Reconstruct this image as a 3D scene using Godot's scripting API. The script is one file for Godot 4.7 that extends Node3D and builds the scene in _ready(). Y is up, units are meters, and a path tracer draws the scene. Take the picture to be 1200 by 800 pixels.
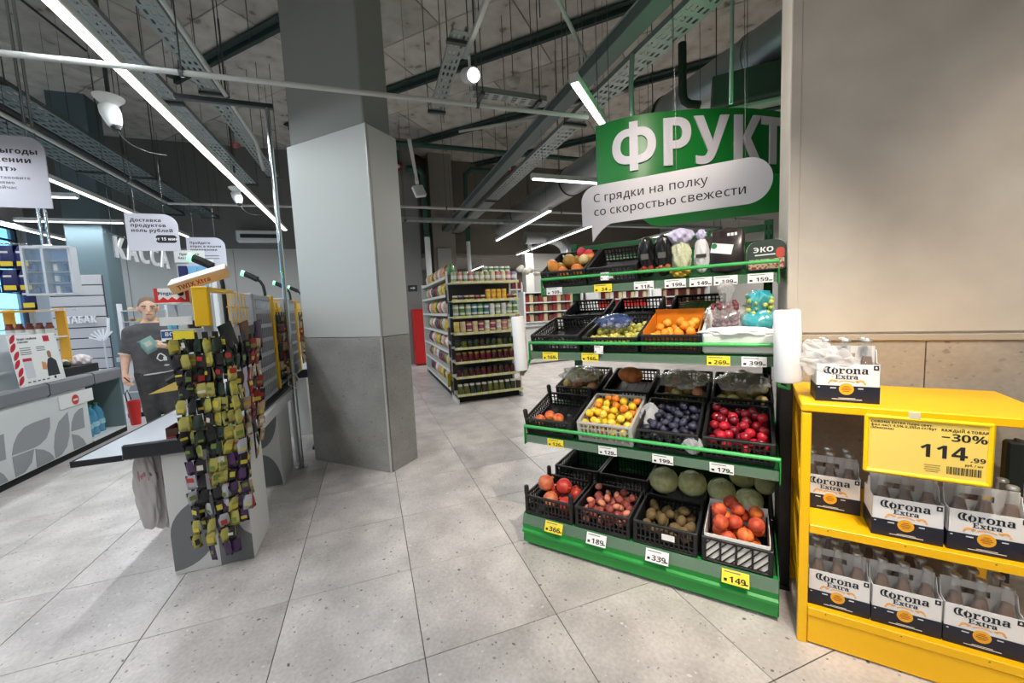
extends Node3D
# A supermarket entrance: checkout lanes on the left, a clad column, a green fruit rack and a yellow drinks shelf on the right.
# World axes follow the floor tiles; the column, the right wall, the fruit rack and the drinks shelf stand at 45 degrees to them.

const Q := 0.70710678
var names := {}
var mats := {}
var shapes := {}
var rng := RandomNumberGenerator.new()
var RK := Transform3D()   # fruit rack frame: x along the rack, -z into it
var YK := Transform3D()   # yellow shelf frame
var BK := Transform3D()   # wall frame (45 degrees)

class MB:
	var s := SurfaceTool.new()
	var g := 1
	func _init() -> void:
		s.begin(Mesh.PRIMITIVE_TRIANGLES)
		s.set_smooth_group(-1)
	func flat() -> void:
		s.set_smooth_group(-1)
	func smooth() -> void:
		g += 1
		s.set_smooth_group(g)
	func tri(a: Vector3, b: Vector3, c: Vector3) -> void:
		s.add_vertex(a); s.add_vertex(c); s.add_vertex(b)
	func quad(a: Vector3, b: Vector3, c: Vector3, d: Vector3) -> void:
		tri(a, b, c); tri(a, c, d)
	func tri_out(o: Vector3, a: Vector3, b: Vector3, c: Vector3) -> void:
		if (b - a).cross(c - a).dot((a + b + c) / 3.0 - o) < 0.0: tri(a, c, b)
		else: tri(a, b, c)
	func quad_out(o: Vector3, a: Vector3, b: Vector3, c: Vector3, d: Vector3) -> void:
		tri_out(o, a, b, c); tri_out(o, a, c, d)
	func box(c: Vector3, size: Vector3, bev := 0.0, bs := Basis()) -> void:
		flat()
		var h := size * 0.5
		if bev <= 0.0:
			var p := []
			for i in 8: p.append(c + bs * Vector3(h.x if i & 1 else -h.x, h.y if i & 2 else -h.y, h.z if i & 4 else -h.z))
			for f in [[0, 1, 3, 2], [4, 5, 7, 6], [0, 1, 5, 4], [2, 3, 7, 6], [0, 2, 6, 4], [1, 3, 7, 5]]:
				quad_out(c, p[f[0]], p[f[1]], p[f[2]], p[f[3]])
			return
		var b := minf(bev, minf(h.x, minf(h.y, h.z)) * 0.9)
		var i3 := h - Vector3(b, b, b)
		for ax in 3:
			var a1 := (ax + 1) % 3
			var a2 := (ax + 2) % 3
			for sg in [-1.0, 1.0]:
				var q := []
				for k in [[-1, -1], [1, -1], [1, 1], [-1, 1]]:
					var v := Vector3()
					v[ax] = sg * h[ax]; v[a1] = k[0] * i3[a1]; v[a2] = k[1] * i3[a2]
					q.append(c + bs * v)
				quad_out(c, q[0], q[1], q[2], q[3])
				for sg2 in [-1.0, 1.0]:
					var e := []
					for k in [-1.0, 1.0]:
						var v := Vector3()
						v[ax] = sg * h[ax]; v[a1] = sg2 * i3[a1]; v[a2] = k * i3[a2]
						var w := Vector3()
						w[ax] = sg * i3[ax]; w[a1] = sg2 * h[a1]; w[a2] = k * i3[a2]
						e.append(c + bs * v); e.append(c + bs * w)
					quad_out(c, e[0], e[1], e[3], e[2])
		for i in 8:
			var sx := 1.0 if i & 1 else -1.0
			var sy := 1.0 if i & 2 else -1.0
			var sz := 1.0 if i & 4 else -1.0
			tri_out(c, c + bs * Vector3(sx * h.x, sy * i3.y, sz * i3.z), c + bs * Vector3(sx * i3.x, sy * h.y, sz * i3.z), c + bs * Vector3(sx * i3.x, sy * i3.y, sz * h.z))
	func bar(a: Vector3, b: Vector3, w: float, t: float) -> void:
		# a rectangular bar from a to b
		var z := (b - a).normalized()
		var up := Vector3.UP if absf(z.y) < 0.95 else Vector3.RIGHT
		var x := up.cross(z).normalized()
		box((a + b) / 2.0, Vector3(w, t, (b - a).length()), 0.0, Basis(x, z.cross(x), z))
	func tube(pts: Array, r: float, n := 8, cap := true) -> void:
		smooth()
		var rings := []
		var up := Vector3.UP
		var last := Vector3.ZERO
		for i in pts.size():
			var t: Vector3
			if i == 0: t = (pts[1] - pts[0]).normalized()
			elif i == pts.size() - 1: t = (pts[i] - pts[i - 1]).normalized()
			else: t = ((pts[i + 1] - pts[i]).normalized() + (pts[i] - pts[i - 1]).normalized()).normalized()
			if i == 0:
				up = Vector3.UP if absf(t.y) < 0.9 else Vector3.RIGHT
			var x := up.cross(t).normalized()
			up = t.cross(x).normalized()
			var ring := []
			for k in n:
				var a := TAU * k / n
				ring.append(pts[i] + (x * cos(a) + up * sin(a)) * r)
			rings.append(ring)
			last = t
		for i in pts.size() - 1:
			var o: Vector3 = (pts[i] + pts[i + 1]) / 2.0
			for k in n:
				var k2 := (k + 1) % n
				quad_out(o, rings[i][k], rings[i][k2], rings[i + 1][k2], rings[i + 1][k])
		if cap:
			flat()
			for e in [0, pts.size() - 1]:
				var o2: Vector3 = pts[1] if e == 0 else pts[e - 1]
				for k in n: tri_out(o2, pts[e], rings[e][k], rings[e][(k + 1) % n])
	func lathe(prof: Array, n := 16, xf := Transform3D()) -> void:
		# prof: Vector2(radius, height) from bottom to top, outside on the right hand
		smooth()
		for i in prof.size() - 1:
			var a: Vector2 = prof[i]
			var b: Vector2 = prof[i + 1]
			if i > 0:
				var d0: Vector2 = (a - prof[i - 1]).normalized()
				if d0.dot((b - a).normalized()) < 0.75: smooth()
			for k in n:
				var t0 := TAU * k / n
				var t1 := TAU * (k + 1) / n
				var p0 := xf * Vector3(a.x * cos(t0), a.y, a.x * sin(t0))
				var p1 := xf * Vector3(a.x * cos(t1), a.y, a.x * sin(t1))
				var p2 := xf * Vector3(b.x * cos(t1), b.y, b.x * sin(t1))
				var p3 := xf * Vector3(b.x * cos(t0), b.y, b.x * sin(t0))
				if a.x < 0.00001: tri(p0, p3, p2)
				elif b.x < 0.00001: tri(p0, p2, p1)
				else: quad(p0, p3, p2, p1)
	func prism(poly: PackedVector2Array, z0: float, z1: float, xf := Transform3D()) -> void:
		flat()
		var p := poly
		if Geometry2D.is_polygon_clockwise(p):
			p = poly.duplicate(); p.reverse()
		var ix := Geometry2D.triangulate_polygon(p)
		for i in range(0, ix.size(), 3):
			var a := p[ix[i]]
			var b := p[ix[i + 1]]
			var c := p[ix[i + 2]]
			if (b - a).cross(c - a) < 0.0:
				var t := b
				b = c; c = t
			tri(xf * Vector3(a.x, a.y, z1), xf * Vector3(b.x, b.y, z1), xf * Vector3(c.x, c.y, z1))
			tri(xf * Vector3(a.x, a.y, z0), xf * Vector3(c.x, c.y, z0), xf * Vector3(b.x, b.y, z0))
		for i in p.size():
			var a := p[i]
			var b := p[(i + 1) % p.size()]
			quad(xf * Vector3(a.x, a.y, z0), xf * Vector3(b.x, b.y, z0), xf * Vector3(b.x, b.y, z1), xf * Vector3(a.x, a.y, z1))
	func blob(f: Callable, nu := 16, nv := 12) -> void:
		# closed surface: f(theta 0..TAU, t 0..1 from bottom to top) -> Vector3
		smooth()
		for j in nv:
			for i in nu:
				var a: Vector3 = f.call(TAU * i / nu, float(j) / nv)
				var b: Vector3 = f.call(TAU * ((i + 1) % nu) / nu, float(j) / nv)
				var c: Vector3 = f.call(TAU * ((i + 1) % nu) / nu, float(j + 1) / nv)
				var d: Vector3 = f.call(TAU * i / nu, float(j + 1) / nv)
				if not a.is_equal_approx(b): tri(a, c, b)
				if not c.is_equal_approx(d): tri(a, d, c)
	func done() -> ArrayMesh:
		s.generate_normals()
		s.index()
		return s.commit()

# ---------------------------------------------------------------- naming and placing
func bp(u: float, h: float, v: float) -> Vector3:
	return Vector3(Q * (u + v), h, Q * (u - v))

func at(p: Vector3, yaw := 0.0) -> Transform3D:
	return Transform3D(Basis(Vector3.UP, yaw), p)

func mv(x: float, y: float, z: float) -> Transform3D:
	return Transform3D(Basis(), Vector3(x, y, z))

func eul(p: Vector3, rx: float, ry: float, rz: float) -> Transform3D:
	return Transform3D(Basis.from_euler(Vector3(rx, ry, rz)), p)

func numbered(called: String) -> String:
	var n: int = names.get(called, 0)
	names[called] = n + 1
	return called if n == 0 else "%s_%03d" % [called, n]

func tag(o: Node3D, label: String, category: String, group := "") -> void:
	o.set_meta("label", label)
	o.set_meta("category", category)
	if group: o.set_meta("group", group)

func thing(called: String, label: String, category: String, xf: Transform3D, group := "") -> Node3D:
	var o := Node3D.new()
	o.name = numbered(called)
	add_child(o)
	o.transform = xf
	tag(o, label, category, group)
	return o

func piece(parent: Node, called: String, mesh: Mesh, m: Material, xf := Transform3D()) -> MeshInstance3D:
	var o := MeshInstance3D.new()
	o.name = called
	o.mesh = mesh
	o.material_override = m
	parent.add_child(o, true)
	o.transform = xf
	return o

func single(called: String, label: String, category: String, mesh: Mesh, m: Material, xf: Transform3D, group := "") -> MeshInstance3D:
	var o := MeshInstance3D.new()
	o.name = numbered(called)
	o.mesh = mesh
	o.material_override = m
	add_child(o)
	o.transform = xf
	tag(o, label, category, group)
	return o

func structure(called: String, label: String, mesh: Mesh, m: Material, xf := Transform3D()) -> MeshInstance3D:
	var o := MeshInstance3D.new()
	o.name = called
	o.mesh = mesh
	o.material_override = m
	add_child(o)
	o.transform = xf
	o.set_meta("kind", "structure")
	o.set_meta("label", label)
	return o

func copy(o: Node3D, xf: Transform3D, label: String, group := "") -> Node3D:
	var base: String = o.name
	if base.length() > 4 and base[base.length() - 4] == "_" and base.right(3).is_valid_int(): base = base.left(base.length() - 4)
	var c: Node3D = o.duplicate()
	c.name = numbered(base)
	add_child(c)
	c.transform = xf
	c.set_meta("label", label)
	if group: c.set_meta("group", group)
	return c

func bx(size: Vector3, bev := 0.0, c := Vector3.ZERO) -> ArrayMesh:
	var key := "bx%s%s%s" % [size, bev, c]
	if not shapes.has(key):
		var b := MB.new()
		b.box(c, size, bev)
		shapes[key] = b.done()
	return shapes[key]

# box given by two corners
func bc(a: Vector3, b: Vector3, bev := 0.0) -> ArrayMesh:
	return bx((b - a).abs(), bev, (a + b) / 2.0)

func rod(pts: Array, r: float, n := 8) -> ArrayMesh:
	var b := MB.new()
	b.tube(pts, r, n)
	return b.done()

func turned(prof: Array, n := 16) -> ArrayMesh:
	var b := MB.new()
	b.lathe(prof, n)
	return b.done()

func cut(poly: Array, z0: float, z1: float) -> ArrayMesh:
	var b := MB.new()
	b.prism(PackedVector2Array(poly), z0, z1)
	return b.done()

func rounded(w: float, h: float, r: Array, n := 6) -> Array:
	# rounded rectangle centred at the origin; r: radii of bottom left, bottom right, top right, top left
	var out := []
	var cs := [[-1, -1, PI], [1, -1, 1.5 * PI], [1, 1, 0.0], [-1, 1, 0.5 * PI]]
	for i in 4:
		var rr: float = r[i]
		var c := Vector2(cs[i][0] * (w / 2 - rr), cs[i][1] * (h / 2 - rr))
		if rr < 0.0005:
			out.append(c)
			continue
		for k in n + 1:
			var a: float = cs[i][2] + PI / 2 * k / n
			out.append(c + Vector2(cos(a), sin(a)) * rr)
	return out

# ---------------------------------------------------------------- materials
func mt(key: String, c: Color, rough := 0.6, metal := 0.0) -> StandardMaterial3D:
	if mats.has(key): return mats[key]
	var m := StandardMaterial3D.new()
	m.resource_name = key
	m.albedo_color = c
	m.roughness = rough
	m.metallic = metal
	mats[key] = m
	return m

func c8(r: int, g: int, b: int) -> Color:
	return Color(r / 255.0, g / 255.0, b / 255.0)

func glow(key: String, c: Color, e: float) -> StandardMaterial3D:
	if mats.has(key): return mats[key]
	var m := mt(key, Color(0.9, 0.9, 0.9), 0.4)
	m.emission_enabled = true
	m.emission = c
	m.emission_energy_multiplier = e
	return m

func film(key: String, c: Color, alpha: float, rough := 0.2) -> StandardMaterial3D:
	if mats.has(key): return mats[key]
	var m := mt(key, Color(c.r, c.g, c.b, alpha), rough)
	m.transparency = BaseMaterial3D.TRANSPARENCY_ALPHA
	return m

func grain(key: String, stops: Array, freq: float, per_metre: float, rough := 0.6, seed := 1, oct := 4, world := false, kind := FastNoiseLite.TYPE_SIMPLEX_SMOOTH, relief := 0.0) -> StandardMaterial3D:
	# stops: [offset, Color] pairs for the ramp
	if mats.has(key): return mats[key]
	var n := FastNoiseLite.new()
	n.noise_type = kind
	n.seed = seed
	n.frequency = freq
	n.fractal_octaves = oct
	var ramp := Gradient.new()
	var off := PackedFloat32Array()
	var col := PackedColorArray()
	for s in stops:
		off.append(s[0]); col.append(s[1])
	ramp.offsets = off
	ramp.colors = col
	var t := NoiseTexture2D.new()
	t.width = 256; t.height = 256
	t.seamless = true
	t.noise = n
	t.color_ramp = ramp
	var m := mt(key, Color.WHITE, rough)
	m.albedo_texture = t
	if world: m.uv1_world_triplanar = true
	m.uv1_triplanar = true
	m.uv1_scale = Vector3.ONE * per_metre
	if relief > 0.0:
		var t2 := NoiseTexture2D.new()
		t2.width = 256; t2.height = 256
		t2.seamless = true
		t2.noise = n
		m.heightmap_enabled = true
		m.heightmap_texture = t2
		m.heightmap_scale = relief
	return m

func stone_texture(w: int) -> ImageTexture:
	# light grey stone with dark angular chips and pale flecks
	var n1 := FastNoiseLite.new()
	n1.seed = 5; n1.frequency = 0.006; n1.fractal_octaves = 5
	var n2 := FastNoiseLite.new()
	n2.seed = 9; n2.frequency = 0.09; n2.fractal_octaves = 3
	var i1 := n1.get_seamless_image(w, w).get_data()
	var i2 := n2.get_seamless_image(w, w).get_data()
	var d := PackedByteArray()
	d.resize(w * w * 3)
	for i in w * w:
		var v := 205.0 + (i1[i] - 128) * 0.17 + (i2[i] - 128) * 0.10
		d[i * 3] = int(clampf(v + 1.0, 0, 255)); d[i * 3 + 1] = int(clampf(v, 0, 255)); d[i * 3 + 2] = int(clampf(v - 2.0, 0, 255))
	var img := Image.create_from_data(w, w, false, Image.FORMAT_RGB8, d)
	var r := RandomNumberGenerator.new()
	r.seed = 77
	var px := w / 2.4
	for k in 2300:
		var cx := r.randf() * w
		var cy := r.randf() * w
		var big := r.randf() < 0.14
		var ra := (r.randf_range(0.005, 0.011) if big else r.randf_range(0.002, 0.0056)) * px
		var an := r.randf() * PI
		var el := r.randf_range(0.4, 0.9)
		var pale := r.randf() < 0.3
		var tone := r.randf_range(222, 236) if pale else r.randf_range(104, 172)
		var m := int(ceil(ra)) + 1
		for yy in range(-m, m + 1):
			for xx in range(-m, m + 1):
				var x2 := xx * cos(an) + yy * sin(an)
				var y2 := (-xx * sin(an) + yy * cos(an)) / el
				if absf(x2) * 0.6 + absf(y2) * 0.6 + 0.4 * maxf(absf(x2), absf(y2)) < ra:
					img.set_pixel(posmod(int(cx) + xx, w), posmod(int(cy) + yy, w), Color(tone / 255.0, tone / 255.0, (tone - 2) / 255.0))
	img.generate_mipmaps()
	return ImageTexture.create_from_image(img)

func lettering(parent: Node, called: String, text: String, height: float, m: Material, xf: Transform3D, bold := true, depth := 0.0012, serif := false, center := true, wide := 1.0) -> MeshInstance3D:
	var key := "text%s%s%s%s%s%s" % [text, height, bold, depth, serif, center]
	if not shapes.has(key):
		var f := SystemFont.new()
		f.font_names = PackedStringArray(["Droid Serif" if serif else "Droid Sans"])
		f.font_weight = 700 if bold else 400
		var t := TextMesh.new()
		t.text = text
		t.font = f
		t.font_size = 32
		t.pixel_size = height / 32.0 * 1.37
		t.depth = depth
		t.curve_step = 2.0
		t.horizontal_alignment = HORIZONTAL_ALIGNMENT_CENTER if center else HORIZONTAL_ALIGNMENT_LEFT
		t.vertical_alignment = VERTICAL_ALIGNMENT_CENTER
		shapes[key] = t
	return piece(parent, called, shapes[key], m, xf * Transform3D(Basis.from_scale(Vector3(wide, 1, 1)), Vector3.ZERO))

# ---------------------------------------------------------------- the scene
func _ready() -> void:
	rng.seed = 20240
	var cam := Camera3D.new()
	cam.name = "camera"
	cam.fov = rad_to_deg(2.0 * atan(400.0 / 463.0))
	cam.near = 0.05
	cam.far = 80.0
	add_child(cam)
	cam.position = Vector3(0, 1.43, 0)
	cam.rotation_degrees = Vector3(-5.2, -19.6, -2.65)
	cam.current = true

	var we := WorldEnvironment.new()
	we.name = "surroundings"
	var env := Environment.new()
	env.background_mode = Environment.BG_SKY
	var sky := Sky.new()
	var sm := ProceduralSkyMaterial.new()
	sm.sky_top_color = Color(0.30, 0.62, 0.95)
	sm.sky_horizon_color = Color(0.55, 0.85, 0.98)
	sm.ground_horizon_color = Color(0.55, 0.75, 0.82)
	sm.ground_bottom_color = Color(0.35, 0.42, 0.45)
	sm.sky_energy_multiplier = 1.6
	sm.ground_energy_multiplier = 1.6
	sm.sun_angle_max = 0.0
	sky.sky_material = sm
	env.sky = sky
	env.tonemap_mode = Environment.TONE_MAPPER_LINEAR
	env.tonemap_exposure = 1.12
	env.sdfgi_enabled = true
	env.ssao_enabled = true
	env.ssil_enabled = true
	we.environment = env
	add_child(we)

	RK = Transform3D(Basis(Vector3.UP, deg_to_rad(-45.0 - 5.7)), bp(-0.949, 0, 2.021))
	YK = Transform3D(Basis(Vector3.UP, deg_to_rad(-45.0 - 6.0)), bp(0.364, 0, 1.844))
	BK = Transform3D(Basis(Vector3.UP, deg_to_rad(-45.0)), Vector3.ZERO)

	print("lights"); lights()
	print("shell"); shell()
	print("overhead"); overhead()
	print("rack"); fruit_rack()
	print("yellow"); yellow_shelf()
	print("checkout"); checkout()
	print("service"); service_side()
	print("gondola"); gondola()
	print("back"); back_area()
	print("signs"); signs()
	print("person"); person()
	print("done")

# ---------------------------------------------------------------- lamps
func strip_light(label: String, a: Vector3, b: Vector3, energy: float, tint := Color(1, 0.985, 0.96), w := 0.06) -> Node3D:
	# a straight linear luminaire from a to b, light falling down
	var d := b - a
	var t := thing("linear_light", label, "lamp", at((a + b) / 2.0, atan2(d.x, d.z)), "linear ceiling lights")
	var L := d.length()
	piece(t, "housing", bx(Vector3(w + 0.012, 0.06, L), 0.006, Vector3(0, 0.036, 0)), mt("white lamp housing", c8(222, 224, 224), 0.45))
	piece(t, "diffuser", bx(Vector3(w - 0.004, 0.012, L - 0.02), 0.003), glow("lamp diffuser", Color(1, 0.99, 0.97), 4.0))
	for s in [-1, 1]:
		piece(t, "end_cap", bx(Vector3(w + 0.016, 0.066, 0.008), 0.002, Vector3(0, 0.036, s * (L / 2 + 0.004))), mt("lamp end cap", c8(190, 192, 192), 0.5))
	var n := maxi(1, int(L / 3.0))
	var wl := (3.0 if a.z < -12.4 else 5.8) - a.y - 0.066
	for i in n + 1:
		var z := -L / 2 + 0.15 + (L - 0.3) * i / n
		piece(t, "hanging_wire", bx(Vector3(0.003, wl, 0.003), 0.0, Vector3(0, 0.066 + wl / 2, z)), mt("thin steel wire", c8(90, 92, 92), 0.4, 0.8))
	var l := AreaLight3D.new()
	l.name = "strip_glow"
	t.add_child(l)
	l.area_size = Vector2(w, L)
	l.position = Vector3(0, -0.012, 0)
	l.rotation_degrees = Vector3(-90, 0, 0)
	l.light_energy = energy
	l.light_color = tint
	l.shadow_enabled = true
	l.area_range = 25.0
	l.area_attenuation = 2.0
	return t

func spotlight(label: String, p: Vector3, aim: Vector3, angle: float, energy: float) -> void:
	var z := (aim - p).normalized()
	var x := Vector3.UP.cross(z).normalized()
	var sp := thing("spotlight", label, "lamp", Transform3D(Basis(x, z.cross(x), z), p), "round track spotlights")
	var fw := Basis(Vector3.RIGHT, PI / 2)
	piece(sp, "body", turned([Vector2(0, -0.09), Vector2(0.052, -0.09), Vector2(0.056, -0.08), Vector2(0.056, 0.085), Vector2(0.05, 0.09), Vector2(0.044, 0.082), Vector2(0, 0.08)], 24), mats["white lamp housing"], Transform3D(fw, Vector3.ZERO))
	piece(sp, "lens", turned([Vector2(0, 0), Vector2(0.044, 0), Vector2(0.044, 0.006), Vector2(0, 0.009)], 24), glow("spot lens", Color(1, 0.99, 0.96), 14.0), Transform3D(fw, Vector3(0, 0, 0.081)))
	var up := sp.transform.basis.inverse() * Vector3.UP
	piece(sp, "bracket", rod([up * 0.04, up * 0.11, up * 0.17], 0.012), mats["white lamp housing"])
	var sl := SpotLight3D.new()
	sl.name = "spot_glow"
	sp.add_child(sl)
	sl.position = Vector3(0, 0, 0.1)
	sl.rotation_degrees = Vector3(0, 180, 0)
	sl.spot_angle = angle
	sl.spot_angle_attenuation = 1.0
	sl.spot_range = 20.0
	sl.light_energy = energy
	sl.light_color = Color(1.0, 0.95, 0.88)
	sl.light_size = 0.06
	sl.shadow_enabled = true

func lights() -> void:
	var cool := Color(0.95, 0.98, 1.0)
	strip_light("very long white light line running above the checkout lanes", Vector3(-1.6, 3.3, 0.6), Vector3(-1.6, 3.3, -10.0), 14.0, cool, 0.075)
	strip_light("light line left of the longest one, partly hidden by hanging signs", Vector3(-3.72, 3.3, -0.5), Vector3(-3.72, 3.3, -11.0), 10.0, cool)
	strip_light("leftmost light line, sloping behind the blue packet display", Vector3(-5.95, 3.25, -2.0), Vector3(-5.95, 3.25, -11.6), 7.0, cool)
	strip_light("level light bar behind the letters over the cash desks", Vector3(-5.9, 3.36, -9.9), Vector3(-4.35, 3.36, -9.9), 2.0, cool)
	strip_light("short level light bar just right of the leftmost white sign", Vector3(-5.5, 3.34, -7.95), Vector3(-4.0, 3.34, -7.95), 2.0, cool)
	strip_light("level light bar directly left of the green ring sign", Vector3(2.05, 3.0, -4.72), Vector3(3.28, 3.0, -4.72), 3.0)
	strip_light("short slanted light bar above the can shelf", Vector3(3.02, 3.0, -6.24), Vector3(3.02, 3.0, -9.24), 4.0)
	strip_light("long slanted light bar ending behind the speech bubble sign", Vector3(4.5, 3.0, -5.6), Vector3(4.5, 3.0, -11.8), 8.0)
	strip_light("far slanted light bar seen just above the crates on top shelf", Vector3(7.06, 3.0, -7.9), Vector3(7.06, 3.0, -10.5), 4.0)
	strip_light("far level light bar seen just above the wrapped cauliflowers", Vector3(7.2, 3.0, -7.82), Vector3(9.3, 3.0, -7.82), 4.0)
	strip_light("bright bar lamp above the left end of green ring sign", Vector3(1.6, 3.1, -2.81), Vector3(2.22, 3.1, -3.38), 1.0)
	# unseen light line added behind the camera, helping to light wall and rack front
	strip_light("added unseen light line behind the viewer at the entrance", Vector3(-4.5, 3.3, 1.6), Vector3(-0.4, 3.3, 1.6), 5.0)
	# lamp at the far end of the room beyond the lintel
	strip_light("small far light bar seen low under the lintel", Vector3(3.6, 2.75, -12.6), Vector3(3.6, 2.75, -15.3), 2.0)
	strip_light("farther light bar under the lintel over the dairy shelves", Vector3(6.4, 2.75, -12.6), Vector3(6.4, 2.75, -15.3), 3.0)
	# track with a spotlight turned towards the viewer
	var tk := thing("spotlight_track", "thin grey track carrying the glaring round spotlight", "track", mv(0.87, 3.42, -1.0))
	piece(tk, "rail", bx(Vector3(0.036, 0.034, 4.5), 0.004), mt("pale track", c8(170, 172, 170), 0.5))
	for z in [-1.9, -0.4, 1.2]:
		piece(tk, "hanging_wire", bx(Vector3(0.003, 1.8, 0.003), 0.0, Vector3(0, 0.9, z)), mats["thin steel wire"])
	spotlight("round white spotlight glaring towards the viewer", Vector3(0.89, 3.26, -3.2), Vector3(1.2, 1.6, 0.2), 42.0, 3.0)
	# unseen spotlights added for the wall gradient and to light rack, shelf and sign
	spotlight("added unseen track spotlight aimed at the fruit rack", Vector3(0.87, 3.24, 0.2), bp(-0.36, 0.85, 2.25), 27.0, 8.0)
	spotlight("added unseen track spotlight aimed at the yellow shelf", Vector3(0.87, 3.24, -0.35), bp(0.72, 0.2, 1.85), 29.0, 5.0)
	spotlight("added unseen track spotlight aimed at the right wall", Vector3(0.87, 3.24, 0.75), bp(2.0, 0.9, 2.2), 36.0, 5.0)
	spotlight("added unseen track spotlight aimed at the green ring sign", Vector3(0.87, 3.24, -0.7), bp(-0.22, 2.4, 2.9), 19.0, 2.6)
	# second track head by the column
	var t2 := thing("track_spotlight", "unlit white square spotlight on slanted track beside the column", "lamp", at(Vector3(0.67, 3.3, -5.3), -0.17))
	piece(t2, "rail", bx(Vector3(0.04, 0.036, 1.5), 0.004), mats["pale track"])
	piece(t2, "adapter", bx(Vector3(0.05, 0.05, 0.18), 0.006, Vector3(0, -0.03, -0.66)), mats["white lamp housing"])
	piece(t2, "head", bx(Vector3(0.17, 0.17, 0.06), 0.01), mats["white lamp housing"], eul(Vector3(0.02, -0.15, -0.74), -0.3, 0.4, 0.25))
	piece(t2, "hanging_wire", bx(Vector3(0.003, 1.9, 0.003), 0.0, Vector3(0, 0.95, 0.5)), mats["thin steel wire"])

# ---------------------------------------------------------------- room shell
func shell() -> void:
	var stone := mt("speckled stone", Color(0.965, 0.935, 0.93), 0.32)
	stone.albedo_texture = stone_texture(1100)
	stone.uv1_triplanar = true
	stone.uv1_world_triplanar = true
	stone.uv1_scale = Vector3.ONE / 2.4
	var tones := []
	for k in 3:
		var s2: StandardMaterial3D = stone.duplicate()
		s2.albedo_color = [Color(0.965, 0.935, 0.93), Color(0.945, 0.915, 0.91), Color(0.98, 0.952, 0.945)][k]
		s2.uv1_offset = Vector3(0.31 * k, 0.17 * k, 0.23 * k)
		tones.append(s2)
	# floor: grout bed and single tiles
	var fl := structure("floor", "pale grey speckled stone tile floor with thin dark joints", bc(Vector3(-7.2, -0.15, -16.2), Vector3(10.2, -0.004, 3.2)), mt("dark grout", c8(84, 80, 76), 0.9))
	var tile := bx(Vector3(0.5962, 0.014, 0.5962), 0.0012, Vector3(0, -0.007, 0))
	var eye := Vector2(0, 0)
	var near := []
	var far := []
	for i in range(-12, 17):
		for j in range(-5, 27):
			var c := Vector2(0.112 + 0.6 * i + 0.3, -1.56 - 0.6 * j + 0.3)
			if c.x < -7.2 or c.x > 10.2 or c.y < -16.2 or c.y > 3.2: continue
			var d := c - eye
			var az := rad_to_deg(atan2(d.x, -d.y)) - 19.6
			if absf(az) < 56.0 and d.length() > 0.9: near.append([d.length(), c])
			else: far.append(c)
	near.sort_custom(func(p, q): return p[0] < q[0])
	for k in near.size():
		if k < 290: piece(fl, "floor_tile", tile, tones[(k * 7 + int(k / 3)) % 3], mv(near[k][1].x, 0, near[k][1].y))
		else: far.append(near[k][1])
	var rest := SurfaceTool.new()
	rest.begin(Mesh.PRIMITIVE_TRIANGLES)
	for c in far: rest.append_from(tile, 0, mv(c.x, 0, c.y))
	piece(fl, "farther_floor_tiles", rest.commit(), stone).set_meta("kind", "stuff")

	# ceiling slab with cast panels lying at 45 degrees
	var conc := grain("raw concrete", [[0.0, c8(120, 114, 106)], [0.14, c8(146, 140, 130)], [0.19, c8(180, 174, 164)], [0.45, c8(194, 189, 180)], [0.8, c8(204, 199, 191)], [1.0, c8(214, 209, 202)]], 0.022, 0.4, 0.92, 3, 5, true)
	var conc2: StandardMaterial3D = conc.duplicate()
	conc2.albedo_color = Color(0.9, 0.9, 0.9)
	var ce := structure("ceiling", "raw grey concrete ceiling cast in large panels", bc(Vector3(-7.2, 5.84, -16.2), Vector3(10.2, 6.0, 3.2)), mt("ceiling joint", c8(60, 58, 55), 0.95))
	var pan := bx(Vector3(2.385, 0.05, 1.785), 0.006)
	var n := 0
	for i in range(-5, 6):
		for j in range(-2, 11):
			var p := bp(2.4 * i + (1.2 if j % 2 else 0.0), 5.815, 1.0 + 1.8 * j)
			if p.x < -6.9 or p.x > 9.9 or p.z < -12.6 or p.z > 2.9: continue
			n += 1
			piece(ce, "concrete_panel", pan, conc if n % 3 else conc2, at(p, -PI / 4))
	# dark steel channels under the ceiling, at 45 degrees
	for v in [2.2, 4.3, 6.5, 8.7, 10.9]:
		var b := MB.new()
		b.box(Vector3(0, 0, 0), Vector3(14.0, 0.10, 0.07), 0.004)
		b.box(Vector3(0, 0.03, 0.09), Vector3(14.0, 0.03, 0.10), 0.003)
		structure("trim_%d" % (1 + int(v)), "dark green steel channel fixed under the ceiling", b.done(), mt("dark green steel", c8(44, 62, 58), 0.6), at(bp(-1.5, 5.72, v), -PI / 4))

	# outer walls
	var paint := mt("grey wall paint", c8(176, 174, 170), 0.85)
	var dk := mt("dark wall paint", c8(120, 120, 118), 0.9)
	var backw := structure("wall_back", "grey painted wall behind the cash desks", bc(Vector3(-7.2, 0, -12.4), Vector3(1.45, 5.84, -12.2)), paint)
	piece(backw, "upper_band", bc(Vector3(-7.1, 3.22, -12.2), Vector3(1.44, 5.8, -12.17)), dk)
	for x in [-5.4, -3.2, -1.0]:
		piece(backw, "panel_joint", bc(Vector3(x, 0, -12.2), Vector3(x + 0.012, 3.2, -12.194)), mt("wall joint", c8(120, 118, 114), 0.9))
	structure("wall_pier", "dim grey wall pier behind the red cabinet", bc(Vector3(0.35, 0, -12.2), Vector3(1.40, 5.8, -10.75)), mt("pier paint", c8(128, 127, 125), 0.88))
	structure("wall_lintel", "dark grey upper wall over the far opening", bc(Vector3(1.45, 3.07, -12.4), Vector3(10.2, 5.84, -12.0)), mt("lintel paint", c8(112, 106, 98), 0.9))
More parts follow.
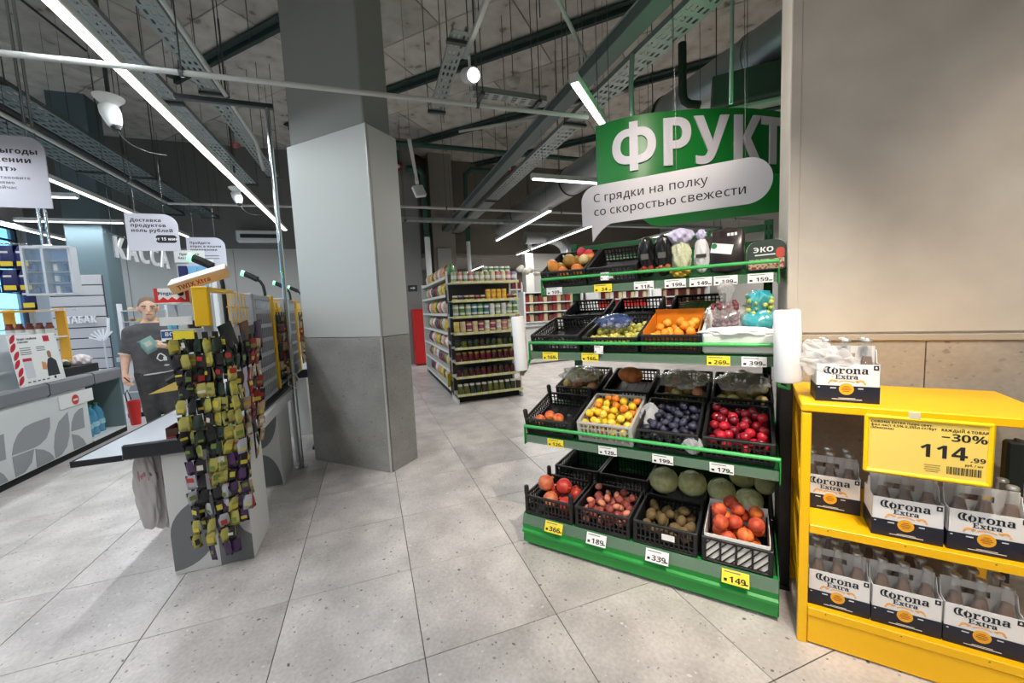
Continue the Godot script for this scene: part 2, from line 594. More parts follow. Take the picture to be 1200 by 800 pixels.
	structure("ceiling_far", "low white ceiling of the far room", bc(Vector3(1.45, 3.0, -16.2), Vector3(10.2, 3.25, -12.4)), paint)
	structure("wall_far", "far wall beyond the opening", bc(Vector3(1.25, 0, -16.4), Vector3(10.2, 3.3, -16.2)), mt("far wall paint", c8(140, 138, 134), 0.9))
	structure("wall_far_side", "side wall of the far room", bc(Vector3(1.25, 0, -16.2), Vector3(1.45, 3.2, -12.4)), paint)
	structure("wall_east", "plain wall of the sales hall", bc(Vector3(10.2, 0, -16.4), Vector3(10.4, 5.84, 3.2)), paint)
	structure("wall_rear", "plain wall behind the viewer", bc(Vector3(-7.4, 0, 3.2), Vector3(10.4, 5.84, 3.4)), paint)
	# left wall with two tall windows
	var wl := MB.new()
	wl.box(Vector3(-7.3, 0.45, -6.6), Vector3(0.2, 0.9, 19.6))
	wl.box(Vector3(-7.3, 4.75, -6.6), Vector3(0.2, 2.2, 19.6))
	for zz in [[-16.4, -12.15], [-9.4, -9.0], [-6.6, -6.2], [-3.8, 3.2]]:
		wl.box(Vector3(-7.3, 2.3, (zz[0] + zz[1]) / 2), Vector3(0.2, 2.8, zz[1] - zz[0]))
	structure("wall_left", "grey wall with tall blue windows", wl.done(), paint)
	var pane := film("window glass", c8(190, 225, 235), 0.12, 0.05)
	var fr := mt("dark window frame", c8(40, 46, 50), 0.5)
	var k := 0
	for zz in [[-12.15, -9.4], [-9.0, -6.6], [-6.2, -3.8]]:
		k += 1
		var f := MB.new()
		var zc: float = (zz[0] + zz[1]) / 2
		var zw: float = zz[1] - zz[0]
		for y in [0.93, 2.55, 3.62]: f.box(Vector3(-7.28, y, zc), Vector3(0.07, 0.06, zw))
		for z in [zz[0] + 0.03, zc, zz[1] - 0.03]: f.box(Vector3(-7.28, 2.28, z), Vector3(0.07, 2.76, 0.05))
		for y in [1.4, 1.85, 2.2]: f.box(Vector3(-7.28, y, zc), Vector3(0.03, 0.018, zw))
		for y in [2.85, 3.1, 3.35]: f.box(Vector3(-7.27, y, zc), Vector3(0.06, 0.035, zw))
		var w := structure("window_%d" % k, "tall daylight window with dark bars", f.done(), fr)
		piece(w, "pane", bc(Vector3(-7.295, 0.92, zz[0]), Vector3(-7.289, 3.64, zz[1])), pane)

	# right wall of the picture: plaster above, stone below
	var wr := structure("wall_right", "smooth beige plastered wall with a stone wainscot", bc(Vector3(0.39, 1.225, -2.58), Vector3(7.0, 5.84, -2.3), 0.012), grain("beige plaster", [[0.0, c8(190, 182, 172)], [0.5, c8(198, 190, 180)], [1.0, c8(204, 197, 187)]], 0.02, 0.6, 0.75, 8, 4), BK)
	piece(wr, "wainscot_core", bc(Vector3(0.40, 0, -2.57), Vector3(7.0, 1.2, -2.315)), mats["dark grout"])
	var beige: StandardMaterial3D = stone.duplicate()
	beige.albedo_color = Color(0.80, 0.755, 0.71)
	beige.roughness = 0.5
	for i in 12:
		var a := 0.39 if i == 0 else 0.893 + 0.6 * (i - 1)
		var e := 0.889 + 0.6 * i
		if a > 6.8: break
		piece(wr, "stone_panel", bc(Vector3(a, 0.0, -2.322), Vector3(minf(e, 7.0), 1.2, -2.300), 0.0015), beige)
	piece(wr, "wainscot_trim", bc(Vector3(0.385, 1.198, -2.59), Vector3(7.0, 1.226, -2.288), 0.003), mt("beige trim", c8(178, 166, 152), 0.5))
	piece(wr, "corner_bead", bc(Vector3(0.386, 1.226, -2.33), Vector3(0.43, 5.8, -2.297), 0.004), mats["beige plaster"])

	# clad column
	var cu0 := -3.445
	var cu1 := -2.475
	var co := structure("column", "square column with a concrete top, pale cladding and stone foot", bc(Vector3(cu0 + 0.02, 2.9, -2.93), Vector3(cu1 - 0.035, 5.84, -2.61), 0.01), mt("painted concrete", c8(150, 153, 151), 0.85), BK)
	var clad := mt("pale grey cladding", c8(196, 199, 197), 0.5)
	piece(co, "front_cladding", bc(Vector3(cu0, 1.213, -2.61), Vector3(cu1, 2.98, -2.585), 0.003), clad)
	piece(co, "side_cladding", bc(Vector3(cu1 - 0.025, 1.213, -2.95), Vector3(cu1 + 0.002, 2.98, -2.612), 0.003), clad)
	piece(co, "side_cladding", bc(Vector3(cu0, 1.213, -2.95), Vector3(cu0 + 0.025, 2.98, -2.612), 0.003), clad)
	piece(co, "back_cladding", bc(Vector3(cu0, 0, -2.96), Vector3(cu1, 2.98, -2.94), 0.003), clad)
	var grey: StandardMaterial3D = stone.duplicate()
	grey.albedo_color = Color(0.76, 0.76, 0.75)
	grey.roughness = 0.45
	piece(co, "stone_panel", bc(Vector3(cu0, 0, -2.61), Vector3(cu1, 1.208, -2.582), 0.002), grey)
	piece(co, "stone_panel", bc(Vector3(cu1 - 0.022, 0, -2.95), Vector3(cu1 + 0.006, 1.208, -2.612), 0.002), grey)
	piece(co, "stone_panel", bc(Vector3(cu0 - 0.004, 0, -2.95), Vector3(cu0 + 0.022, 1.208, -2.612), 0.002), grey)
	piece(co, "corner_bead", bc(Vector3(cu1 - 0.006, 0, -2.594), Vector3(cu1 + 0.009, 2.98, -2.579), 0.003), mt("metal bead", c8(205, 206, 204), 0.35, 0.3))
	# far column and pipes
	var fc := structure("column_far", "tall grey far column with downpipes beside it", bc(Vector3(1.85, 0, -12.0), Vector3(2.5, 5.84, -11.5), 0.01), mt("far column paint", c8(150, 146, 138), 0.85))
	piece(fc, "sleeve", bc(Vector3(1.95, 0, -11.5), Vector3(2.35, 3.15, -11.44), 0.004), paint)
	structure("column_teal", "blue-grey pillar beside the windows", bc(Vector3(-5.35, 0, -10.6), Vector3(-4.78, 5.84, -10.1), 0.01), mt("daylight tinted paint", c8(96, 114, 120), 0.8))  # grey pillar, cyan window daylight partly put into its colour
	structure("column_white", "narrow white pillar in front of the far room", bc(Vector3(4.45, 0, -11.3), Vector3(4.72, 2.95, -11.0), 0.008), mt("white pillar paint", c8(216, 216, 212), 0.6))
	structure("wall_cold_room", "plain grey wall of the cold room beside the white pillar", bc(Vector3(4.74, 0, -11.6), Vector3(5.9, 2.98, -11.3), 0.004), mt("cold wall", c8(190, 188, 184), 0.7))

# ---------------------------------------------------------------- trays, pipes and fittings under the ceiling
func tray(label: String, a: Vector3, b: Vector3, w: float, m: Material, rows := 4, pitch := 0.11, hang := 1.9) -> void:
	var d := b - a
	var L := d.length()
	var t := thing("cable_tray", label, "cable tray", at((a + b) / 2.0, atan2(d.x, d.z)))
	var p := MB.new()
	for i in rows + 1:
		p.box(Vector3(-w / 2 + w * i / rows, 0, 0), Vector3(w / rows * 0.55, 0.003, L))
	var n := int(L / pitch)
	for j in n + 1:
		p.box(Vector3(0, 0, -L / 2 + L * j / n), Vector3(w, 0.0034, pitch * 0.5))
	piece(t, "perforated_floor", p.done(), m)
	for s in [-1, 1]:
		var q := MB.new()
		q.box(Vector3(s * w / 2, 0.03, 0), Vector3(0.003, 0.06, L))
		q.box(Vector3(s * (w / 2 - 0.008), 0.06, 0), Vector3(0.018, 0.003, L))
		piece(t, "side_rail", q.done(), m)
	var k := maxi(1, int(L / 2.9))
	for i in k + 1:
		var z := -L / 2 + 0.1 + (L - 0.2) * i / k
		piece(t, "cross_bracket", bx(Vector3(w + 0.08, 0.03, 0.04), 0.0, Vector3(0, -0.02, z)), mats["bracket steel"])
		for s in [-1, 1]:
			piece(t, "threaded_rod", bx(Vector3(0.008, hang, 0.008), 0.0, Vector3(s * (w / 2 + 0.03), hang / 2 - 0.02, z)), mats["bracket steel"])

func pipe(called: String, label: String, pts: Array, r: float, m: Material, hang := 0.0, n := 10) -> Node3D:
	var t := thing(called, label, "pipe", Transform3D())
	piece(t, "tube", rod(pts, r, n), m)
	if hang > 0.0:
		var a: Vector3 = pts[0]
		var b: Vector3 = pts[1]
		var k := maxi(1, int((b - a).length() / 2.0))
		for i in k:
			var p: Vector3 = a.lerp(b, (i + 0.5) / k)
			piece(t, "clamp", turned([Vector2(r + 0.004, -0.012), Vector2(r + 0.008, -0.012), Vector2(r + 0.008, 0.012), Vector2(r + 0.004, 0.012)], 12), mats["bracket steel"], Transform3D(Basis(Quaternion(Vector3.UP, (b - a).normalized())), p))
			piece(t, "hanger_rod", bx(Vector3(0.007, hang, 0.007), 0.0, Vector3(0, hang / 2 + r, 0)), mats["bracket steel"], Transform3D(Basis(), p))
	return t

func overhead() -> void:
	mt("bracket steel", c8(88, 92, 92), 0.5, 0.6)
	var galv := mt("galvanised steel", c8(158, 166, 166), 0.45, 0.55)
	var dim := mt("grey trunking", c8(96, 108, 108), 0.55, 0.3)
	var white := mt("white pipe paint", c8(190, 192, 190), 0.5)
	tray("perforated cable tray rising diagonally behind the green ring sign", Vector3(2.50, 3.6, -0.8), Vector3(2.56, 3.6, -11.6), 0.22, galv, 4)
	var tk := thing("cable_trunking", "dark closed trunking beside the diagonal perforated tray", "trunking", Transform3D())
	piece(tk, "duct_body", bc(Vector3(2.13, 3.62, -11.6), Vector3(2.30, 3.72, -0.6), 0.004), dim)
	piece(tk, "lid", bc(Vector3(2.12, 3.72, -11.6), Vector3(2.31, 3.735, -0.6), 0.003), galv)
	for z in [-2.0, -4.0, -6.0, -8.0, -10.0]:
		piece(tk, "hanger_rod", bc(Vector3(2.2, 3.73, z), Vector3(2.208, 5.8, z + 0.008)), mats["bracket steel"])
	tray("wide perforated cable tray just above the longest light line", Vector3(-1.90, 3.72, 0.5), Vector3(-1.80, 3.72, -8.2), 0.24, galv, 5)
	tray("narrow perforated tray right of the wide one", Vector3(-1.46, 3.86, 0.5), Vector3(-1.40, 3.86, -8.2), 0.14, galv, 3)
	tray("broad dark cable tray over the cash desks at far left", Vector3(-3.46, 3.9, 0.5), Vector3(-3.46, 3.9, -11.8), 0.30, dim, 5, 0.16)
	tray("second dark cable tray nearer the windows", Vector3(-4.15, 3.95, 0.5), Vector3(-4.15, 3.95, -11.8), 0.30, dim, 4, 0.16)
	tray("short perforated tray hanging left of the glaring spotlight", Vector3(0.92, 3.8, -3.55), Vector3(0.94, 3.8, -5.05), 0.13, galv, 3)
	tray("short crosswise tray between spotlight and bar lamp", Vector3(1.2, 3.7, -4.3), Vector3(2.06, 3.7, -4.3), 0.12, galv, 3, 0.1)
	tray("level tray crossing above the far can shelf", Vector3(0.7, 3.2, -8.25), Vector3(9.0, 3.2, -8.25), 0.16, galv, 3, 0.14)
	pipe("sprinkler_pipe", "thin pale pipe crossing the whole hall in front of column", [Vector3(-6.2, 3.1, -3.587), Vector3(2.0, 3.1, -3.28)], 0.018, white, 2.65)
	pipe("sprinkler_pipe", "thin pale pipe crossing behind the white ceiling cameras", [Vector3(-3.2, 3.5, -8.76), Vector3(0.2, 3.5, -8.62)], 0.022, white, 2.3)
	pipe("sprinkler_pipe", "long pale pipe along the light lines over the cash desks", [Vector3(-3.2, 3.5, 1.0), Vector3(-3.2, 3.5, -8.70)], 0.022, white, 2.3)
	pipe("sprinkler_pipe", "thin pale pipe crossing above the far can shelf", [Vector3(0.3, 3.25, -7.35), Vector3(9.6, 3.25, -7.30)], 0.022, white, 2.3)
	pipe("sprinkler_pipe", "pale pipe running away right of the wide tray", [Vector3(-1.16, 3.6, 0.8), Vector3(-1.16, 3.6, -5.85), Vector3(-1.14, 3.3, -6.0)], 0.022, white, 2.2)
	pipe("conduit", "pale conduit slanting down towards the bar lamp", [Vector3(1.3, 3.95, -2.8), Vector3(2.52, 3.95, -4.0), Vector3(2.9, 3.7, -4.4)], 0.02, white)
	pipe("conduit", "short pale conduit with a small lamp holder far under ceiling", [Vector3(1.6, 4.3, -6.6), Vector3(3.0, 4.3, -5.6)], 0.02, white)
	pipe("cable", "thick dark cable bundle sagging above the dark tray", [Vector3(-3.86, 4.05, 0.3), Vector3(-3.84, 4.02, -3.0), Vector3(-3.88, 4.06, -6.0), Vector3(-3.85, 4.02, -11.0)], 0.05, mt("black rubber", c8(34, 36, 38), 0.7))
	pipe("cable", "thin black cable leading to the nearest ceiling camera", [Vector3(-3.0, 4.4, -2.6), Vector3(-2.5, 4.0, -3.4), Vector3(-1.98, 3.62, -4.3)], 0.009, mats["black rubber"])
	# round metal air duct
	var du := thing("air_duct", "large round galvanised air duct behind the green ring sign", "air duct", Transform3D())
	var dm := mt("duct steel", c8(168, 172, 174), 0.32, 0.75)
	var zs := [-0.7, -2.9, -5.4, -8.0, -10.6]
	for i in 4:
		piece(du, "duct_section", rod([Vector3(3.62, 3.62, zs[i]), Vector3(3.62, 3.62, zs[i + 1] + 0.005)], 0.25, 28), dm)
		piece(du, "joint_ring", rod([Vector3(3.62, 3.62, zs[i + 1] + 0.03), Vector3(3.62, 3.62, zs[i + 1] - 0.03)], 0.258, 28), galv)
		piece(du, "hanger_ring", rod([Vector3(3.62, 3.62, zs[i] - 1.15), Vector3(3.62, 3.62, zs[i] - 1.18)], 0.262, 28), mats["black rubber"])
		for s in [-1, 1]:
			piece(du, "hanger_rod", bc(Vector3(3.62 + s * 0.25, 3.62, zs[i] - 1.17), Vector3(3.628 + s * 0.25, 5.8, zs[i] - 1.162)), mats["bracket steel"])
	var el := []
	for k in 9:
		var a := PI / 2 * k / 8
		el.append(Vector3(4.6 + 0.5 * sin(a), 3.15 - 0.4 + 0.4 * cos(a), -9.6))
	var dd := thing("air_duct", "bent metal duct going down behind the slanted light bars", "air duct", Transform3D())
	piece(dd, "bend", rod([Vector3(3.9, 3.15, -9.6)] + el + [Vector3(5.1, 2.4, -9.6)], 0.16, 20), dm)
	# black insulated drain pipe, pale green drops, fan coil above the ring sign
	pipe("drain_pipe", "thick black pipe hanging down with a bend above ring sign", [Vector3(2.87, 3.74, -3.05), Vector3(2.87, 3.30, -3.05), Vector3(2.885, 3.24, -3.045), Vector3(2.93, 3.21, -3.03), Vector3(3.02, 3.20, -3.0)], 0.036, mats["black rubber"], 0.0, 14)
	pipe("support_rod", "pale vertical rod reaching down to the ring sign", [Vector3(2.42, 3.75, -2.12), Vector3(2.52, 2.78, -2.22)], 0.013, galv)
	pipe("support_rod", "curved pale bracket between tray and ring sign", [Vector3(2.32, 3.55, -3.05), Vector3(2.30, 3.3, -3.05), Vector3(2.33, 3.1, -3.08), Vector3(2.42, 2.86, -3.14)], 0.022, galv)
	var fu := thing("fan_coil_unit", "flat dark grey fan coil box under ceiling above ring sign", "air conditioner", BK * mv(0.86, 3.04, -4.3))
	piece(fu, "casing", bx(Vector3(1.5, 0.25, 0.66), 0.01, Vector3(0, 0.125, 0)), mt("dark casing", c8(56, 60, 60), 0.6))
	piece(fu, "air_grille", bx(Vector3(1.3, 0.03, 0.5), 0.006, Vector3(0, -0.015, 0)), mt("pale grille", c8(176, 182, 176), 0.6))
	piece(fu, "slot", bx(Vector3(1.1, 0.012, 0.06), 0.0, Vector3(0, -0.035, 0.1)), mats["black rubber"])
	for s in [-1, 1]:
		piece(fu, "hanger_rod", bx(Vector3(0.01, 2.5, 0.01), 0.0, Vector3(-0.7 if s < 0 else 0.73, 1.5, 0.2 * s)), mats["bracket steel"])
	# wall air conditioner
	var ac := thing("wall_air_conditioner", "white split air conditioner high on the back wall", "air conditioner", mv(-2.55, 3.36, -12.17))
	piece(ac, "casing", bx(Vector3(0.98, 0.30, 0.22), 0.03, Vector3(0, 0.15, 0.115)), mt("white plastic", c8(228, 230, 230), 0.4))
	piece(ac, "intake_slot", bx(Vector3(0.82, 0.10, 0.012), 0.004, Vector3(0.02, 0.15, 0.226)), mt("black plastic", c8(22, 23, 25), 0.5))
	for k in 3: piece(ac, "slot_fin", bx(Vector3(0.82, 0.006, 0.02), 0.0, Vector3(0.02, 0.12 + 0.03 * k, 0.23)), mats["grey trunking"])
	piece(ac, "flap", bx(Vector3(0.9, 0.02, 0.12), 0.006, Vector3(0, 0.006, 0.14)), mats["white plastic"])
	# ceiling cameras
	for c in [["white dome camera nearest the viewer, left of the longest light", Vector3(-1.93, 3.2, -4.42), 1.15], ["white dome camera beside the far end of the longest light", Vector3(-1.76, 3.27, -7.2), 1.1], ["white dome camera at the letters over the cash desks", Vector3(-4.3, 3.3, -10.1), 1.2], ["small white dome camera under the lintel by the slanted light", Vector3(4.28, 3.0, -10.2), 1.0]]:
		var o := thing("ceiling_camera", c[0], "camera", Transform3D(Basis.from_scale(Vector3.ONE * c[2]), c[1]), "ceiling cameras")
		piece(o, "mount", turned([Vector2(0, 0.06), Vector2(0.045, 0.06), Vector2(0.085, 0.10), Vector2(0.09, 0.115), Vector2(0, 0.118)], 20), mats["white plastic"])
		piece(o, "housing", turned([Vector2(0, -0.10), Vector2(0.035, -0.10), Vector2(0.05, -0.06), Vector2(0.062, 0.0), Vector2(0.058, 0.05), Vector2(0.04, 0.065), Vector2(0, 0.066)], 20), mats["white plastic"], eul(Vector3.ZERO, -0.15, 0, 0.25))
		piece(o, "lens", turned([Vector2(0, -0.028), Vector2(0.022, -0.022), Vector2(0.03, 0), Vector2(0, 0.002)], 16), mats["black plastic"], eul(Vector3(0.025, -0.10, 0.012), -0.15, 0, 0.25))
		piece(o, "stem", bx(Vector3(0.02, 2.4 / c[2], 0.02), 0.0, Vector3(0, 1.2 / c[2] + 0.115, 0)), mats["bracket steel"])
		piece(o, "cable_tail", rod([Vector3(0.03, -0.115, 0.01), Vector3(0.06, -0.17, 0.02), Vector3(0.10, -0.215, 0.0), Vector3(0.16, -0.225, -0.1), Vector3(0.22, -0.19, -0.25)], 0.0018, 6), mats["bracket steel"])
	# detectors
	for c in [Vector3(-2.6, 4.55, -7.6), Vector3(-2.1, 4.6, -8.8), Vector3(2.0, 4.35, -5.1)]:
		var o := thing("smoke_detector", "round detector disc hanging on a rod under the ceiling" if c.x > 0 else "reddish detector disc hanging under the left part of ceiling", "detector", at(c), "ceiling detectors")
		piece(o, "disc", turned([Vector2(0, -0.05), Vector2(0.05, -0.045), Vector2(0.085, -0.01), Vector2(0.09, 0.02), Vector2(0, 0.024)], 18), mt("pale detector", c8(188, 186, 180), 0.5) if c.x > 0 else mt("red detector", c8(168, 96, 96), 0.5))
		piece(o, "rod", bx(Vector3(0.008, 1.3, 0.008), 0.0, Vector3(0, 0.66, 0)), mats["bracket steel"])
	# green pipes, risers and red alarm bells at the far column
	var gp := mt("green pipe paint", c8(40, 78, 66), 0.5)
	pipe("green_pipe", "dark green pipe running level high in front of far wall", [Vector3(0.3, 5.45, -10.2), Vector3(9.5, 5.45, -10.2)], 0.06, gp, 0.3)
	pipe("green_pipe", "dark green pipe bending down left of the far column", [Vector3(1.15, 5.0, -10.6), Vector3(1.45, 5.0, -10.6), Vector3(1.55, 4.9, -10.6), Vector3(1.56, 3.9, -10.6), Vector3(1.56, 3.3, -10.6)], 0.075, gp)
	pipe("green_pipe", "dark green pipe bending down right of the far column", [Vector3(4.2, 5.3, -11.2), Vector3(3.0, 5.3, -11.2), Vector3(2.82, 5.15, -11.2), Vector3(2.8, 4.2, -11.2), Vector3(2.8, 3.3, -11.2)], 0.07, gp)
	pipe("white_downpipe", "white downpipe left of the far column", [Vector3(1.56, 3.3, -10.6), Vector3(1.56, 0.0, -10.6)], 0.075, mats["white plastic"])
	pipe("white_downpipe", "white downpipe right of the far column", [Vector3(2.8, 3.3, -11.2), Vector3(2.8, 0.0, -11.2)], 0.06, mats["white plastic"])
	for c in [Vector3(0.95, 5.05, -10.6), Vector3(3.9, 5.2, -10.6), Vector3(6.3, 5.2, -10.2)]:
		var o := thing("alarm_valve", "dark red round valve on the green pipes near far column", "valve", at(c), "red pipe valves")
		piece(o, "disc", turned([Vector2(0, -0.06), Vector2(0.11, -0.06), Vector2(0.13, 0.0), Vector2(0.11, 0.06), Vector2(0, 0.06)], 18), mt("valve red", c8(120, 34, 40), 0.5), eul(Vector3.ZERO, 1.2, 0, 0.3))
		piece(o, "stub", rod([Vector3(0, 0.02, 0), Vector3(0, 0.35, 0.05)], 0.04), gp)
		piece(o, "cap", turned([Vector2(0, 0), Vector2(0.05, 0), Vector2(0.04, 0.04), Vector2(0, 0.05)], 12), mats["white plastic"], eul(Vector3(0.0, -0.04, 0.07), 1.3, 0, 0))
	# thin rods that hang free from the ceiling
	for c in [Vector3(1.0, 4.6, -3.9), Vector3(1.9, 4.4, -4.0), Vector3(3.0, 4.3, -3.6), Vector3(0.2, 4.5, -5.6), Vector3(-1.0, 4.4, -5.2), Vector3(-2.6, 4.5, -5.6), Vector3(3.1, 4.2, -6.0), Vector3(1.4, 4.5, -6.8)]:
		single("threaded_rod", "thin bare rod hanging free from the concrete ceiling", "rod", bx(Vector3(0.008, 5.79 - c.y, 0.008), 0.0, Vector3(0, (5.79 - c.y) / 2, 0)), mats["bracket steel"], at(c), "bare ceiling rods")

# ---------------------------------------------------------------- crates and fruit
func lattice(w: float, h: float, nv: int, nh: int, t := 0.006, rim := 0.014) -> ArrayMesh:
	# a crate wall standing on the origin, centred in x, in the plane z = 0
	var b := MB.new()
	b.box(Vector3(0, h - rim / 2, 0), Vector3(w, rim, t * 2.2), 0.002)
	b.box(Vector3(0, rim * 0.7, 0), Vector3(w, rim * 1.4, t), 0.001)
	for i in nv + 1:
		b.box(Vector3(-w / 2 + 0.006 + (w - 0.012) * i / nv, h / 2, 0), Vector3(0.007, h, t))
	for j in nh:
		b.box(Vector3(0, h * (j + 1.0) / (nh + 1.0), 0), Vector3(w, 0.006, t * 0.8))
	return b.done()

func net_wall(w: float, h: float, t := 0.005) -> ArrayMesh:
	# crate wall with slanting bars
	var b := MB.new()
	b.box(Vector3(0, h - 0.006, 0), Vector3(w, 0.012, t * 2.4), 0.002)
	b.box(Vector3(0, 0.006, 0), Vector3(w, 0.012, t), 0.001)
	for i in 5: b.box(Vector3(-w / 2 + 0.005 + (w - 0.01) * i / 4, h / 2, 0), Vector3(0.009, h, t))
	for i in range(-3, 9):
		var x0 := -w / 2 + w * i / 8.0
		var p := Vector2(x0, 0.0)
		var q := Vector2(x0 + h * 0.9, h)
		if p.x < -w / 2: p = Vector2(-w / 2, (-w / 2 - x0) / 0.9)
		if q.x > w / 2: q = Vector2(w / 2, (w / 2 - x0) / 0.9)
		if q.y - p.y > 0.01: b.bar(Vector3(p.x, p.y, 0), Vector3(q.x, q.y, 0), 0.004, t)
	return b.done()

func crate(label: String, xf: Transform3D, m: Material, style := "slat", w := 0.302, d := 0.33, h := 0.118, group := "fruit crates on the green rack") -> Node3D:
	# origin: middle of the front bottom edge, the crate reaching to -z
	var t := thing("fruit_crate", label, "crate", xf, group)
	var key := "crate%s%s%s%s" % [style, w, d, h]
	if not shapes.has(key):
		var b := MB.new()
		b.box(Vector3(0, 0.004, -d / 2), Vector3(w - 0.004, 0.008, d - 0.004), 0.001)
		for i in 5: b.box(Vector3(-w / 2 + w * (i + 0.5) / 5, 0.009, -d / 2), Vector3(0.012, 0.004, d - 0.01))
		var cp := MB.new()
		cp.box(Vector3(0, h * 0.5, 0), Vector3(0.02, h, 0.02), 0.004)
		if style == "tall": cp.box(Vector3(0, h + 0.025, 0), Vector3(0.026, 0.06, 0.022), 0.006)
		var front: ArrayMesh = net_wall(w - 0.02, h) if style == "net" else lattice(w - 0.02, h, 12, 2)
		shapes[key] = [b.done(), front, lattice(w - 0.02, h, 12, 2), lattice(d - 0.02, h, 15, 2), cp.done()]
	var q: Array = shapes[key]
	piece(t, "base", q[0], m)
	piece(t, "front_wall", q[1], m, mv(0, 0, -0.006))
	piece(t, "back_wall", q[2], m, mv(0, 0, -d + 0.006))
	for s in [-1, 1]:
		piece(t, "side_wall", q[3], m, at(Vector3(s * (w / 2 - 0.006), 0, -d / 2), PI / 2))
		for e in [-0.01, -d + 0.01]: piece(t, "corner_post", q[4], m, mv(s * (w / 2 - 0.01), 0, e))
	return t

func heap(w: float, d: float, r: float, n: int, base := 0.014, tries := 60) -> Array:
	# drop n balls into a tray w by d; each lies on the ones below
	var out := []
	var hw := w / 2 - r - 0.014
	var hd := d / 2 - r - 0.014
	for k in n:
		var best := Vector3(0, 1e9, 0)
		for q in tries:
			var x := rng.randf_range(-hw, hw)
			var z := rng.randf_range(-hd, hd)
			var y := base + r
			for o in out:
				var dd: float = (o.x - x) * (o.x - x) + (o.z - z) * (o.z - z)
				if dd < 4.0 * r * r: y = maxf(y, o.y + sqrt(4.0 * r * r - dd))
			if y < best.y: best = Vector3(x, y, z)
		out.append(best)
	var res := []
	for o in out: res.append(o + Vector3(0, 0, -d / 2))
	return res

func fruit_mesh(kind: String, r: float) -> ArrayMesh:
	var key := "fruit%s%s" % [kind, r]
	if shapes.has(key): return shapes[key]
	var b := MB.new()
	var n := 12
	var prof := []
	match kind:
		"round":
			for i in 9: prof.append(Vector2(sin(PI * i / 8) * r, -cos(PI * i / 8) * r))
		"dimple":
			for i in 10:
				var a := PI * i / 9
				prof.append(Vector2(sin(a) * r, -cos(a) * r * (0.92 if i < 5 else 0.9) + (-0.22 * r if i == 9 else 0.0)))
		"flat":
			for i in 9: prof.append(Vector2(sin(PI * i / 8) * r, -cos(PI * i / 8) * r * 0.72 + (0.2 * r if i == 0 else 0.0) - (0.25 * r if i == 8 else 0.0)))
		"oval":
			for i in 9: prof.append(Vector2(sin(PI * i / 8) * r * 0.88, -cos(PI * i / 8) * r * 1.18))
		"crowned":
			n = 16
			for i in 9: prof.append(Vector2(sin(PI * i / 9) * r, -cos(PI * i / 9) * r))
			prof.append(Vector2(r * 0.16, r * 1.0)); prof.append(Vector2(r * 0.2, r * 1.2)); prof.append(Vector2(r * 0.1, r * 1.08)); prof.append(Vector2(0, r * 1.0))
		"mango":
			n = 14
			for i in 10: prof.append(Vector2(sin(PI * i / 9) * r * (0.95 - 0.12 * i / 9.0), -cos(PI * i / 9) * r * 1.3))
	prof[0] = Vector2(0, prof[0].y)
	prof[prof.size() - 1] = Vector2(0, prof[prof.size() - 1].y)
	b.lathe(prof, n)
	shapes[key] = b.done()
	return shapes[key]

func fill(cx: Transform3D, called: String, label: String, group: String, kind: String, r: float, ms: Array, n: int, w := 0.302, d := 0.33, base := 0.014) -> void:
	var mesh := fruit_mesh(kind, r)
	for p in heap(w, d, r, n, base):
		var bs := Basis.from_euler(Vector3(rng.randf_range(-1.3, 1.3), rng.randf() * TAU, rng.randf_range(-1.3, 1.3)))
		single(called, label, "fruit" if called != "cabbage" else "vegetable", mesh, ms[rng.randi() % ms.size()], cx * Transform3D(bs * Basis.from_scale(Vector3.ONE * rng.randf_range(0.93, 1.0)), p), group)

func rk(a: float, h: float, d: float, tilt := 0.0, turn := 0.0) -> Transform3D:
	return RK * Transform3D(Basis(Vector3.RIGHT, tilt) * Basis(Vector3.UP, turn), Vector3(a, h, -d))

func price_tag(a: float, h: float, d: float, lean: float, yellow: bool, text: String, label: String, w := 0.112, tall := 0.058) -> void:
	var t := thing("price_tag", label, "price tag", rk(a, h, d, lean), "price tags on the fruit rack")
	piece(t, "card", bx(Vector3(w, tall, 0.0012), 0.0, Vector3(0, 0, 0.004)), mt("yellow tag", c8(244, 222, 58), 0.5) if yellow else mt("white tag", c8(236, 237, 238), 0.5))
	lettering(t, "price", text, tall * 0.42, mt("tag ink", c8(24, 24, 28), 0.6), mv(w * 0.08, -tall * 0.16, 0.0052), true, 0.0006, false, true, 1.25)
	piece(t, "code_mark", bx(Vector3(w * 0.12, tall * 0.2, 0.0006), 0.0, Vector3(-w * 0.36, -tall * 0.24, 0.0052)), mats["tag ink"])
	piece(t, "kopeck_mark", bx(Vector3(w * 0.13, tall * 0.1, 0.0006), 0.0, Vector3(w * 0.4, -tall * 0.28, 0.0052)), mats["tag ink"])
	piece(t, "name_line", bx(Vector3(w * 0.6, tall * 0.07, 0.0006), 0.0, Vector3(-w * 0.12, tall * 0.34, 0.0052)), mt("tag grey ink", c8(110, 110, 112), 0.6))

func profile(parent: Node, called: String, dh: Array, a0: float, a1: float, m: Material) -> MeshInstance3D:
	# profile in (depth, height) drawn along the rack
	var b := MB.new()
	var v := PackedVector2Array()
	for p in dh: v.append(Vector2(p[0], p[1]))
	b.prism(v, a0, a1, Transform3D(Basis(Vector3(0, 0, -1), Vector3(0, 1, 0), Vector3(1, 0, 0)), Vector3.ZERO))
	return piece(parent, called, b.done(), m)

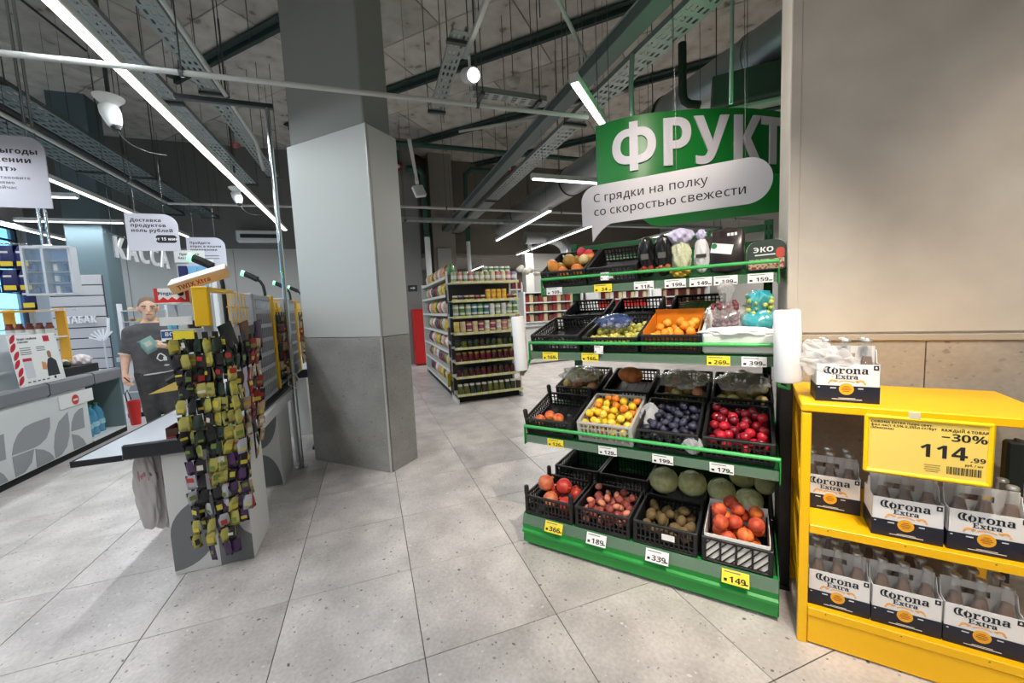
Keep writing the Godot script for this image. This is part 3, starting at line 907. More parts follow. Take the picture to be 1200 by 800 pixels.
func tied_bag(w: float, h: float, dp: float, neck: float, sd: float, folds := 9, flare := 2.4) -> ArrayMesh:
	# plastic bag with a gathered neck and a flared top
	var b := MB.new()
	b.blob(func(th: float, t: float) -> Vector3:
		var r: float
		if t < 0.62: r = sqrt(maxf(0.0, 1.0 - pow(1.0 - t / 0.62 * 1.55, 2.0) * 0.98)) if t / 0.62 < 0.8 else lerpf(0.97, neck, (t / 0.62 - 0.8) / 0.2)
		else: r = lerpf(neck, neck * flare, (t - 0.62) / 0.38)
		if t <= 0.0: r = 0.0
		if t >= 1.0: r = 0.02
		var f := 1.0 + (0.05 + 0.25 * maxf(0.0, t - 0.45)) * sin(th * folds + sd + t * 4.0) + 0.05 * sin(th * 3.0 + sd * 2.0)
		return Vector3(cos(th) * r * f * w / 2, t * h + 0.012 * sin(th * 4.0 + sd) * t, sin(th) * r * f * dp / 2), 36, 18)
	return b.done()

func crumple(w: float, h: float, dp: float, sd: float, nu := 30, nv := 16, full := 0.6, deep := 1.0) -> ArrayMesh:
	var b := MB.new()
	b.blob(func(th: float, t: float) -> Vector3:
		var r := sin(PI * clampf(t, 0.0, 1.0))
		r = pow(r, full) if r > 0.0 else 0.0
		if t <= 0.0 or t >= 1.0: r = 0.0
		var f := 1.0 + deep * (0.16 * sin(th * 5.0 + sd + t * 9.0) + 0.10 * sin(th * 9.0 - t * 13.0 + sd * 3.0))
		return Vector3(cos(th) * r * f * w / 2, t * h, sin(th) * r * f * dp / 2), nu, nv)
	return b.done()

func fruit_rack() -> void:
	var gr := mt("rack green", c8(34, 150, 62), 0.42)
	var gd := mt("rack dark green", c8(22, 96, 46), 0.5)
	var strip := film("price strip plastic", c8(112, 140, 120), 0.6, 0.2)
	var blk := mt("black crate plastic", c8(24, 24, 26), 0.48)
	var W := 1.262
	var t := thing("fruit_rack", "green metal fruit and vegetable rack with sloped shelves", "rack", RK)
	# base
	profile(t, "base_fascia", [[0.025, 0.022], [0.016, 0.082], [0.0, 0.094], [0.0, 0.106], [0.012, 0.114], [0.008, 0.143], [0.032, 0.19], [0.06, 0.19], [0.06, 0.022]], 0.0, W, gr)
	profile(t, "price_rail", [[0.002, 0.146], [0.026, 0.193], [0.029, 0.193], [0.006, 0.146]], 0.0, W, strip)
	piece(t, "base_deck", bc(Vector3(0.005, 0.16, -0.93), Vector3(W - 0.005, 0.184, -0.06)), gd)
	piece(t, "kick_board", bc(Vector3(0.03, 0.0, -0.9), Vector3(W - 0.03, 0.155, -0.09)), mt("black kick", c8(20, 20, 20), 0.8))
	for a in [-0.004, W - 0.002]:
		profile(t, "base_end_panel", [[0.02, 0.03], [0.03, 0.19], [0.10, 0.22], [0.95, 0.30], [0.95, 0.03]], a, a + 0.006, gd)
	piece(t, "back_panel", bc(Vector3(0.03, 0.18, -0.952), Vector3(W - 0.03, 0.5, -0.94)), gd)
	# uprights with slots
	for a in [0.0, W - 0.045]:
		var u := MB.new()
		u.box(Vector3(a + 0.0225, 0.93, -0.92), Vector3(0.045, 1.86, 0.055), 0.003)
		var up := piece(t, "upright", u.done(), gd)
		var sl := MB.new()
		for k in 30:
			for s in [-1, 1]: sl.box(Vector3(a + 0.0225 + s * 0.011, 0.25 + k * 0.054, -0.892), Vector3(0.006, 0.026, 0.002))
		piece(up, "slot_row", sl.done(), mats["black kick"])
	for y in [0.6, 1.15, 1.8]:
		piece(t, "cross_bar", bc(Vector3(0.045, y, -0.94), Vector3(W - 0.045, y + 0.04, -0.91), 0.002), gd)
	# shelves: front depth, height of the rail foot, slope
	for s in [[0.10, 0.61, 0.245], [0.20, 1.10, 0.245], [0.40, 1.485, 0.44]]:
		var d0: float = s[0]
		var h0: float = s[1]
		var k := tan(s[2])
		var sh := profile(t, "shelf", [[d0, h0 + 0.006], [d0, h0 + 0.04], [d0 + 0.012, h0 + 0.043], [0.89, h0 + 0.03 + (0.89 - d0) * k], [0.89, h0 + 0.012 + (0.89 - d0) * k], [d0 + 0.02, h0 + 0.008]], 0.0, W, gd)
		profile(sh, "price_rail", [[d0 - 0.006, h0], [d0 - 0.004, h0 + 0.044], [d0 - 0.001, h0 + 0.044], [d0 - 0.002, h0]], 0.0, W, strip)
		piece(t, "guard_rail", rod([Vector3(-0.004, h0 + 0.10, -d0 + 0.012), Vector3(W + 0.004, h0 + 0.10, -d0 + 0.012)], 0.0095, 10), mt("rail green", c8(72, 176, 96), 0.32))
		for a in [-0.006, W + 0.002]:
			profile(t, "shelf_bracket", [[d0 - 0.018, h0 - 0.01], [d0 - 0.018, h0 + 0.108], [d0 - 0.002, h0 + 0.108], [d0 + 0.004, h0 + 0.044], [0.9, h0 + 0.04 + (0.9 - d0) * k], [0.9, h0 - 0.10 + (0.9 - d0) * k], [d0 + 0.10, h0 - 0.005]], a, a + 0.004, gr)
	# ---- front row on the base
	var bases := [0.158, 0.474, 0.792, 1.102]
	crate("black crate of pomegranates at the left end of base", rk(bases[0], 0.194, 0.032), blk, "tall")
	crate("black crate of small flat peaches beside the pomegranates", rk(bases[1], 0.194, 0.032), blk)
	var kc := crate("black crate of kiwis in front of two cabbages", rk(bases[2], 0.194, 0.032), blk)
	piece(kc, "paper_label", bx(Vector3(0.06, 0.03, 0.001), 0.0, Vector3(0.02, 0.07, 0.008)), mats["white tag"] if mats.has("white tag") else mt("white tag", c8(236, 237, 238), 0.5))
	var pc := crate("black net crate of orange peaches lined with a white tray", rk(bases[3], 0.194, 0.032), blk, "net", 0.285)
	for e in [[Vector3(0.262, 0.12, 0.003), Vector3(0, 0.072, -0.014)], [Vector3(0.262, 0.15, 0.003), Vector3(0, 0.085, -0.316)]]: piece(pc, "white_liner", bx(e[0], 0.0, e[1]), mt("white card", c8(232, 232, 230), 0.6))
	for s in [-1, 1]: piece(pc, "white_liner", bx(Vector3(0.003, 0.135, 0.30), 0.0, Vector3(s * 0.130, 0.08, -0.165)), mats["white card"])
	var pom := [grain("pomegranate skin", [[0.0, c8(176, 38, 40)], [0.5, c8(202, 62, 54)], [1.0, c8(226, 150, 96)]], 0.02, 3.0, 0.35, 4, 3), grain("pomegranate skin pale", [[0.0, c8(190, 60, 50)], [0.5, c8(214, 110, 76)], [1.0, c8(232, 178, 120)]], 0.02, 3.0, 0.35, 6, 3)]
	fill(rk(bases[0], 0.194, 0.032), "pomegranate", "red pomegranate in the leftmost base crate", "pomegranates", "crowned", 0.05, pom, 6)
	var fig := [grain("flat peach skin", [[0.0, c8(120, 46, 46)], [0.5, c8(164, 78, 72)], [1.0, c8(206, 142, 120)]], 0.03, 5.0, 0.55, 11, 3), mt("flat peach dark", c8(150, 70, 62), 0.6), mt("flat peach pink", c8(216, 138, 112), 0.6)]
	fill(rk(bases[1], 0.194, 0.032), "flat_peach", "small dusky red flat peach in the second base crate", "flat peaches", "flat", 0.023, fig, 62)
	var kiwi := [grain("kiwi skin", [[0.0, c8(74, 60, 36)], [0.5, c8(104, 86, 52)], [1.0, c8(136, 114, 72)]], 0.08, 6.0, 0.8, 12, 4)]
	fill(rk(bases[2], 0.194, 0.032), "kiwi", "brown fuzzy kiwi in the third base crate", "kiwis", "oval", 0.028, kiwi, 27)
	var peach := [grain("peach skin", [[0.0, c8(178, 52, 34)], [0.42, c8(216, 96, 46)], [0.7, c8(238, 140, 60)], [1.0, c8(246, 176, 92)]], 0.018, 4.0, 0.6, 13, 3), grain("peach skin red", [[0.0, c8(150, 44, 36)], [0.5, c8(196, 74, 46)], [1.0, c8(236, 134, 66)]], 0.018, 4.0, 0.6, 14, 3)]
	fill(rk(bases[3], 0.194, 0.032), "peach", "orange red peach in the white-lined crate", "peaches", "dimple", 0.036, peach, 24, 0.262, 0.31)
	# ---- back row on the base
	crate("empty black crate behind the pomegranates", rk(bases[0] + 0.02, 0.19, 0.42), blk, "slat", 0.302, 0.39, 0.16)
	crate("empty black crate behind the flat peaches", rk(bases[1] + 0.01, 0.19, 0.42), blk, "slat", 0.302, 0.39, 0.16)
	crate("black crate with two cabbages behind the kiwis", rk(bases[2], 0.19, 0.39), blk, "slat", 0.302, 0.39, 0.09)
	crate("black crate heaped with cabbages behind the peaches", rk(bases[3] + 0.005, 0.19, 0.39), blk, "slat", 0.302, 0.39, 0.09)
	var cab := grain("cabbage leaf", [[0.0, c8(186, 196, 120)], [0.45, c8(214, 218, 150)], [0.55, c8(236, 236, 196)], [1.0, c8(220, 222, 166)]], 0.03, 3.0, 0.6, 21, 4)
	for c in [[0.715, 0.352, 0.475, "left cabbage of the two behind the kiwis", 0.078], [0.868, 0.356, 0.49, "right cabbage of the two behind the kiwis", 0.075], [1.018, 0.345, 0.49, "left cabbage of the heap behind the peaches", 0.068], [1.152, 0.322, 0.475, "front cabbage of the heap behind the peaches", 0.066], [1.12, 0.405, 0.60, "back cabbage of the heap behind the peaches", 0.066], [1.225, 0.395, 0.545, "rightmost cabbage of the heap behind the peaches", 0.05]]:
		var o := thing("cabbage", c[3], "vegetable", rk(c[0], c[1], c[2], 0.3, c[0] * 9.0), "cabbages on the base")
		var r: float = c[4]
		var b := MB.new()
		b.blob(func(th: float, tt: float) -> Vector3:
			var a := PI * tt
			var q := r * (1.0 + 0.025 * sin(th * 3.0 + a * 4.0))
			return Vector3(sin(a) * cos(th) * q, -cos(a) * q * 0.92, sin(a) * sin(th) * q), 22, 14)
		piece(o, "head", b.done(), cab)
		for k in 4:
			var lf := MB.new()
			var ph: float = k * 1.57 + c[0] * 5.0
			var gx := 7
			lf.smooth()
			for i in gx:
				for j in gx:
					var f := func(ii: int, jj: int) -> Vector3:
						var th: float = ph + (ii / float(gx) - 0.5) * 2.3
						var a2: float = 0.5 + jj / float(gx) * 1.9
						var q2: float = r * (1.045 + 0.05 * pow(maxf(0, jj / float(gx) - 0.6), 1.0) + 0.012 * sin(th * 14.0))
						return Vector3(sin(a2) * cos(th) * q2, -cos(a2) * q2 * 0.93, sin(a2) * sin(th) * q2)
					lf.quad(f.call(i, j), f.call(i, j + 1), f.call(i + 1, j + 1), f.call(i + 1, j))
			piece(o, "leaf", lf.done(), cab)
	# ---- second shelf, front row
	var T2 := 0.245
	var x2 := [0.155, 0.478, 0.797, 1.103]
	var h2 := 0.660
	crate("nearly empty black crate with raised corners at left of second shelf", rk(x2[0] - 0.01, h2, 0.115, T2), blk, "tall", 0.302, 0.36, 0.10)
	crate("pale grey crate of yellow plums on second shelf", rk(x2[1], h2, 0.115, T2), mt("pale crate plastic", c8(190, 190, 186), 0.5), "slat", 0.302, 0.36)
	crate("black crate of blue plums with crumpled film on second shelf", rk(x2[2], h2, 0.115, T2), blk, "slat", 0.29, 0.36)
	crate("black crate of red plums at right of second shelf", rk(x2[3], h2, 0.115, T2), blk, "slat", 0.29, 0.36)
	var appl := [grain("apple skin", [[0.0, c8(206, 60, 44)], [0.45, c8(224, 110, 60)], [1.0, c8(236, 182, 92)]], 0.02, 4.0, 0.4, 15, 3)]
	for c in [[0.10, 0.03, 0.14], [0.165, 0.034, 0.12], [0.06, 0.03, 0.08]]:
		single("apple", "red and yellow apple in the nearly empty crate", "fruit", fruit_mesh("dimple", 0.034), appl[0], rk(x2[0] - 0.16, h2, 0.115, T2) * eul(Vector3(c[0], 0.05, -c[2]), 0.3, c[0] * 20, 0.2), "loose apples")
	var ypl := [grain("yellow plum skin", [[0.0, c8(222, 150, 34)], [0.35, c8(238, 194, 40)], [1.0, c8(248, 220, 66)]], 0.02, 6.0, 0.35, 16, 3), grain("blushed plum skin", [[0.0, c8(190, 64, 36)], [0.4, c8(226, 120, 44)], [1.0, c8(244, 190, 56)]], 0.02, 6.0, 0.35, 17, 3), mt("yellow plum plain", c8(242, 204, 48), 0.35), mt("yellow plum pale", c8(246, 214, 80), 0.35)]
	fill(rk(x2[1], h2, 0.115, T2), "yellow_plum", "yellow plum with red blush in the pale crate", "yellow plums", "dimple", 0.0235, ypl, 72, 0.302, 0.36, 0.02)
	var bpl := [grain("blue plum bloom", [[0.0, c8(26, 26, 42)], [0.5, c8(48, 50, 74)], [1.0, c8(104, 106, 130)]], 0.03, 6.0, 0.55, 18, 3), mt("blue plum dark", c8(30, 30, 46), 0.5)]
	fill(rk(x2[2], h2, 0.115, T2), "blue_plum", "dusty blue plum in the third crate of second shelf", "blue plums", "oval", 0.0215, bpl, 72, 0.29, 0.36, 0.016)
	var rpl := [grain("red plum skin", [[0.0, c8(96, 12, 26)], [0.5, c8(148, 22, 38)], [1.0, c8(196, 52, 56)]], 0.02, 6.0, 0.25, 19, 3), mt("red plum dark", c8(112, 18, 34), 0.25), mt("red plum bright", c8(176, 30, 46), 0.25)]
	fill(rk(x2[3], h2, 0.115, T2), "red_plum", "shiny dark red plum in the rightmost crate of second shelf", "red plums", "round", 0.024, rpl, 60, 0.29, 0.36, 0.016)
	var clear := film("clear film", c8(225, 228, 232), 0.28, 0.15)
	single("plastic_film", "crumpled clear film between yellow and blue plum crates", "plastic film", crumple(0.09, 0.17, 0.05, 1.3), film("milky film", c8(214, 216, 222), 0.5, 0.2), rk(0.675, 0.745, 0.22, -0.9), "loose plastic film")
	single("plastic_film", "crumpled pale film hanging over the blue plum crate front", "plastic film", crumple(0.085, 0.10, 0.035, 2.1), mats["milky film"], rk(0.915, 0.672, 0.105), "loose plastic film")
	# ---- second shelf, back row
	for k in 4: crate(["black crate with film-covered pears behind the nearly empty crate", "black crate behind the yellow plums", "black crate with film-wrapped pale apples behind blue plums", "black crate with pears in paper behind red plums"][k], rk(x2[k] + 0.01, 0.775, 0.512, T2), blk, "slat", 0.29, 0.36, 0.10)
	var pear := [grain("pear skin", [[0.0, c8(150, 118, 66)], [0.5, c8(190, 164, 96)], [1.0, c8(214, 196, 140)]], 0.03, 4.0, 0.5, 23, 3), mt("pale apple", c8(206, 196, 120), 0.45), mt("pinkish apple", c8(206, 140, 104), 0.45)]
	for k in [0, 2, 3]:
		fill(rk(x2[k] + 0.01, 0.775, 0.512, T2), ["pear", "", "pale_apple", "pear"][k], ["beige pear under film at left back of second shelf", "", "pale apple in film behind the blue plums", "beige pear in paper behind the red plums"][k], "back row fruit", "dimple", 0.034, pear, 18, 0.29, 0.36)
		single("plastic_film", ["clear film over the pears at left back", "", "clear film around the pale apples", "torn pale paper hanging over the red plums"][k], "plastic film", crumple(0.26, 0.10, 0.2, 3.0 + k), film("thin film", c8(222, 220, 214), 0.3, 0.2), rk(x2[k] + 0.01, 0.90, 0.60, T2), "loose plastic film")
	single("papaya", "large orange papaya at the back under the third shelf", "fruit", fruit_mesh("mango", 0.06), grain("papaya skin", [[0.0, c8(214, 110, 60)], [0.5, c8(236, 144, 86)], [1.0, c8(246, 180, 120)]], 0.02, 4.0, 0.5, 24, 3), rk(x2[1] + 0.02, 0.955, 0.60, 0.2) * eul(Vector3.ZERO, 0, 0.3, 1.4))
	# ---- third shelf
	var h3 := 1.148
	var x3 := [0.158, 0.486, 0.80]
	crate("empty black crate at the left of third shelf", rk(x3[0], h3, 0.215, T2), blk, "slat", 0.31, 0.38, 0.10)
	crate("black crate of small green-yellow plums under blue film", rk(x3[1], h3, 0.215, T2), blk, "slat", 0.31, 0.38, 0.085)
	var oc := crate("black crate of apricots lined with orange paper", rk(x3[2], h3, 0.215, T2), blk, "slat", 0.29, 0.38, 0.10)
	var orp := mt("orange liner paper", c8(240, 146, 32), 0.6)
	piece(oc, "orange_liner", bx(Vector3(0.262, 0.075, 0.002), 0.0, Vector3(0, 0.055, -0.02)), orp)
	piece(oc, "orange_liner", bx(Vector3(0.262, 0.12, 0.002), 0.0, Vector3(0, 0.075, -0.362)), orp)
	for s in [-1, 1]: piece(oc, "orange_liner", bx(Vector3(0.002, 0.10, 0.34), 0.0, Vector3(s * 0.131, 0.066, -0.19)), orp)
	fill(rk(x3[2], h3, 0.215, T2), "apricot", "orange apricot on orange paper on third shelf", "apricots", "dimple", 0.026, [mt("apricot skin", c8(244, 156, 42), 0.5), mt("apricot pale", c8(246, 178, 70), 0.5)], 26, 0.262, 0.35)
	fill(rk(x3[1], h3, 0.215, T2), "greengage", "small green-yellow plum on third shelf", "greengages", "round", 0.0165, [mt("greengage skin", c8(196, 190, 84), 0.4), mt("greengage pale", c8(222, 208, 110), 0.4), mt("greengage green", c8(158, 166, 72), 0.4)], 110, 0.31, 0.36, 0.012)
	single("plastic_film", "blue printed clear film over the small green-yellow plums", "plastic film", crumple(0.2, 0.09, 0.16, 0.4), film("blue film", c8(70, 92, 150), 0.45, 0.2), rk(x3[1] - 0.01, 1.268, 0.36, T2), "loose plastic film")
	# white lined box with bags of grapes
	var wb := thing("white_lined_box", "white film-lined box holding bags of grapes on third shelf", "box", rk(1.10, h3, 0.215, T2))
	var wm := MB.new()
	wm.box(Vector3(0, 0.055, -0.008), Vector3(0.30, 0.10, 0.018), 0.008)
	wm.box(Vector3(0, 0.075, -0.35), Vector3(0.30, 0.15, 0.018), 0.008)
	for s in [-1, 1]: wm.box(Vector3(s * 0.145, 0.065, -0.18), Vector3(0.014, 0.12, 0.34), 0.006)
	wm.box(Vector3(0, 0.006, -0.18), Vector3(0.29, 0.012, 0.34), 0.002)
	piece(wb, "tray", wm.done(), mats["white card"])
	piece(wb, "film_fold", crumple(0.3, 0.05, 0.06, 1.0), mt("white film", c8(238, 238, 236), 0.35), mv(0, 0.085, -0.02))
	for g in [["bag_of_grapes", "knotted clear bag of dark red grapes on third shelf", -0.055, -0.13, c8(104, 46, 56), 0.16, film("grape bag film", c8(230, 230, 232), 0.16, 0.2)], ["bag_of_grapes", "cyan bag of green grapes beside the white bag roll", 0.085, -0.15, c8(164, 176, 92), 0.145, film("cyan film", c8(44, 190, 214), 0.5, 0.24)]]:
		var o := thing(g[0], g[1], "bag", rk(1.10, h3, 0.215, T2) * mv(g[2], 0.05, g[3]), "bags of grapes")
		var be := MB.new()
		var gm := fruit_mesh("round", 0.0125)
		var rest := SurfaceTool.new()
		rest.begin(Mesh.PRIMITIVE_TRIANGLES)
		for p in heap(g[5], 0.15, 0.0125, 110, 0.004, 14): rest.append_from(gm, 0, mv(p.x * (0.8 + 1.5 * p.y), p.y, (p.z + 0.075) * 0.95))
		piece(o, "grapes", rest.commit(), mt("grapes %s" % g[1], g[4], 0.35)).set_meta("kind", "stuff")
		piece(o, "film", tied_bag(g[5] * (1.25 if g[2] < 0 else 1.1), 0.27 if g[2] < 0 else 0.21, 0.2, 0.16 if g[2] < 0 else 0.5, g[2] * 40.0, 9, 2.4 if g[2] < 0 else 1.3), g[6])
	# third shelf, back row
	for k in 3: crate(["black crate standing at left back of third shelf", "black crate at middle back of third shelf", "black crate with cucumbers at right back of third shelf"][k], rk([0.2, 0.53, 0.88][k], 1.252, 0.59, 0.36), blk, "slat", 0.29, 0.29, 0.10)
	var cu := grain("cucumber skin", [[0.0, c8(60, 84, 26)], [0.5, c8(104, 128, 44)], [1.0, c8(164, 172, 84)]], 0.03, 4.0, 0.5, 26, 3)
	for k in 4:
		var o := thing("cucumber", "long green cucumber lying in the back crate of third shelf", "vegetable", rk(0.88, 1.345 + 0.012 * k, 0.68 + 0.035 * k, 0.36), "cucumbers")
		piece(o, "body", rod([Vector3(-0.10, 0, 0), Vector3(-0.09, 0.004, 0), Vector3(0.0, 0.012, 0), Vector3(0.08, 0.004, 0), Vector3(0.092, 0, 0)], 0.018, 10), cu)
		piece(o, "tip", rod([Vector3(0.092, 0, 0), Vector3(0.104, 0, 0)], 0.006, 6), mt("stalk", c8(96, 92, 50), 0.7))
	# ---- top shelf
	var T4 := 0.44
	var h4 := 1.533
	crate("black crate of mangoes at left of top shelf", rk(0.145, h4, 0.415, T4), blk, "slat", 0.30, 0.36, 0.105)
	var em := crate("empty black crate beside the mangoes on top shelf", rk(0.452, h4, 0.415, T4), blk, "slat", 0.30, 0.36, 0.105)
	piece(em, "paper_label", bx(Vector3(0.04, 0.03, 0.001), 0.0, Vector3(-0.01, 0.05, 0.008)), mats["white tag"])
	var mg := [["mango_skin_a", c8(196, 92, 42), c8(226, 146, 58)], ["mango_skin_b", c8(150, 118, 50), c8(196, 146, 66)], ["mango_skin_c", c8(214, 120, 48), c8(238, 176, 84)]]
	var mm := []
	for k in 3: mm.append(grain(mg[k][0], [[0.0, mg[k][1]], [1.0, mg[k][2]]], 0.02, 3.0, 0.4, 30 + k, 3))
	fill(rk(0.145, h4, 0.415, T4), "mango", "orange mango in the left crate of top shelf", "mangoes", "oval", 0.043, mm, 8, 0.30, 0.36)
	for k in 4: single("netted_fruit", "pale fruit in a red net in the left top crate", "fruit", fruit_mesh("round", 0.032), mt("red net", c8(214, 60, 76), 0.6) if k % 2 else mt("pale fruit", c8(226, 206, 150), 0.5), rk(0.145, h4, 0.415, T4) * mv([0.095, 0.10, -0.10, 0.03][k], 0.11, [-0.16, -0.25, -0.10, -0.31][k]), "netted fruit")
	shelf_packs(T4, h4)
	# ---- bag rolls
	var rollm := mt("roll film", c8(226, 228, 232), 0.38)
	var rl := thing("bag_roll", "small roll of clear bags at the left end of rack", "bag roll", RK * eul(Vector3(-0.012, 1.045, -0.10), 0.0, 0, 0.04))
	piece(rl, "film", turned([Vector2(0.010, 0), Vector2(0.036, 0), Vector2(0.0385, 0.01), Vector2(0.0385, 0.312), Vector2(0.034, 0.32), Vector2(0.012, 0.32), Vector2(0.012, 0.29), Vector2(0, 0.29)], 22), rollm)
	piece(rl, "core", turned([Vector2(0.011, -0.03), Vector2(0.013, -0.03), Vector2(0.013, 0.332), Vector2(0.011, 0.332)], 14), mt("card core", c8(120, 104, 86), 0.8))
	piece(rl, "hook", rod([Vector3(0.0, -0.03, 0), Vector3(0.0, -0.02, -0.01), Vector3(0.0, -0.01, -0.05), Vector3(0.0, 0.05, -0.11)], 0.008, 8), gr)
	var rr := thing("bag_roll", "big roll of white bags at the right end of rack", "bag roll", RK * eul(Vector3(1.287, 1.062, -0.062), 0.0, 0, 0.03))
	piece(rr, "film", turned([Vector2(0.014, 0), Vector2(0.046, 0), Vector2(0.051, 0.01), Vector2(0.049, 0.17), Vector2(0.047, 0.292), Vector2(0.042, 0.299), Vector2(0.016, 0.299), Vector2(0.016, 0.26), Vector2(0, 0.26)], 28), rollm)
	piece(rr, "core", turned([Vector2(0.013, -0.01), Vector2(0.0155, -0.01), Vector2(0.0155, 0.3), Vector2(0.013, 0.3)], 14), mats["card core"])
	piece(rr, "loose_end", crumple(0.10, 0.20, 0.035, 5.0, 60, 30, 0.5, 1.9), film("loose film", c8(236, 236, 238), 0.3, 0.12), eul(Vector3(0.03, 0.10, 0.03), 0, 0, -1.75))
	piece(rr, "loose_end", crumple(0.07, 0.15, 0.03, 2.2, 50, 26, 0.5, 1.9), mats["loose film"], eul(Vector3(0.05, 0.17, 0.03), 0, 0, -2.3))
	piece(rr, "hook", rod([Vector3(0.0, -0.01, 0), Vector3(0.0, -0.03, 0), Vector3(-0.03, -0.03, -0.05), Vector3(-0.03, 0.02, -0.14)], 0.007, 8), gr)
	# black board between the rack and the yellow shelf
	var bb := thing("black_board", "narrow black panel standing between fruit rack and yellow shelf", "panel", BK * mv(0.367, 0.0, -2.215))
	piece(bb, "sheet", bx(Vector3(0.05, 1.02, 0.10), 0.004, Vector3(0, 0.53, 0)), mt("black panel", c8(18, 18, 20), 0.45))
	piece(bb, "foot", bx(Vector3(0.052, 0.02, 0.12), 0.002, Vector3(0, 0.01, 0)), mats["black kick"])
	# ---- price tags
	for p in [[0.208, 0.172, -0.001, -0.48, true, "366", "yellow price tag 366 under the pomegranates"], [0.456, 0.170, -0.001, -0.48, false, "189", "white price tag 189 under the flat peaches"], [0.765, 0.168, -0.001, -0.48, false, "339", "white price tag 339 under the kiwis"], [1.10, 0.168, -0.001, -0.48, true, "149", "yellow price tag 149 under the peaches"],
			[0.195, 0.632, 0.092, 0.0, true, "126", "yellow price tag under the nearly empty crate"], [0.50, 0.632, 0.092, 0.0, false, "129", "white price tag 129 under the yellow plums"], [0.78, 0.632, 0.092, 0.0, false, "199", "white price tag 199 under the blue plums"], [1.04, 0.632, 0.092, 0.0, false, "179", "white price tag 179 under the red plums"],
			[0.135, 1.122, 0.192, 0.0, true, "169", "left yellow price tag of third shelf"], [0.38, 1.122, 0.192, 0.0, true, "166", "second yellow price tag of third shelf"], [1.02, 1.122, 0.192, 0.0, true, "269", "yellow price tag 269 under the bags of grapes"], [1.165, 1.122, 0.192, 0.0, false, "399", "white price tag 399 beside the white bag roll"],
			[0.085, 1.508, 0.392, 0.0, false, "109", "white price tag under the mangoes"], [0.40, 1.508, 0.392, 0.0, true, "34", "yellow price tag 34 on top shelf"], [0.635, 1.508, 0.392, 0.0, false, "118", "white price tag 118 on top shelf"], [0.80, 1.508, 0.392, 0.0, false, "199", "white price tag 199 under the wrapped cauliflower"], [0.925, 1.508, 0.392, 0.0, false, "149", "white price tag 149 on top shelf"], [1.04, 1.508, 0.392, 0.0, false, "199", "white price tag 199 under the dark avocado pack"], [1.19, 1.508, 0.392, 0.0, false, "159", "white price tag 159 at the right end of top shelf"]]:
		price_tag(p[0], p[1], p[2], p[3], p[4], p[5], p[6], 0.108 if p[1] < 0.5 or p[1] > 1.4 else 0.1, 0.058 if p[1] < 0.5 else 0.046)
	price_tag(0.415, 1.575, 0.385, 0.0, false, "", "small grey card on the rail of top shelf", 0.05, 0.045)
	price_tag(0.435, 1.165, 0.185, 0.0, false, "", "small grey card on the rail of third shelf", 0.05, 0.045)

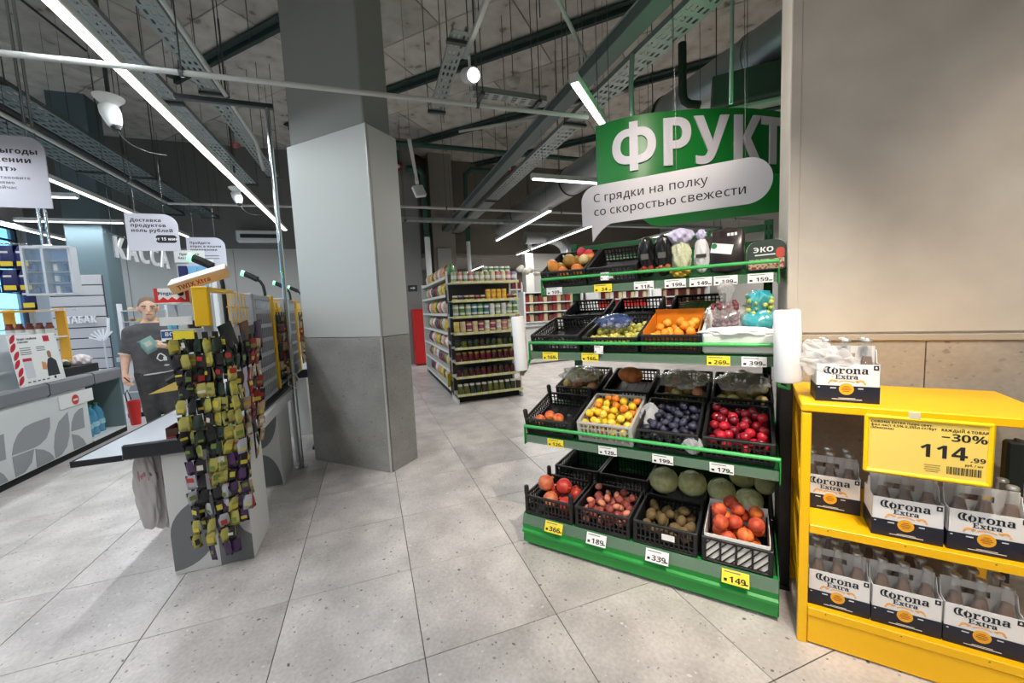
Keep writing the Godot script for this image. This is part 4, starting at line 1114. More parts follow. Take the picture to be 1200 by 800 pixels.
func shelf_packs(T4: float, h4: float) -> void:
	# wrapped vegetables at the right of the top shelf
	var black := mt("black bag", c8(22, 22, 24), 0.3)
	for k in 2:
		var o := thing("tomato_bag", ["left glossy black bag showing tomatoes on top shelf", "right glossy black bag with an orange band on top shelf"][k], "bag", rk([0.645, 0.735][k], h4 + 0.02, 0.45, T4 * 0.5), "black vegetable bags")
		piece(o, "bag", crumple(0.088, 0.23, 0.08, 1.7 + k, 40, 24, 0.32, 0.6), black)
		for q in 4: piece(o, "tomato", fruit_mesh("round", 0.017), mt("tomato dark", c8(136, 40, 30), 0.3) if k == 0 else mt("carrot dull", c8(150, 78, 44), 0.4), mv(-0.027 + 0.018 * q, 0.045 + 0.012 * (q % 2), 0.033))
		piece(o, "label", bx(Vector3(0.04, 0.03, 0.002), 0.0, Vector3(0.0, 0.125, 0.045)), mt("grey label", c8(96, 94, 94), 0.6))
	var o2 := thing("cauliflower", "cauliflower in lilac film on top shelf", "vegetable", rk(0.82, h4 + 0.02, 0.47, T4 * 0.4))
	piece(o2, "head", crumple(0.11, 0.2, 0.11, 0.7, 60, 34, 0.5, 0.55), grain("cauliflower curd", [[0.0, c8(150, 160, 116)], [0.5, c8(206, 208, 178)], [1.0, c8(228, 226, 206)]], 0.08, 6.0, 0.7, 40, 4))
	piece(o2, "lilac_wrap", crumple(0.13, 0.09, 0.1, 2.3, 36, 16), mt("lilac film", c8(198, 192, 222), 0.3), mv(0, 0.165, 0))
	piece(o2, "base_band", crumple(0.10, 0.07, 0.1, 1.1), mt("yellow band", c8(212, 176, 66), 0.5), mv(0.0, -0.015, 0.02))
	var o3 := thing("mushroom_pack", "white pack with a lilac tie beside the cauliflower", "pack", rk(0.925, h4 + 0.02, 0.47, T4 * 0.4))
	piece(o3, "bag", crumple(0.075, 0.19, 0.07, 3.3, 36, 20, 0.4, 0.6), mt("white pack film", c8(218, 218, 222), 0.35))
	piece(o3, "tie", crumple(0.05, 0.06, 0.04, 0.9), mats["lilac film"], mv(0, 0.175, 0))
	piece(o3, "label", bx(Vector3(0.05, 0.018, 0.002), 0.0, Vector3(0, 0.10, 0.040)), mt("dark label", c8(60, 52, 50), 0.6))
	var o4 := thing("avocado_pack", "dark square pack with a white and green sticker on top shelf", "pack", rk(1.045, h4 + 0.01, 0.44, -0.12, -0.12))
	var b := MB.new()
	b.blob(func(th: float, t: float) -> Vector3:
		var px := clampf(cos(th) * 1.35, -1.0, 1.0)
		var thick := 0.032 * sin(PI * clampf(t, 0.03, 0.97)) + 0.003
		if t <= 0.0 or t >= 1.0: return Vector3(px * 0.077 * 0.0, t * 0.24, 0)
		return Vector3(px * 0.077, t * 0.24, sin(th) * thick), 28, 14)
	piece(o4, "bag", b.done(), grain("dark fruit bag", [[0.0, c8(28, 22, 28)], [0.5, c8(46, 38, 42)], [1.0, c8(76, 64, 52)]], 0.02, 3.0, 0.3, 41, 3))
	piece(o4, "sticker", bx(Vector3(0.10, 0.05, 0.002), 0.0, Vector3.ZERO), mats["white tag"], eul(Vector3(-0.02, 0.125, 0.036), 0, 0, -0.22))
	piece(o4, "green_dot", turned([Vector2(0, 0), Vector2(0.014, 0), Vector2(0.014, 0.002), Vector2(0, 0.002)], 16), mt("leaf green", c8(40, 120, 66), 0.5), eul(Vector3(-0.055, 0.142, 0.037), PI / 2, 0, 0))
	lettering(o4, "print", "▪ ▪ ▪", 0.012, mats["white tag"], mv(0.025, 0.195, 0.022))
	var o5 := thing("eco_salad_pack", "dark green tray pack lettered ЭКО at right end of top shelf", "pack", rk(1.215, h4 + 0.01, 0.435, -0.1, -0.08))
	piece(o5, "tray", cut(rounded(0.165, 0.15, [0.02, 0.02, 0.05, 0.05]), -0.05, 0.0), mt("eco pack green", c8(34, 52, 38), 0.35), mv(0, 0.078, 0))
	piece(o5, "clear_edge", cut(rounded(0.18, 0.165, [0.02, 0.02, 0.05, 0.05]), -0.056, -0.05), mt("clear edge", c8(206, 212, 204), 0.3), mv(0, 0.08, 0))
	piece(o5, "produce_picture", cut(rounded(0.15, 0.05, [0.015, 0.015, 0.004, 0.004]), 0.0, 0.0012), grain("salad print", [[0.0, c8(110, 26, 30)], [0.4, c8(150, 60, 46)], [0.6, c8(196, 190, 170)], [1.0, c8(110, 120, 60)]], 0.05, 4.0, 0.4, 42, 3), mv(0, 0.034, 0))
	piece(o5, "tomato_picture", cut(rounded(0.035, 0.05, [0.015, 0.015, 0.015, 0.015]), 0.0, 0.0014), mt("tomato print", c8(190, 66, 38), 0.4), mv(0.058, 0.085, 0))
	lettering(o5, "eco_lettering", "ЭКО", 0.026, mats["white tag"], mv(-0.012, 0.106, 0.001), true, 0.001, false, true, 1.25)
	piece(o5, "small_print", bx(Vector3(0.085, 0.006, 0.001), 0.0, Vector3(-0.005, 0.080, 0.001)), mats["white tag"])

# ---------------------------------------------------------------- yellow drinks shelf
func beer_bottle() -> Node3D:
	var t := thing("beer_bottle", "", "bottle", Transform3D())
	var p := [Vector2(0, 0.002), Vector2(0.024, 0), Vector2(0.029, 0.006), Vector2(0.0295, 0.02), Vector2(0.0295, 0.11), Vector2(0.027, 0.125), Vector2(0.019, 0.155), Vector2(0.0145, 0.18), Vector2(0.0128, 0.215), Vector2(0.0128, 0.222), Vector2(0.0145, 0.224), Vector2(0.0145, 0.231), Vector2(0.0128, 0.234), Vector2(0, 0.235)]
	piece(t, "glass", turned(p, 16), film("bottle glass", c8(206, 214, 212), 0.15, 0.03))
	piece(t, "beer", turned([Vector2(0, 0.006), Vector2(0.026, 0.008), Vector2(0.0268, 0.11), Vector2(0.0245, 0.125), Vector2(0.017, 0.154), Vector2(0.0135, 0.172), Vector2(0, 0.173)], 14), film("pale beer", c8(104, 52, 14), 0.8, 0.06))
	piece(t, "cap", turned([Vector2(0.0148, 0.229), Vector2(0.0158, 0.2295), Vector2(0.015, 0.237), Vector2(0.0125, 0.2395), Vector2(0, 0.2395)], 16), mt("silver cap", c8(176, 176, 174), 0.35, 0.6))
	return t

func beer_pack(label: String, group: String) -> Node3D:
	var t := thing("beer_six_pack", label, "carton", Transform3D(), group)
	var w := 0.190
	var d := 0.128
	var h := 0.148
	var wht := mt("carton white", c8(228, 228, 230), 0.45)
	var navy := mt("carton navy", c8(22, 28, 48), 0.45)
	var b := MB.new()
	b.box(Vector3(0, 0.0015, -d / 2), Vector3(w, 0.003, d))
	for z in [-0.001, -d + 0.001]: b.box(Vector3(0, h / 2, z), Vector3(w, h, 0.002))
	for s in [-1, 1]: b.prism(PackedVector2Array([Vector2(0, 0), Vector2(d, 0), Vector2(d, h), Vector2(d * 0.68, h + 0.002), Vector2(d * 0.56, h + 0.05), Vector2(d * 0.44, h + 0.05), Vector2(d * 0.32, h + 0.002), Vector2(0, h)]), 0, 0.002, Transform3D(Basis(Vector3(0, 0, -1), Vector3(0, 1, 0), Vector3(1, 0, 0)), Vector3(s * (w / 2 - 0.001) - 0.001, 0, 0)))
	piece(t, "carton", b.done(), wht)
	var hp := MB.new()
	# carrying panel with a hand hole: four strips round the hole
	for q in [[-w / 2 + 0.003, -0.052, 0.0, 0.212], [0.034, w / 2 - 0.003, 0.0, 0.212], [-0.052, 0.034, 0.0, 0.162], [-0.052, 0.034, 0.184, 0.212]]:
		hp.box(Vector3((q[0] + q[1]) / 2, (q[2] + q[3]) / 2, -d / 2), Vector3(q[1] - q[0], q[3] - q[2], 0.003))
	piece(t, "handle_panel", hp.done(), mt("carton grey white", c8(206, 204, 204), 0.55))
	piece(t, "cell_divider", bx(Vector3(0.001, 0.11, d - 0.01), 0.0, Vector3(-0.0308, 0.06, -d / 2)), mats["carton grey white"])
	piece(t, "cell_divider", bx(Vector3(0.001, 0.11, d - 0.01), 0.0, Vector3(0.0308, 0.06, -d / 2)), mats["carton grey white"])
	piece(t, "navy_band", bx(Vector3(w + 0.001, 0.064, 0.0012), 0.0, Vector3(0, 0.032, 0.0008)), navy)
	for s in [-1, 1]: piece(t, "navy_band", bx(Vector3(0.0012, 0.064, d), 0.0, Vector3(s * (w / 2 + 0.0006), 0.032, -d / 2)), navy)
	var ink := mt("carton ink", c8(20, 24, 36), 0.5)
	lettering(t, "brand_lettering", "Corona", 0.026, ink, mv(-0.006, 0.1235, 0.001), true, 0.0008, true, true, 1.05)
	# blackletter flourish in front of the first letter
	var fl := MB.new()
	fl.prism(PackedVector2Array([Vector2(-0.058, 0.137), Vector2(-0.050, 0.136), Vector2(-0.0555, 0.128), Vector2(-0.0555, 0.118), Vector2(-0.047, 0.110), Vector2(-0.052, 0.1095), Vector2(-0.061, 0.117), Vector2(-0.062, 0.129)]), 0.0006, 0.0014)
	fl.prism(PackedVector2Array([Vector2(-0.042, 0.136), Vector2(-0.040, 0.136), Vector2(-0.041, 0.108), Vector2(-0.043, 0.105)]), 0.0006, 0.0014)
	piece(t, "lettering_flourish", fl.done(), ink)
	lettering(t, "brand_lettering", "Extra", 0.0165, ink, mv(-0.002, 0.0985, 0.001), true, 0.0008, true, true, 1.1)
	var gold := mt("carton gold", c8(236, 172, 44), 0.4)
	piece(t, "gold_seal", turned([Vector2(0, 0), Vector2(0.0225, 0), Vector2(0.0225, 0.0008), Vector2(0, 0.0008)], 28), gold, eul(Vector3(-0.002, 0.052, 0.0012), PI / 2, 0, 0))
	var tx := MB.new()
	for k in 4: tx.box(Vector3(-0.002, 0.062 - 0.0062 * k, 0.0024), Vector3([0.016, 0.026, 0.03, 0.02][k], 0.0028, 0.0006))
	piece(t, "seal_print", tx.done(), mt("seal brown", c8(176, 104, 20), 0.5))
	var cr := MB.new()
	# two facing griffin marks and a wreath over the seal, as simple scrolls
	for s in [-1.0, 1.0]:
		var pl := PackedVector2Array()
		for k in 9:
			var a := PI * k / 8
			pl.append(Vector2(-0.002 + s * (0.042 + 0.012 * cos(a)), 0.079 + 0.010 * sin(a)))
		for k in 9:
			var a := PI - PI * k / 8
			pl.append(Vector2(-0.002 + s * (0.042 + 0.006 * cos(a)), 0.077 + 0.005 * sin(a)))
		cr.prism(pl, 0.0006, 0.0013)
		cr.box(Vector3(-0.002 + s * 0.030, 0.083, 0.001), Vector3(0.008, 0.004, 0.0006))
		cr.box(Vector3(-0.002 + s * 0.054, 0.074, 0.001), Vector3(0.006, 0.006, 0.0006))
	var wr := PackedVector2Array()
	for k in 13: wr.append(Vector2(-0.002 + 0.024 * cos(PI * k / 12), 0.077 + 0.009 * sin(PI * k / 12)))
	for k in 13: wr.append(Vector2(-0.002 - 0.02 * cos(PI * k / 12), 0.077 + 0.0055 * sin(PI * k / 12)))
	cr.prism(wr, 0.0006, 0.0013)
	piece(t, "crest_print", cr.done(), mt("crest orange", c8(240, 176, 96), 0.5))
	var sm := MB.new()
	sm.box(Vector3(-0.042, 0.055, 0.0018), Vector3(0.018, 0.0035, 0.0006))
	sm.box(Vector3(0.040, 0.055, 0.0018), Vector3(0.015, 0.0035, 0.0006))
	sm.box(Vector3(-0.086, 0.056, 0.0018), Vector3(0.006, 0.003, 0.0006))
	sm.box(Vector3(0.0, 0.012, 0.0018), Vector3(0.09, 0.0022, 0.0006))
	sm.box(Vector3(0.0, 0.0165, 0.0018), Vector3(0.05, 0.0018, 0.0006))
	piece(t, "small_print", sm.done(), wht)
	piece(t, "corner_badge", bx(Vector3(0.015, 0.017, 0.0008), 0.0, Vector3(w / 2 - 0.012, h - 0.012, 0.0008)), ink)
	piece(t, "badge_mark", cut([Vector2(-0.003, -0.004), Vector2(0.003, -0.004), Vector2(0.003, 0.001), Vector2(0, 0.005), Vector2(-0.003, 0.001)], 0, 0.0006), wht, mv(w / 2 - 0.012, h - 0.011, 0.0012))
	return t

func yk(a: float, h: float, d: float, turn := 0.0) -> Transform3D:
	return YK * Transform3D(Basis(Vector3.UP, turn), Vector3(a, h, -d))

func yellow_shelf() -> void:
	var ye := mt("shelf yellow", c8(250, 192, 4), 0.38)
	var t := thing("drinks_shelf", "bright yellow metal shelf unit for beer beside the stone wall", "shelf", YK)
	var W := 0.665
	var D := 0.455
	for a in [0.0, W - 0.032]:
		for d in [0.0, D - 0.034]:
			piece(t, "post", bc(Vector3(a, 0, -d - 0.034), Vector3(a + 0.032, 0.962, -d), 0.003), ye)
	piece(t, "top_shelf", bc(Vector3(-0.002, 0.968, -D), Vector3(W + 0.002, 1.0, 0.004), 0.004), ye)
	for h in [0.478, 0.128]:
		var b := MB.new()
		b.box(Vector3(W / 2, h + 0.026, -D / 2), Vector3(W - 0.068, 0.012, D - 0.004))
		b.box(Vector3(W / 2, h + 0.016, -0.004), Vector3(W - 0.066, 0.034, 0.012), 0.002)
		b.box(Vector3(W / 2, h + 0.016, -D + 0.004), Vector3(W - 0.066, 0.034, 0.008))
		var sh := piece(t, "shelf", b.done(), ye)
		for k in 3: piece(sh, "rivet", turned([Vector2(0, 0), Vector2(0.0028, 0), Vector2(0.002, 0.001), Vector2(0, 0.001)], 8), mt("dark rivet", c8(130, 96, 10), 0.5), eul(Vector3(0.09 + 0.22 * k, h + 0.022, 0.002), PI / 2, 0, 0))
	piece(t, "plinth", bc(Vector3(0.034, 0.008, -0.02), Vector3(W - 0.034, 0.124, -0.004), 0.002), ye)
	for a in [0.006, W - 0.012]:
		for h in [0.49, 0.14]: piece(t, "side_rail", bc(Vector3(a, h, -D + 0.036), Vector3(a + 0.006, h + 0.035, -0.036)), ye)
	for k in 2: piece(t, "side_brace", rod([Vector3(0.01, [0.16, 0.53][k], -0.04), Vector3(0.01, [0.48, 0.95][k], -D + 0.04)], 0.005, 6), ye)
	# packs and their bottles
	var pk := beer_pack("beer carton standing alone on top of the yellow shelf", "beer cartons")
	var bt := beer_bottle()
	var spots := [[0.144, 1.0, 0.062, "beer carton standing alone on top of the yellow shelf", "clear beer bottle in the carton on top of yellow shelf"],
		[0.118, 0.511, 0.16, "left beer carton on the middle shelf, set back and half shaded", "clear beer bottle in the left carton of middle shelf"],
		[0.318, 0.511, 0.03, "beer carton below the left half of the yellow price sign", "clear beer bottle in the carton below the price sign"],
		[0.518, 0.511, 0.03, "right beer carton on the middle shelf at the picture edge", "clear beer bottle in the right carton of middle shelf"],
		[0.132, 0.161, 0.03, "left beer carton on the lowest yellow shelf", "clear beer bottle in the left carton of lowest shelf"],
		[0.327, 0.161, 0.03, "middle beer carton on the lowest yellow shelf", "clear beer bottle in the middle carton of lowest shelf"],
		[0.522, 0.161, 0.03, "right beer carton on the lowest yellow shelf", "clear beer bottle in the right carton of lowest shelf"]]
	var first := true
	for s in spots:
		var x := yk(s[0], s[1], s[2], 0.03 if s[1] > 0.9 else rng.randf_range(-0.02, 0.02))
		if first:
			pk.transform = x
		else: copy(pk, x, s[3], "beer cartons")
		for i in 3:
			for j in 2:
				var p := x * mv(-0.0615 + 0.0615 * i, 0.0035, -0.0325 - 0.063 * j)
				if first and i == 0 and j == 0:
					bt.transform = p
					tag(bt, s[4], "bottle", s[4])
				else: copy(bt, p, s[4], s[4])
		first = false
	# second rows behind the middle and lowest packs
	for s in [[0.132, 0.161, 0.21], [0.327, 0.161, 0.21]]:
		copy(pk, yk(s[0], s[1], s[2]), ["beer carton behind the left one on the lowest shelf", "beer carton behind the middle one on the lowest shelf"][0 if s[0] < 0.2 else 1], "beer cartons")
		for i in 3: copy(bt, yk(s[0], s[1], s[2]) * mv(-0.0615 + 0.0615 * i, 0.0035, -0.0325), "clear beer bottle in the back row of lowest shelf", "bottles in the back row")
	# price sign clipped to the front edge
	var g := thing("price_sign", "large yellow framed price sign reading 114.99", "sign", yk(0.342, 0.875, -0.018))
	var fr := MB.new()
	var W2 := 0.318
	var H2 := 0.212
	for q in [[0, H2 / 2 - 0.006, W2, 0.014], [0, -H2 / 2 + 0.006, W2, 0.014]]: fr.box(Vector3(q[0], q[1], 0.004), Vector3(q[2], q[3], 0.012), 0.005)
	for s in [-1, 1]: fr.box(Vector3(s * (W2 / 2 - 0.006), 0, 0.004), Vector3(0.014, H2, 0.012), 0.005)
	piece(g, "frame", fr.done(), mt("frame yellow", c8(250, 214, 10), 0.35))
	piece(g, "card", bx(Vector3(W2 - 0.012, H2 - 0.012, 0.002), 0.0, Vector3(0, 0, 0.001)), mt("card yellow", c8(244, 214, 108), 0.55))
	piece(g, "clip", bx(Vector3(0.03, 0.025, 0.008), 0.002, Vector3(-0.03, H2 / 2 + 0.008, 0.006)), mt("clear clip", c8(214, 206, 180), 0.3))
	var ink := mt("sign ink", c8(34, 32, 40), 0.6)
	lettering(g, "product_line", "CORONA EXTRA Пиво свет.", 0.0085, ink, mv(-0.142, 0.082, 0.0024), true, 0.0005, false, false, 1.05)
	lettering(g, "product_line", "фил паст 4,5% 0,355л ст/бут", 0.0085, ink, mv(-0.142, 0.071, 0.0024), true, 0.0005, false, false, 1.05)
	lettering(g, "product_line", "(Мексика)", 0.0085, ink, mv(-0.142, 0.060, 0.0024), true, 0.0005, false, false, 1.05)
	lettering(g, "offer_line", "КАЖДЫЙ 4 ТОВАР", 0.0095, ink, mv(0.092, 0.071, 0.0024), true, 0.0005, false, true, 0.95)
	lettering(g, "discount", "−30%", 0.026, ink, mv(0.092, 0.047, 0.0024), true, 0.0005, false, true, 1.2)
	lettering(g, "price", "114", 0.046, ink, mv(0.044, -0.006, 0.0024), true, 0.0005, false, true, 1.12)
	lettering(g, "price_kopecks", ".99", 0.016, ink, mv(0.126, -0.023, 0.0024), true, 0.0005, false, true, 1.2)
	lettering(g, "unit_line", "руб. / шт", 0.007, ink, mv(0.118, -0.042, 0.0024), true, 0.0005)
	var br := MB.new()
	var x0 := 0.055
	for k in 26:
		var ww: float = [0.0014, 0.0028, 0.0008, 0.002][(k * 7) % 4]
		br.box(Vector3(x0 + ww / 2, -0.066, 0.0026), Vector3(ww, 0.026, 0.0005))
		x0 += ww + [0.0012, 0.0008, 0.0022][(k * 5) % 3]
	piece(g, "barcode", br.done(), ink)
	var ln := MB.new()
	for k in 4: ln.box(Vector3(0.02, -0.055 - 0.0075 * k, 0.0026), Vector3([0.04, 0.036, 0.04, 0.03][k], 0.0012, 0.0005))
	piece(g, "fine_print", ln.done(), ink)
	# black wire trolley right of the shelf
	var k2 := thing("wire_trolley", "black wire trolley at the right picture edge behind yellow shelf", "trolley", yk(0.668, 0.0, 0.395))
	var bw := mt("black wire", c8(24, 26, 26), 0.5)
	piece(k2, "corner_post", bx(Vector3(0.05, 0.28, 0.05), 0.008, Vector3(0.035, 0.68, 0)), mt("dark green plastic", c8(28, 36, 32), 0.5))
	piece(k2, "leg", bx(Vector3(0.02, 0.54, 0.02), 0.003, Vector3(0.035, 0.27, 0)), bw)
	piece(k2, "leg", bx(Vector3(0.02, 0.54, 0.02), 0.003, Vector3(0.4, 0.27, 0)), bw)
	var wm := MB.new()
	for y in [0.42, 0.5, 0.58, 0.66, 0.74]: wm.tube([Vector3(0.03, y, 0), Vector3(0.42, y + (0.0 if y < 0.7 else -0.08), 0.02)], 0.004, 6)
	for x in [0.1, 0.17, 0.24, 0.31, 0.38]: wm.tube([Vector3(x, 0.36, 0), Vector3(x, 0.76 - 0.1 * x, 0)], 0.004, 6)
	piece(k2, "wire_side", wm.done(), bw)
	piece(k2, "rim", rod([Vector3(0.035, 0.82, 0), Vector3(0.1, 0.80, 0), Vector3(0.42, 0.72, 0.02)], 0.012, 8), mats["dark green plastic"])
	piece(k2, "floor_mesh", bx(Vector3(0.4, 0.01, 0.08), 0.0, Vector3(0.22, 0.36, 0.02)), bw)

# ---------------------------------------------------------------- checkout lane
func petal(s: float, n := 8) -> Array:
	# leaf shape from (0,0) to (s,s): two quarter arcs
	var out := []
	for k in n + 1:
		var a := PI / 2 * k / n
		out.append(Vector2(s * sin(a), s * (1.0 - cos(a))))
	for k in range(1, n):
		var a := PI / 2 * k / n
		out.append(Vector2(s * (1.0 - sin(a)), s * cos(a)))
	return out

func quarter(s: float, n := 8) -> Array:
	var out := [Vector2(0, 0)]
	for k in n + 1:
		var a := PI / 2 * k / n
		out.append(Vector2(s * cos(a), s * sin(a)))
	return out

func sachet_mesh(w: float, h: float) -> ArrayMesh:
	var key := "sachet%s%s" % [w, h]
	if not shapes.has(key):
		var b := MB.new()
		b.smooth()
		var e := 0.0
		for s in [1.0, -1.0]:
			var g := []
			for j in 4:
				var row := []
				for i in 4:
					var u := i / 3.0
					var v := j / 3.0
					var z: float = 0.007 * sin(PI * u) * sin(PI * v) * s
					row.append(Vector3((u - 0.5) * w, (v - 0.5) * h, z))
				g.append(row)
			for j in 3:
				for i in 3:
					if s > 0: b.quad(g[j][i], g[j][i + 1], g[j + 1][i + 1], g[j + 1][i])
					else: b.quad(g[j][i], g[j + 1][i], g[j + 1][i + 1], g[j][i + 1])
		shapes[key] = b.done()
	return shapes[key]

func sachet_strip(label: String, xf: Transform3D, n: int, cols: Array, low: Array, w := 0.048, h := 0.082, group := "strips of sachets") -> void:
	var t := thing("sachet_strip", label, "sachets", xf, group)
	piece(t, "hanger_strip", bx(Vector3(0.016, n * h + 0.03, 0.0012), 0.0, Vector3(0, -n * h / 2 + 0.015, -0.009)), mats["sachet black"])
	var sway := rng.randf_range(-0.012, 0.012)
	for k in n:
		var pal := low if k > n * rng.randf_range(0.5, 0.68) else cols
		var c: String = pal[rng.randi() % pal.size()]
		var sw := w * rng.randf_range(0.8, 1.12)
		var sq := snappedf(sw, 0.006)
		var o := piece(t, "sachet", sachet_mesh(sq, h * 0.97), mats[c], eul(Vector3(sway * sin(k * 0.9) + rng.randf_range(-0.008, 0.008), -h * (k + 0.5) + rng.randf_range(-0.006, 0.006), rng.randf_range(-0.006, 0.006)), rng.randf_range(-0.18, 0.18), rng.randf_range(-0.75, 0.75), rng.randf_range(-0.14, 0.14)))
		var band: String = ["print yellow", "print white", "print yellow", "print green", "sachet black", "print yellow", "print red", "print green"][rng.randi() % 8]
		if rng.randf() < 0.75: piece(o, "print_band", bx(Vector3(sq * rng.randf_range(0.4, 0.8), h * rng.randf_range(0.12, 0.4), 0.001), 0.0, Vector3(0, h * rng.randf_range(-0.22, 0.22), 0.0072)), mats[band])

func checkout() -> void:
	var wp := mt("counter white", c8(214, 216, 216), 0.45)
	var gp := mt("counter print grey", c8(116, 120, 124), 0.5)
	var navy := mt("table edge navy", c8(26, 30, 38), 0.45)
	var top := mt("table steel", c8(176, 180, 188), 0.28, 0.35)
	mt("print yellow", c8(206, 190, 70), 0.4); mt("print white", c8(214, 210, 200), 0.4); mt("print red", c8(176, 44, 40), 0.4); mt("print green", c8(112, 134, 62), 0.4)
	mt("sachet green", c8(42, 58, 46), 0.35); mt("sachet olive", c8(178, 172, 92), 0.35); mt("sachet purple", c8(70, 42, 84), 0.35); mt("sachet silver", c8(176, 176, 184), 0.3); mt("sachet beige", c8(190, 160, 128), 0.4); mt("sachet red", c8(150, 44, 48), 0.4); mt("sachet black", c8(34, 32, 36), 0.35)
	mt("sachet brown", c8(110, 78, 58), 0.4)
	var t := thing("checkout_counter", "pale checkout counter with dark-edged table nearest the viewer", "counter", Transform3D())
	var body := piece(t, "end_body", bc(Vector3(-1.136, 0.0, -3.03), Vector3(-0.75, 0.712, -2.645), 0.004), wp)
	# big leaf print on the end face
	var x0 := -1.136
	var lf := [Vector2(0, 0)]
	for k in 9: lf.append(Vector2(0.215 * sin(PI / 2 * k / 8), 0.02 + 0.215 * (1.0 - cos(PI / 2 * k / 8))))
	lf.append(Vector2(0.215, 0.43))
	for k in 9: lf.append(Vector2(0.215 - 0.215 * sin(PI / 2 * k / 8), 0.23 + 0.2 * cos(PI / 2 * k / 8)))
	piece(body, "leaf_print", cut(lf, 0, 0.0012), gp, mv(x0, 0.004, -2.6448))
	var l2 := [Vector2(0, 0), Vector2(0.165, 0), Vector2(0.165, 0.16)]
	for k in 7: l2.append(Vector2(0.12 - 0.12 * sin(PI / 2 * k / 6), 0.16 + 0.16 * (1 - cos(PI / 2 * k / 6))))
	piece(body, "leaf_print", cut([Vector2(0, 0), Vector2(0.165, 0), Vector2(0.165, 0.15), Vector2(0.13, 0.18), Vector2(0.0, 0.42)], 0, 0.0012), gp, mv(x0 + 0.219, 0.004, -2.6448))
	piece(t, "side_body", bc(Vector3(-0.94, 0.0, -4.2), Vector3(-0.79, 0.655, -3.72), 0.004), wp)
	for e in [[0.01, 0.0], [0.01, 0.33]]:
		piece(t, "leaf_print", cut(petal(0.14) if e[1] > 0.1 else quarter(0.14), 0, 0.0012), gp, Transform3D(Basis.from_scale(Vector3(1, 2.0, 1)), Vector3(-0.935, 0.01 + e[1], -3.7196)))
	piece(t, "table_frame", bc(Vector3(-1.265, 0.712, -4.9), Vector3(-0.80, 0.772, -2.62), 0.003), navy)
	for z in [[-2.61, -3.175], [-3.19, -3.585], [-3.60, -4.9]]:
		piece(t, "table_plate", bc(Vector3(-1.262, 0.773, z[1]), Vector3(-0.83, 0.790, z[0]), 0.003), top)
	piece(t, "front_edge", bc(Vector3(-1.276, 0.712, -2.62), Vector3(-0.80, 0.793, -2.596), 0.008), navy)
	piece(t, "bag_wing", bc(Vector3(-1.474, 0.722, -4.6), Vector3(-1.276, 0.742, -2.602), 0.003), top)
	piece(t, "wing_edge", bc(Vector3(-1.482, 0.712, -2.602), Vector3(-1.27, 0.7215, -2.596), 0.0), navy)
	piece(t, "wing_edge", bc(Vector3(-1.484, 0.712, -4.6), Vector3(-1.4745, 0.745, -2.594), 0.002), navy)
	piece(t, "wing_edge", bc(Vector3(-1.474, 0.7205, -2.601), Vector3(-1.277, 0.744, -2.594), 0.002), navy)
	piece(t, "side_rail", bc(Vector3(-0.795, 0.66, -4.45), Vector3(-0.738, 0.742, -2.88), 0.006), wp)
	piece(t, "rail_channel", bc(Vector3(-0.83, 0.742, -4.45), Vector3(-0.77, 0.762, -2.88), 0.002), navy)
	for z in [-2.95, -4.3]: piece(t, "rail_foot", bc(Vector3(-0.78, 0.0, z), Vector3(-0.755, 0.66, z + 0.03)), wp)
	for z in [-4.75]: piece(t, "table_leg", bc(Vector3(-1.2, 0.0, z), Vector3(-1.14, 0.712, z + 0.06), 0.004), wp)
	# next lane behind
	var t2 := thing("checkout_counter", "second checkout counter farther back beside the column", "counter", Transform3D())
	piece(t2, "body", bc(Vector3(-1.12, 0.0, -7.2), Vector3(-0.76, 0.70, -5.2), 0.004), wp)
	piece(t2, "table_plate", bc(Vector3(-1.3, 0.705, -7.3), Vector3(-0.74, 0.79, -5.16), 0.006), top)
	piece(t2, "front_edge", bc(Vector3(-1.31, 0.70, -5.158), Vector3(-0.73, 0.795, -5.14), 0.004), navy)
	# dark gate post at the column
	var gt := thing("gate_panel", "narrow dark blue gate panel beside the column foot", "gate", mv(-0.63, 0, -4.6))
	piece(gt, "leaf", bx(Vector3(0.05, 1.05, 0.4), 0.006, Vector3(0, 0.56, -0.2)), mt("gate navy", c8(20, 32, 56), 0.4))
	piece(gt, "foot", bx(Vector3(0.09, 0.03, 0.44), 0.004, Vector3(0, 0.015, -0.2)), mats["bracket steel"])
	# chrome pole with arm
	var chrome := mt("chrome", c8(196, 204, 208), 0.12, 0.95)
	var po := thing("chrome_pole", "tall chrome pole with a top arm at the checkout", "pole", mv(-0.706, 0, -4.1))
	piece(po, "tube", rod([Vector3(0, 0.0, 0), Vector3(0, 3.24, 0)], 0.02, 16), chrome)
	piece(po, "foot_plate", turned([Vector2(0, 0), Vector2(0.05, 0), Vector2(0.05, 0.008), Vector2(0, 0.012)], 20), chrome)
	piece(po, "arm", bc(Vector3(-0.66, 3.235, -0.02), Vector3(0.05, 3.275, 0.02), 0.004), mt("dark arm", c8(58, 62, 64), 0.4, 0.5))
	piece(po, "arm_brace", bc(Vector3(-0.012, 3.0, -0.012), Vector3(0.012, 3.235, 0.012)), mats["dark arm"])
	piece(po, "cable_loop", rod([Vector3(0.02, 0.9, 0.02), Vector3(0.05, 0.84, 0.03), Vector3(0.03, 0.76, 0.04), Vector3(-0.04, 0.8, 0.03), Vector3(-0.03, 0.88, 0.02), Vector3(0.01, 0.9, 0.02)], 0.004, 6), mats["white plastic"])
	# impulse rack standing on the counter
	var yl := mt("rack yellow", c8(238, 188, 12), 0.4)
	var gy := mt("rack grey", c8(166, 170, 178), 0.45)
	var r := thing("impulse_rack", "tall grey and yellow goods rack standing on the checkout", "rack", Transform3D())
	piece(r, "yellow_header", bc(Vector3(-0.952, 1.392, -2.80), Vector3(-0.872, 1.622, -2.765), 0.006), yl)
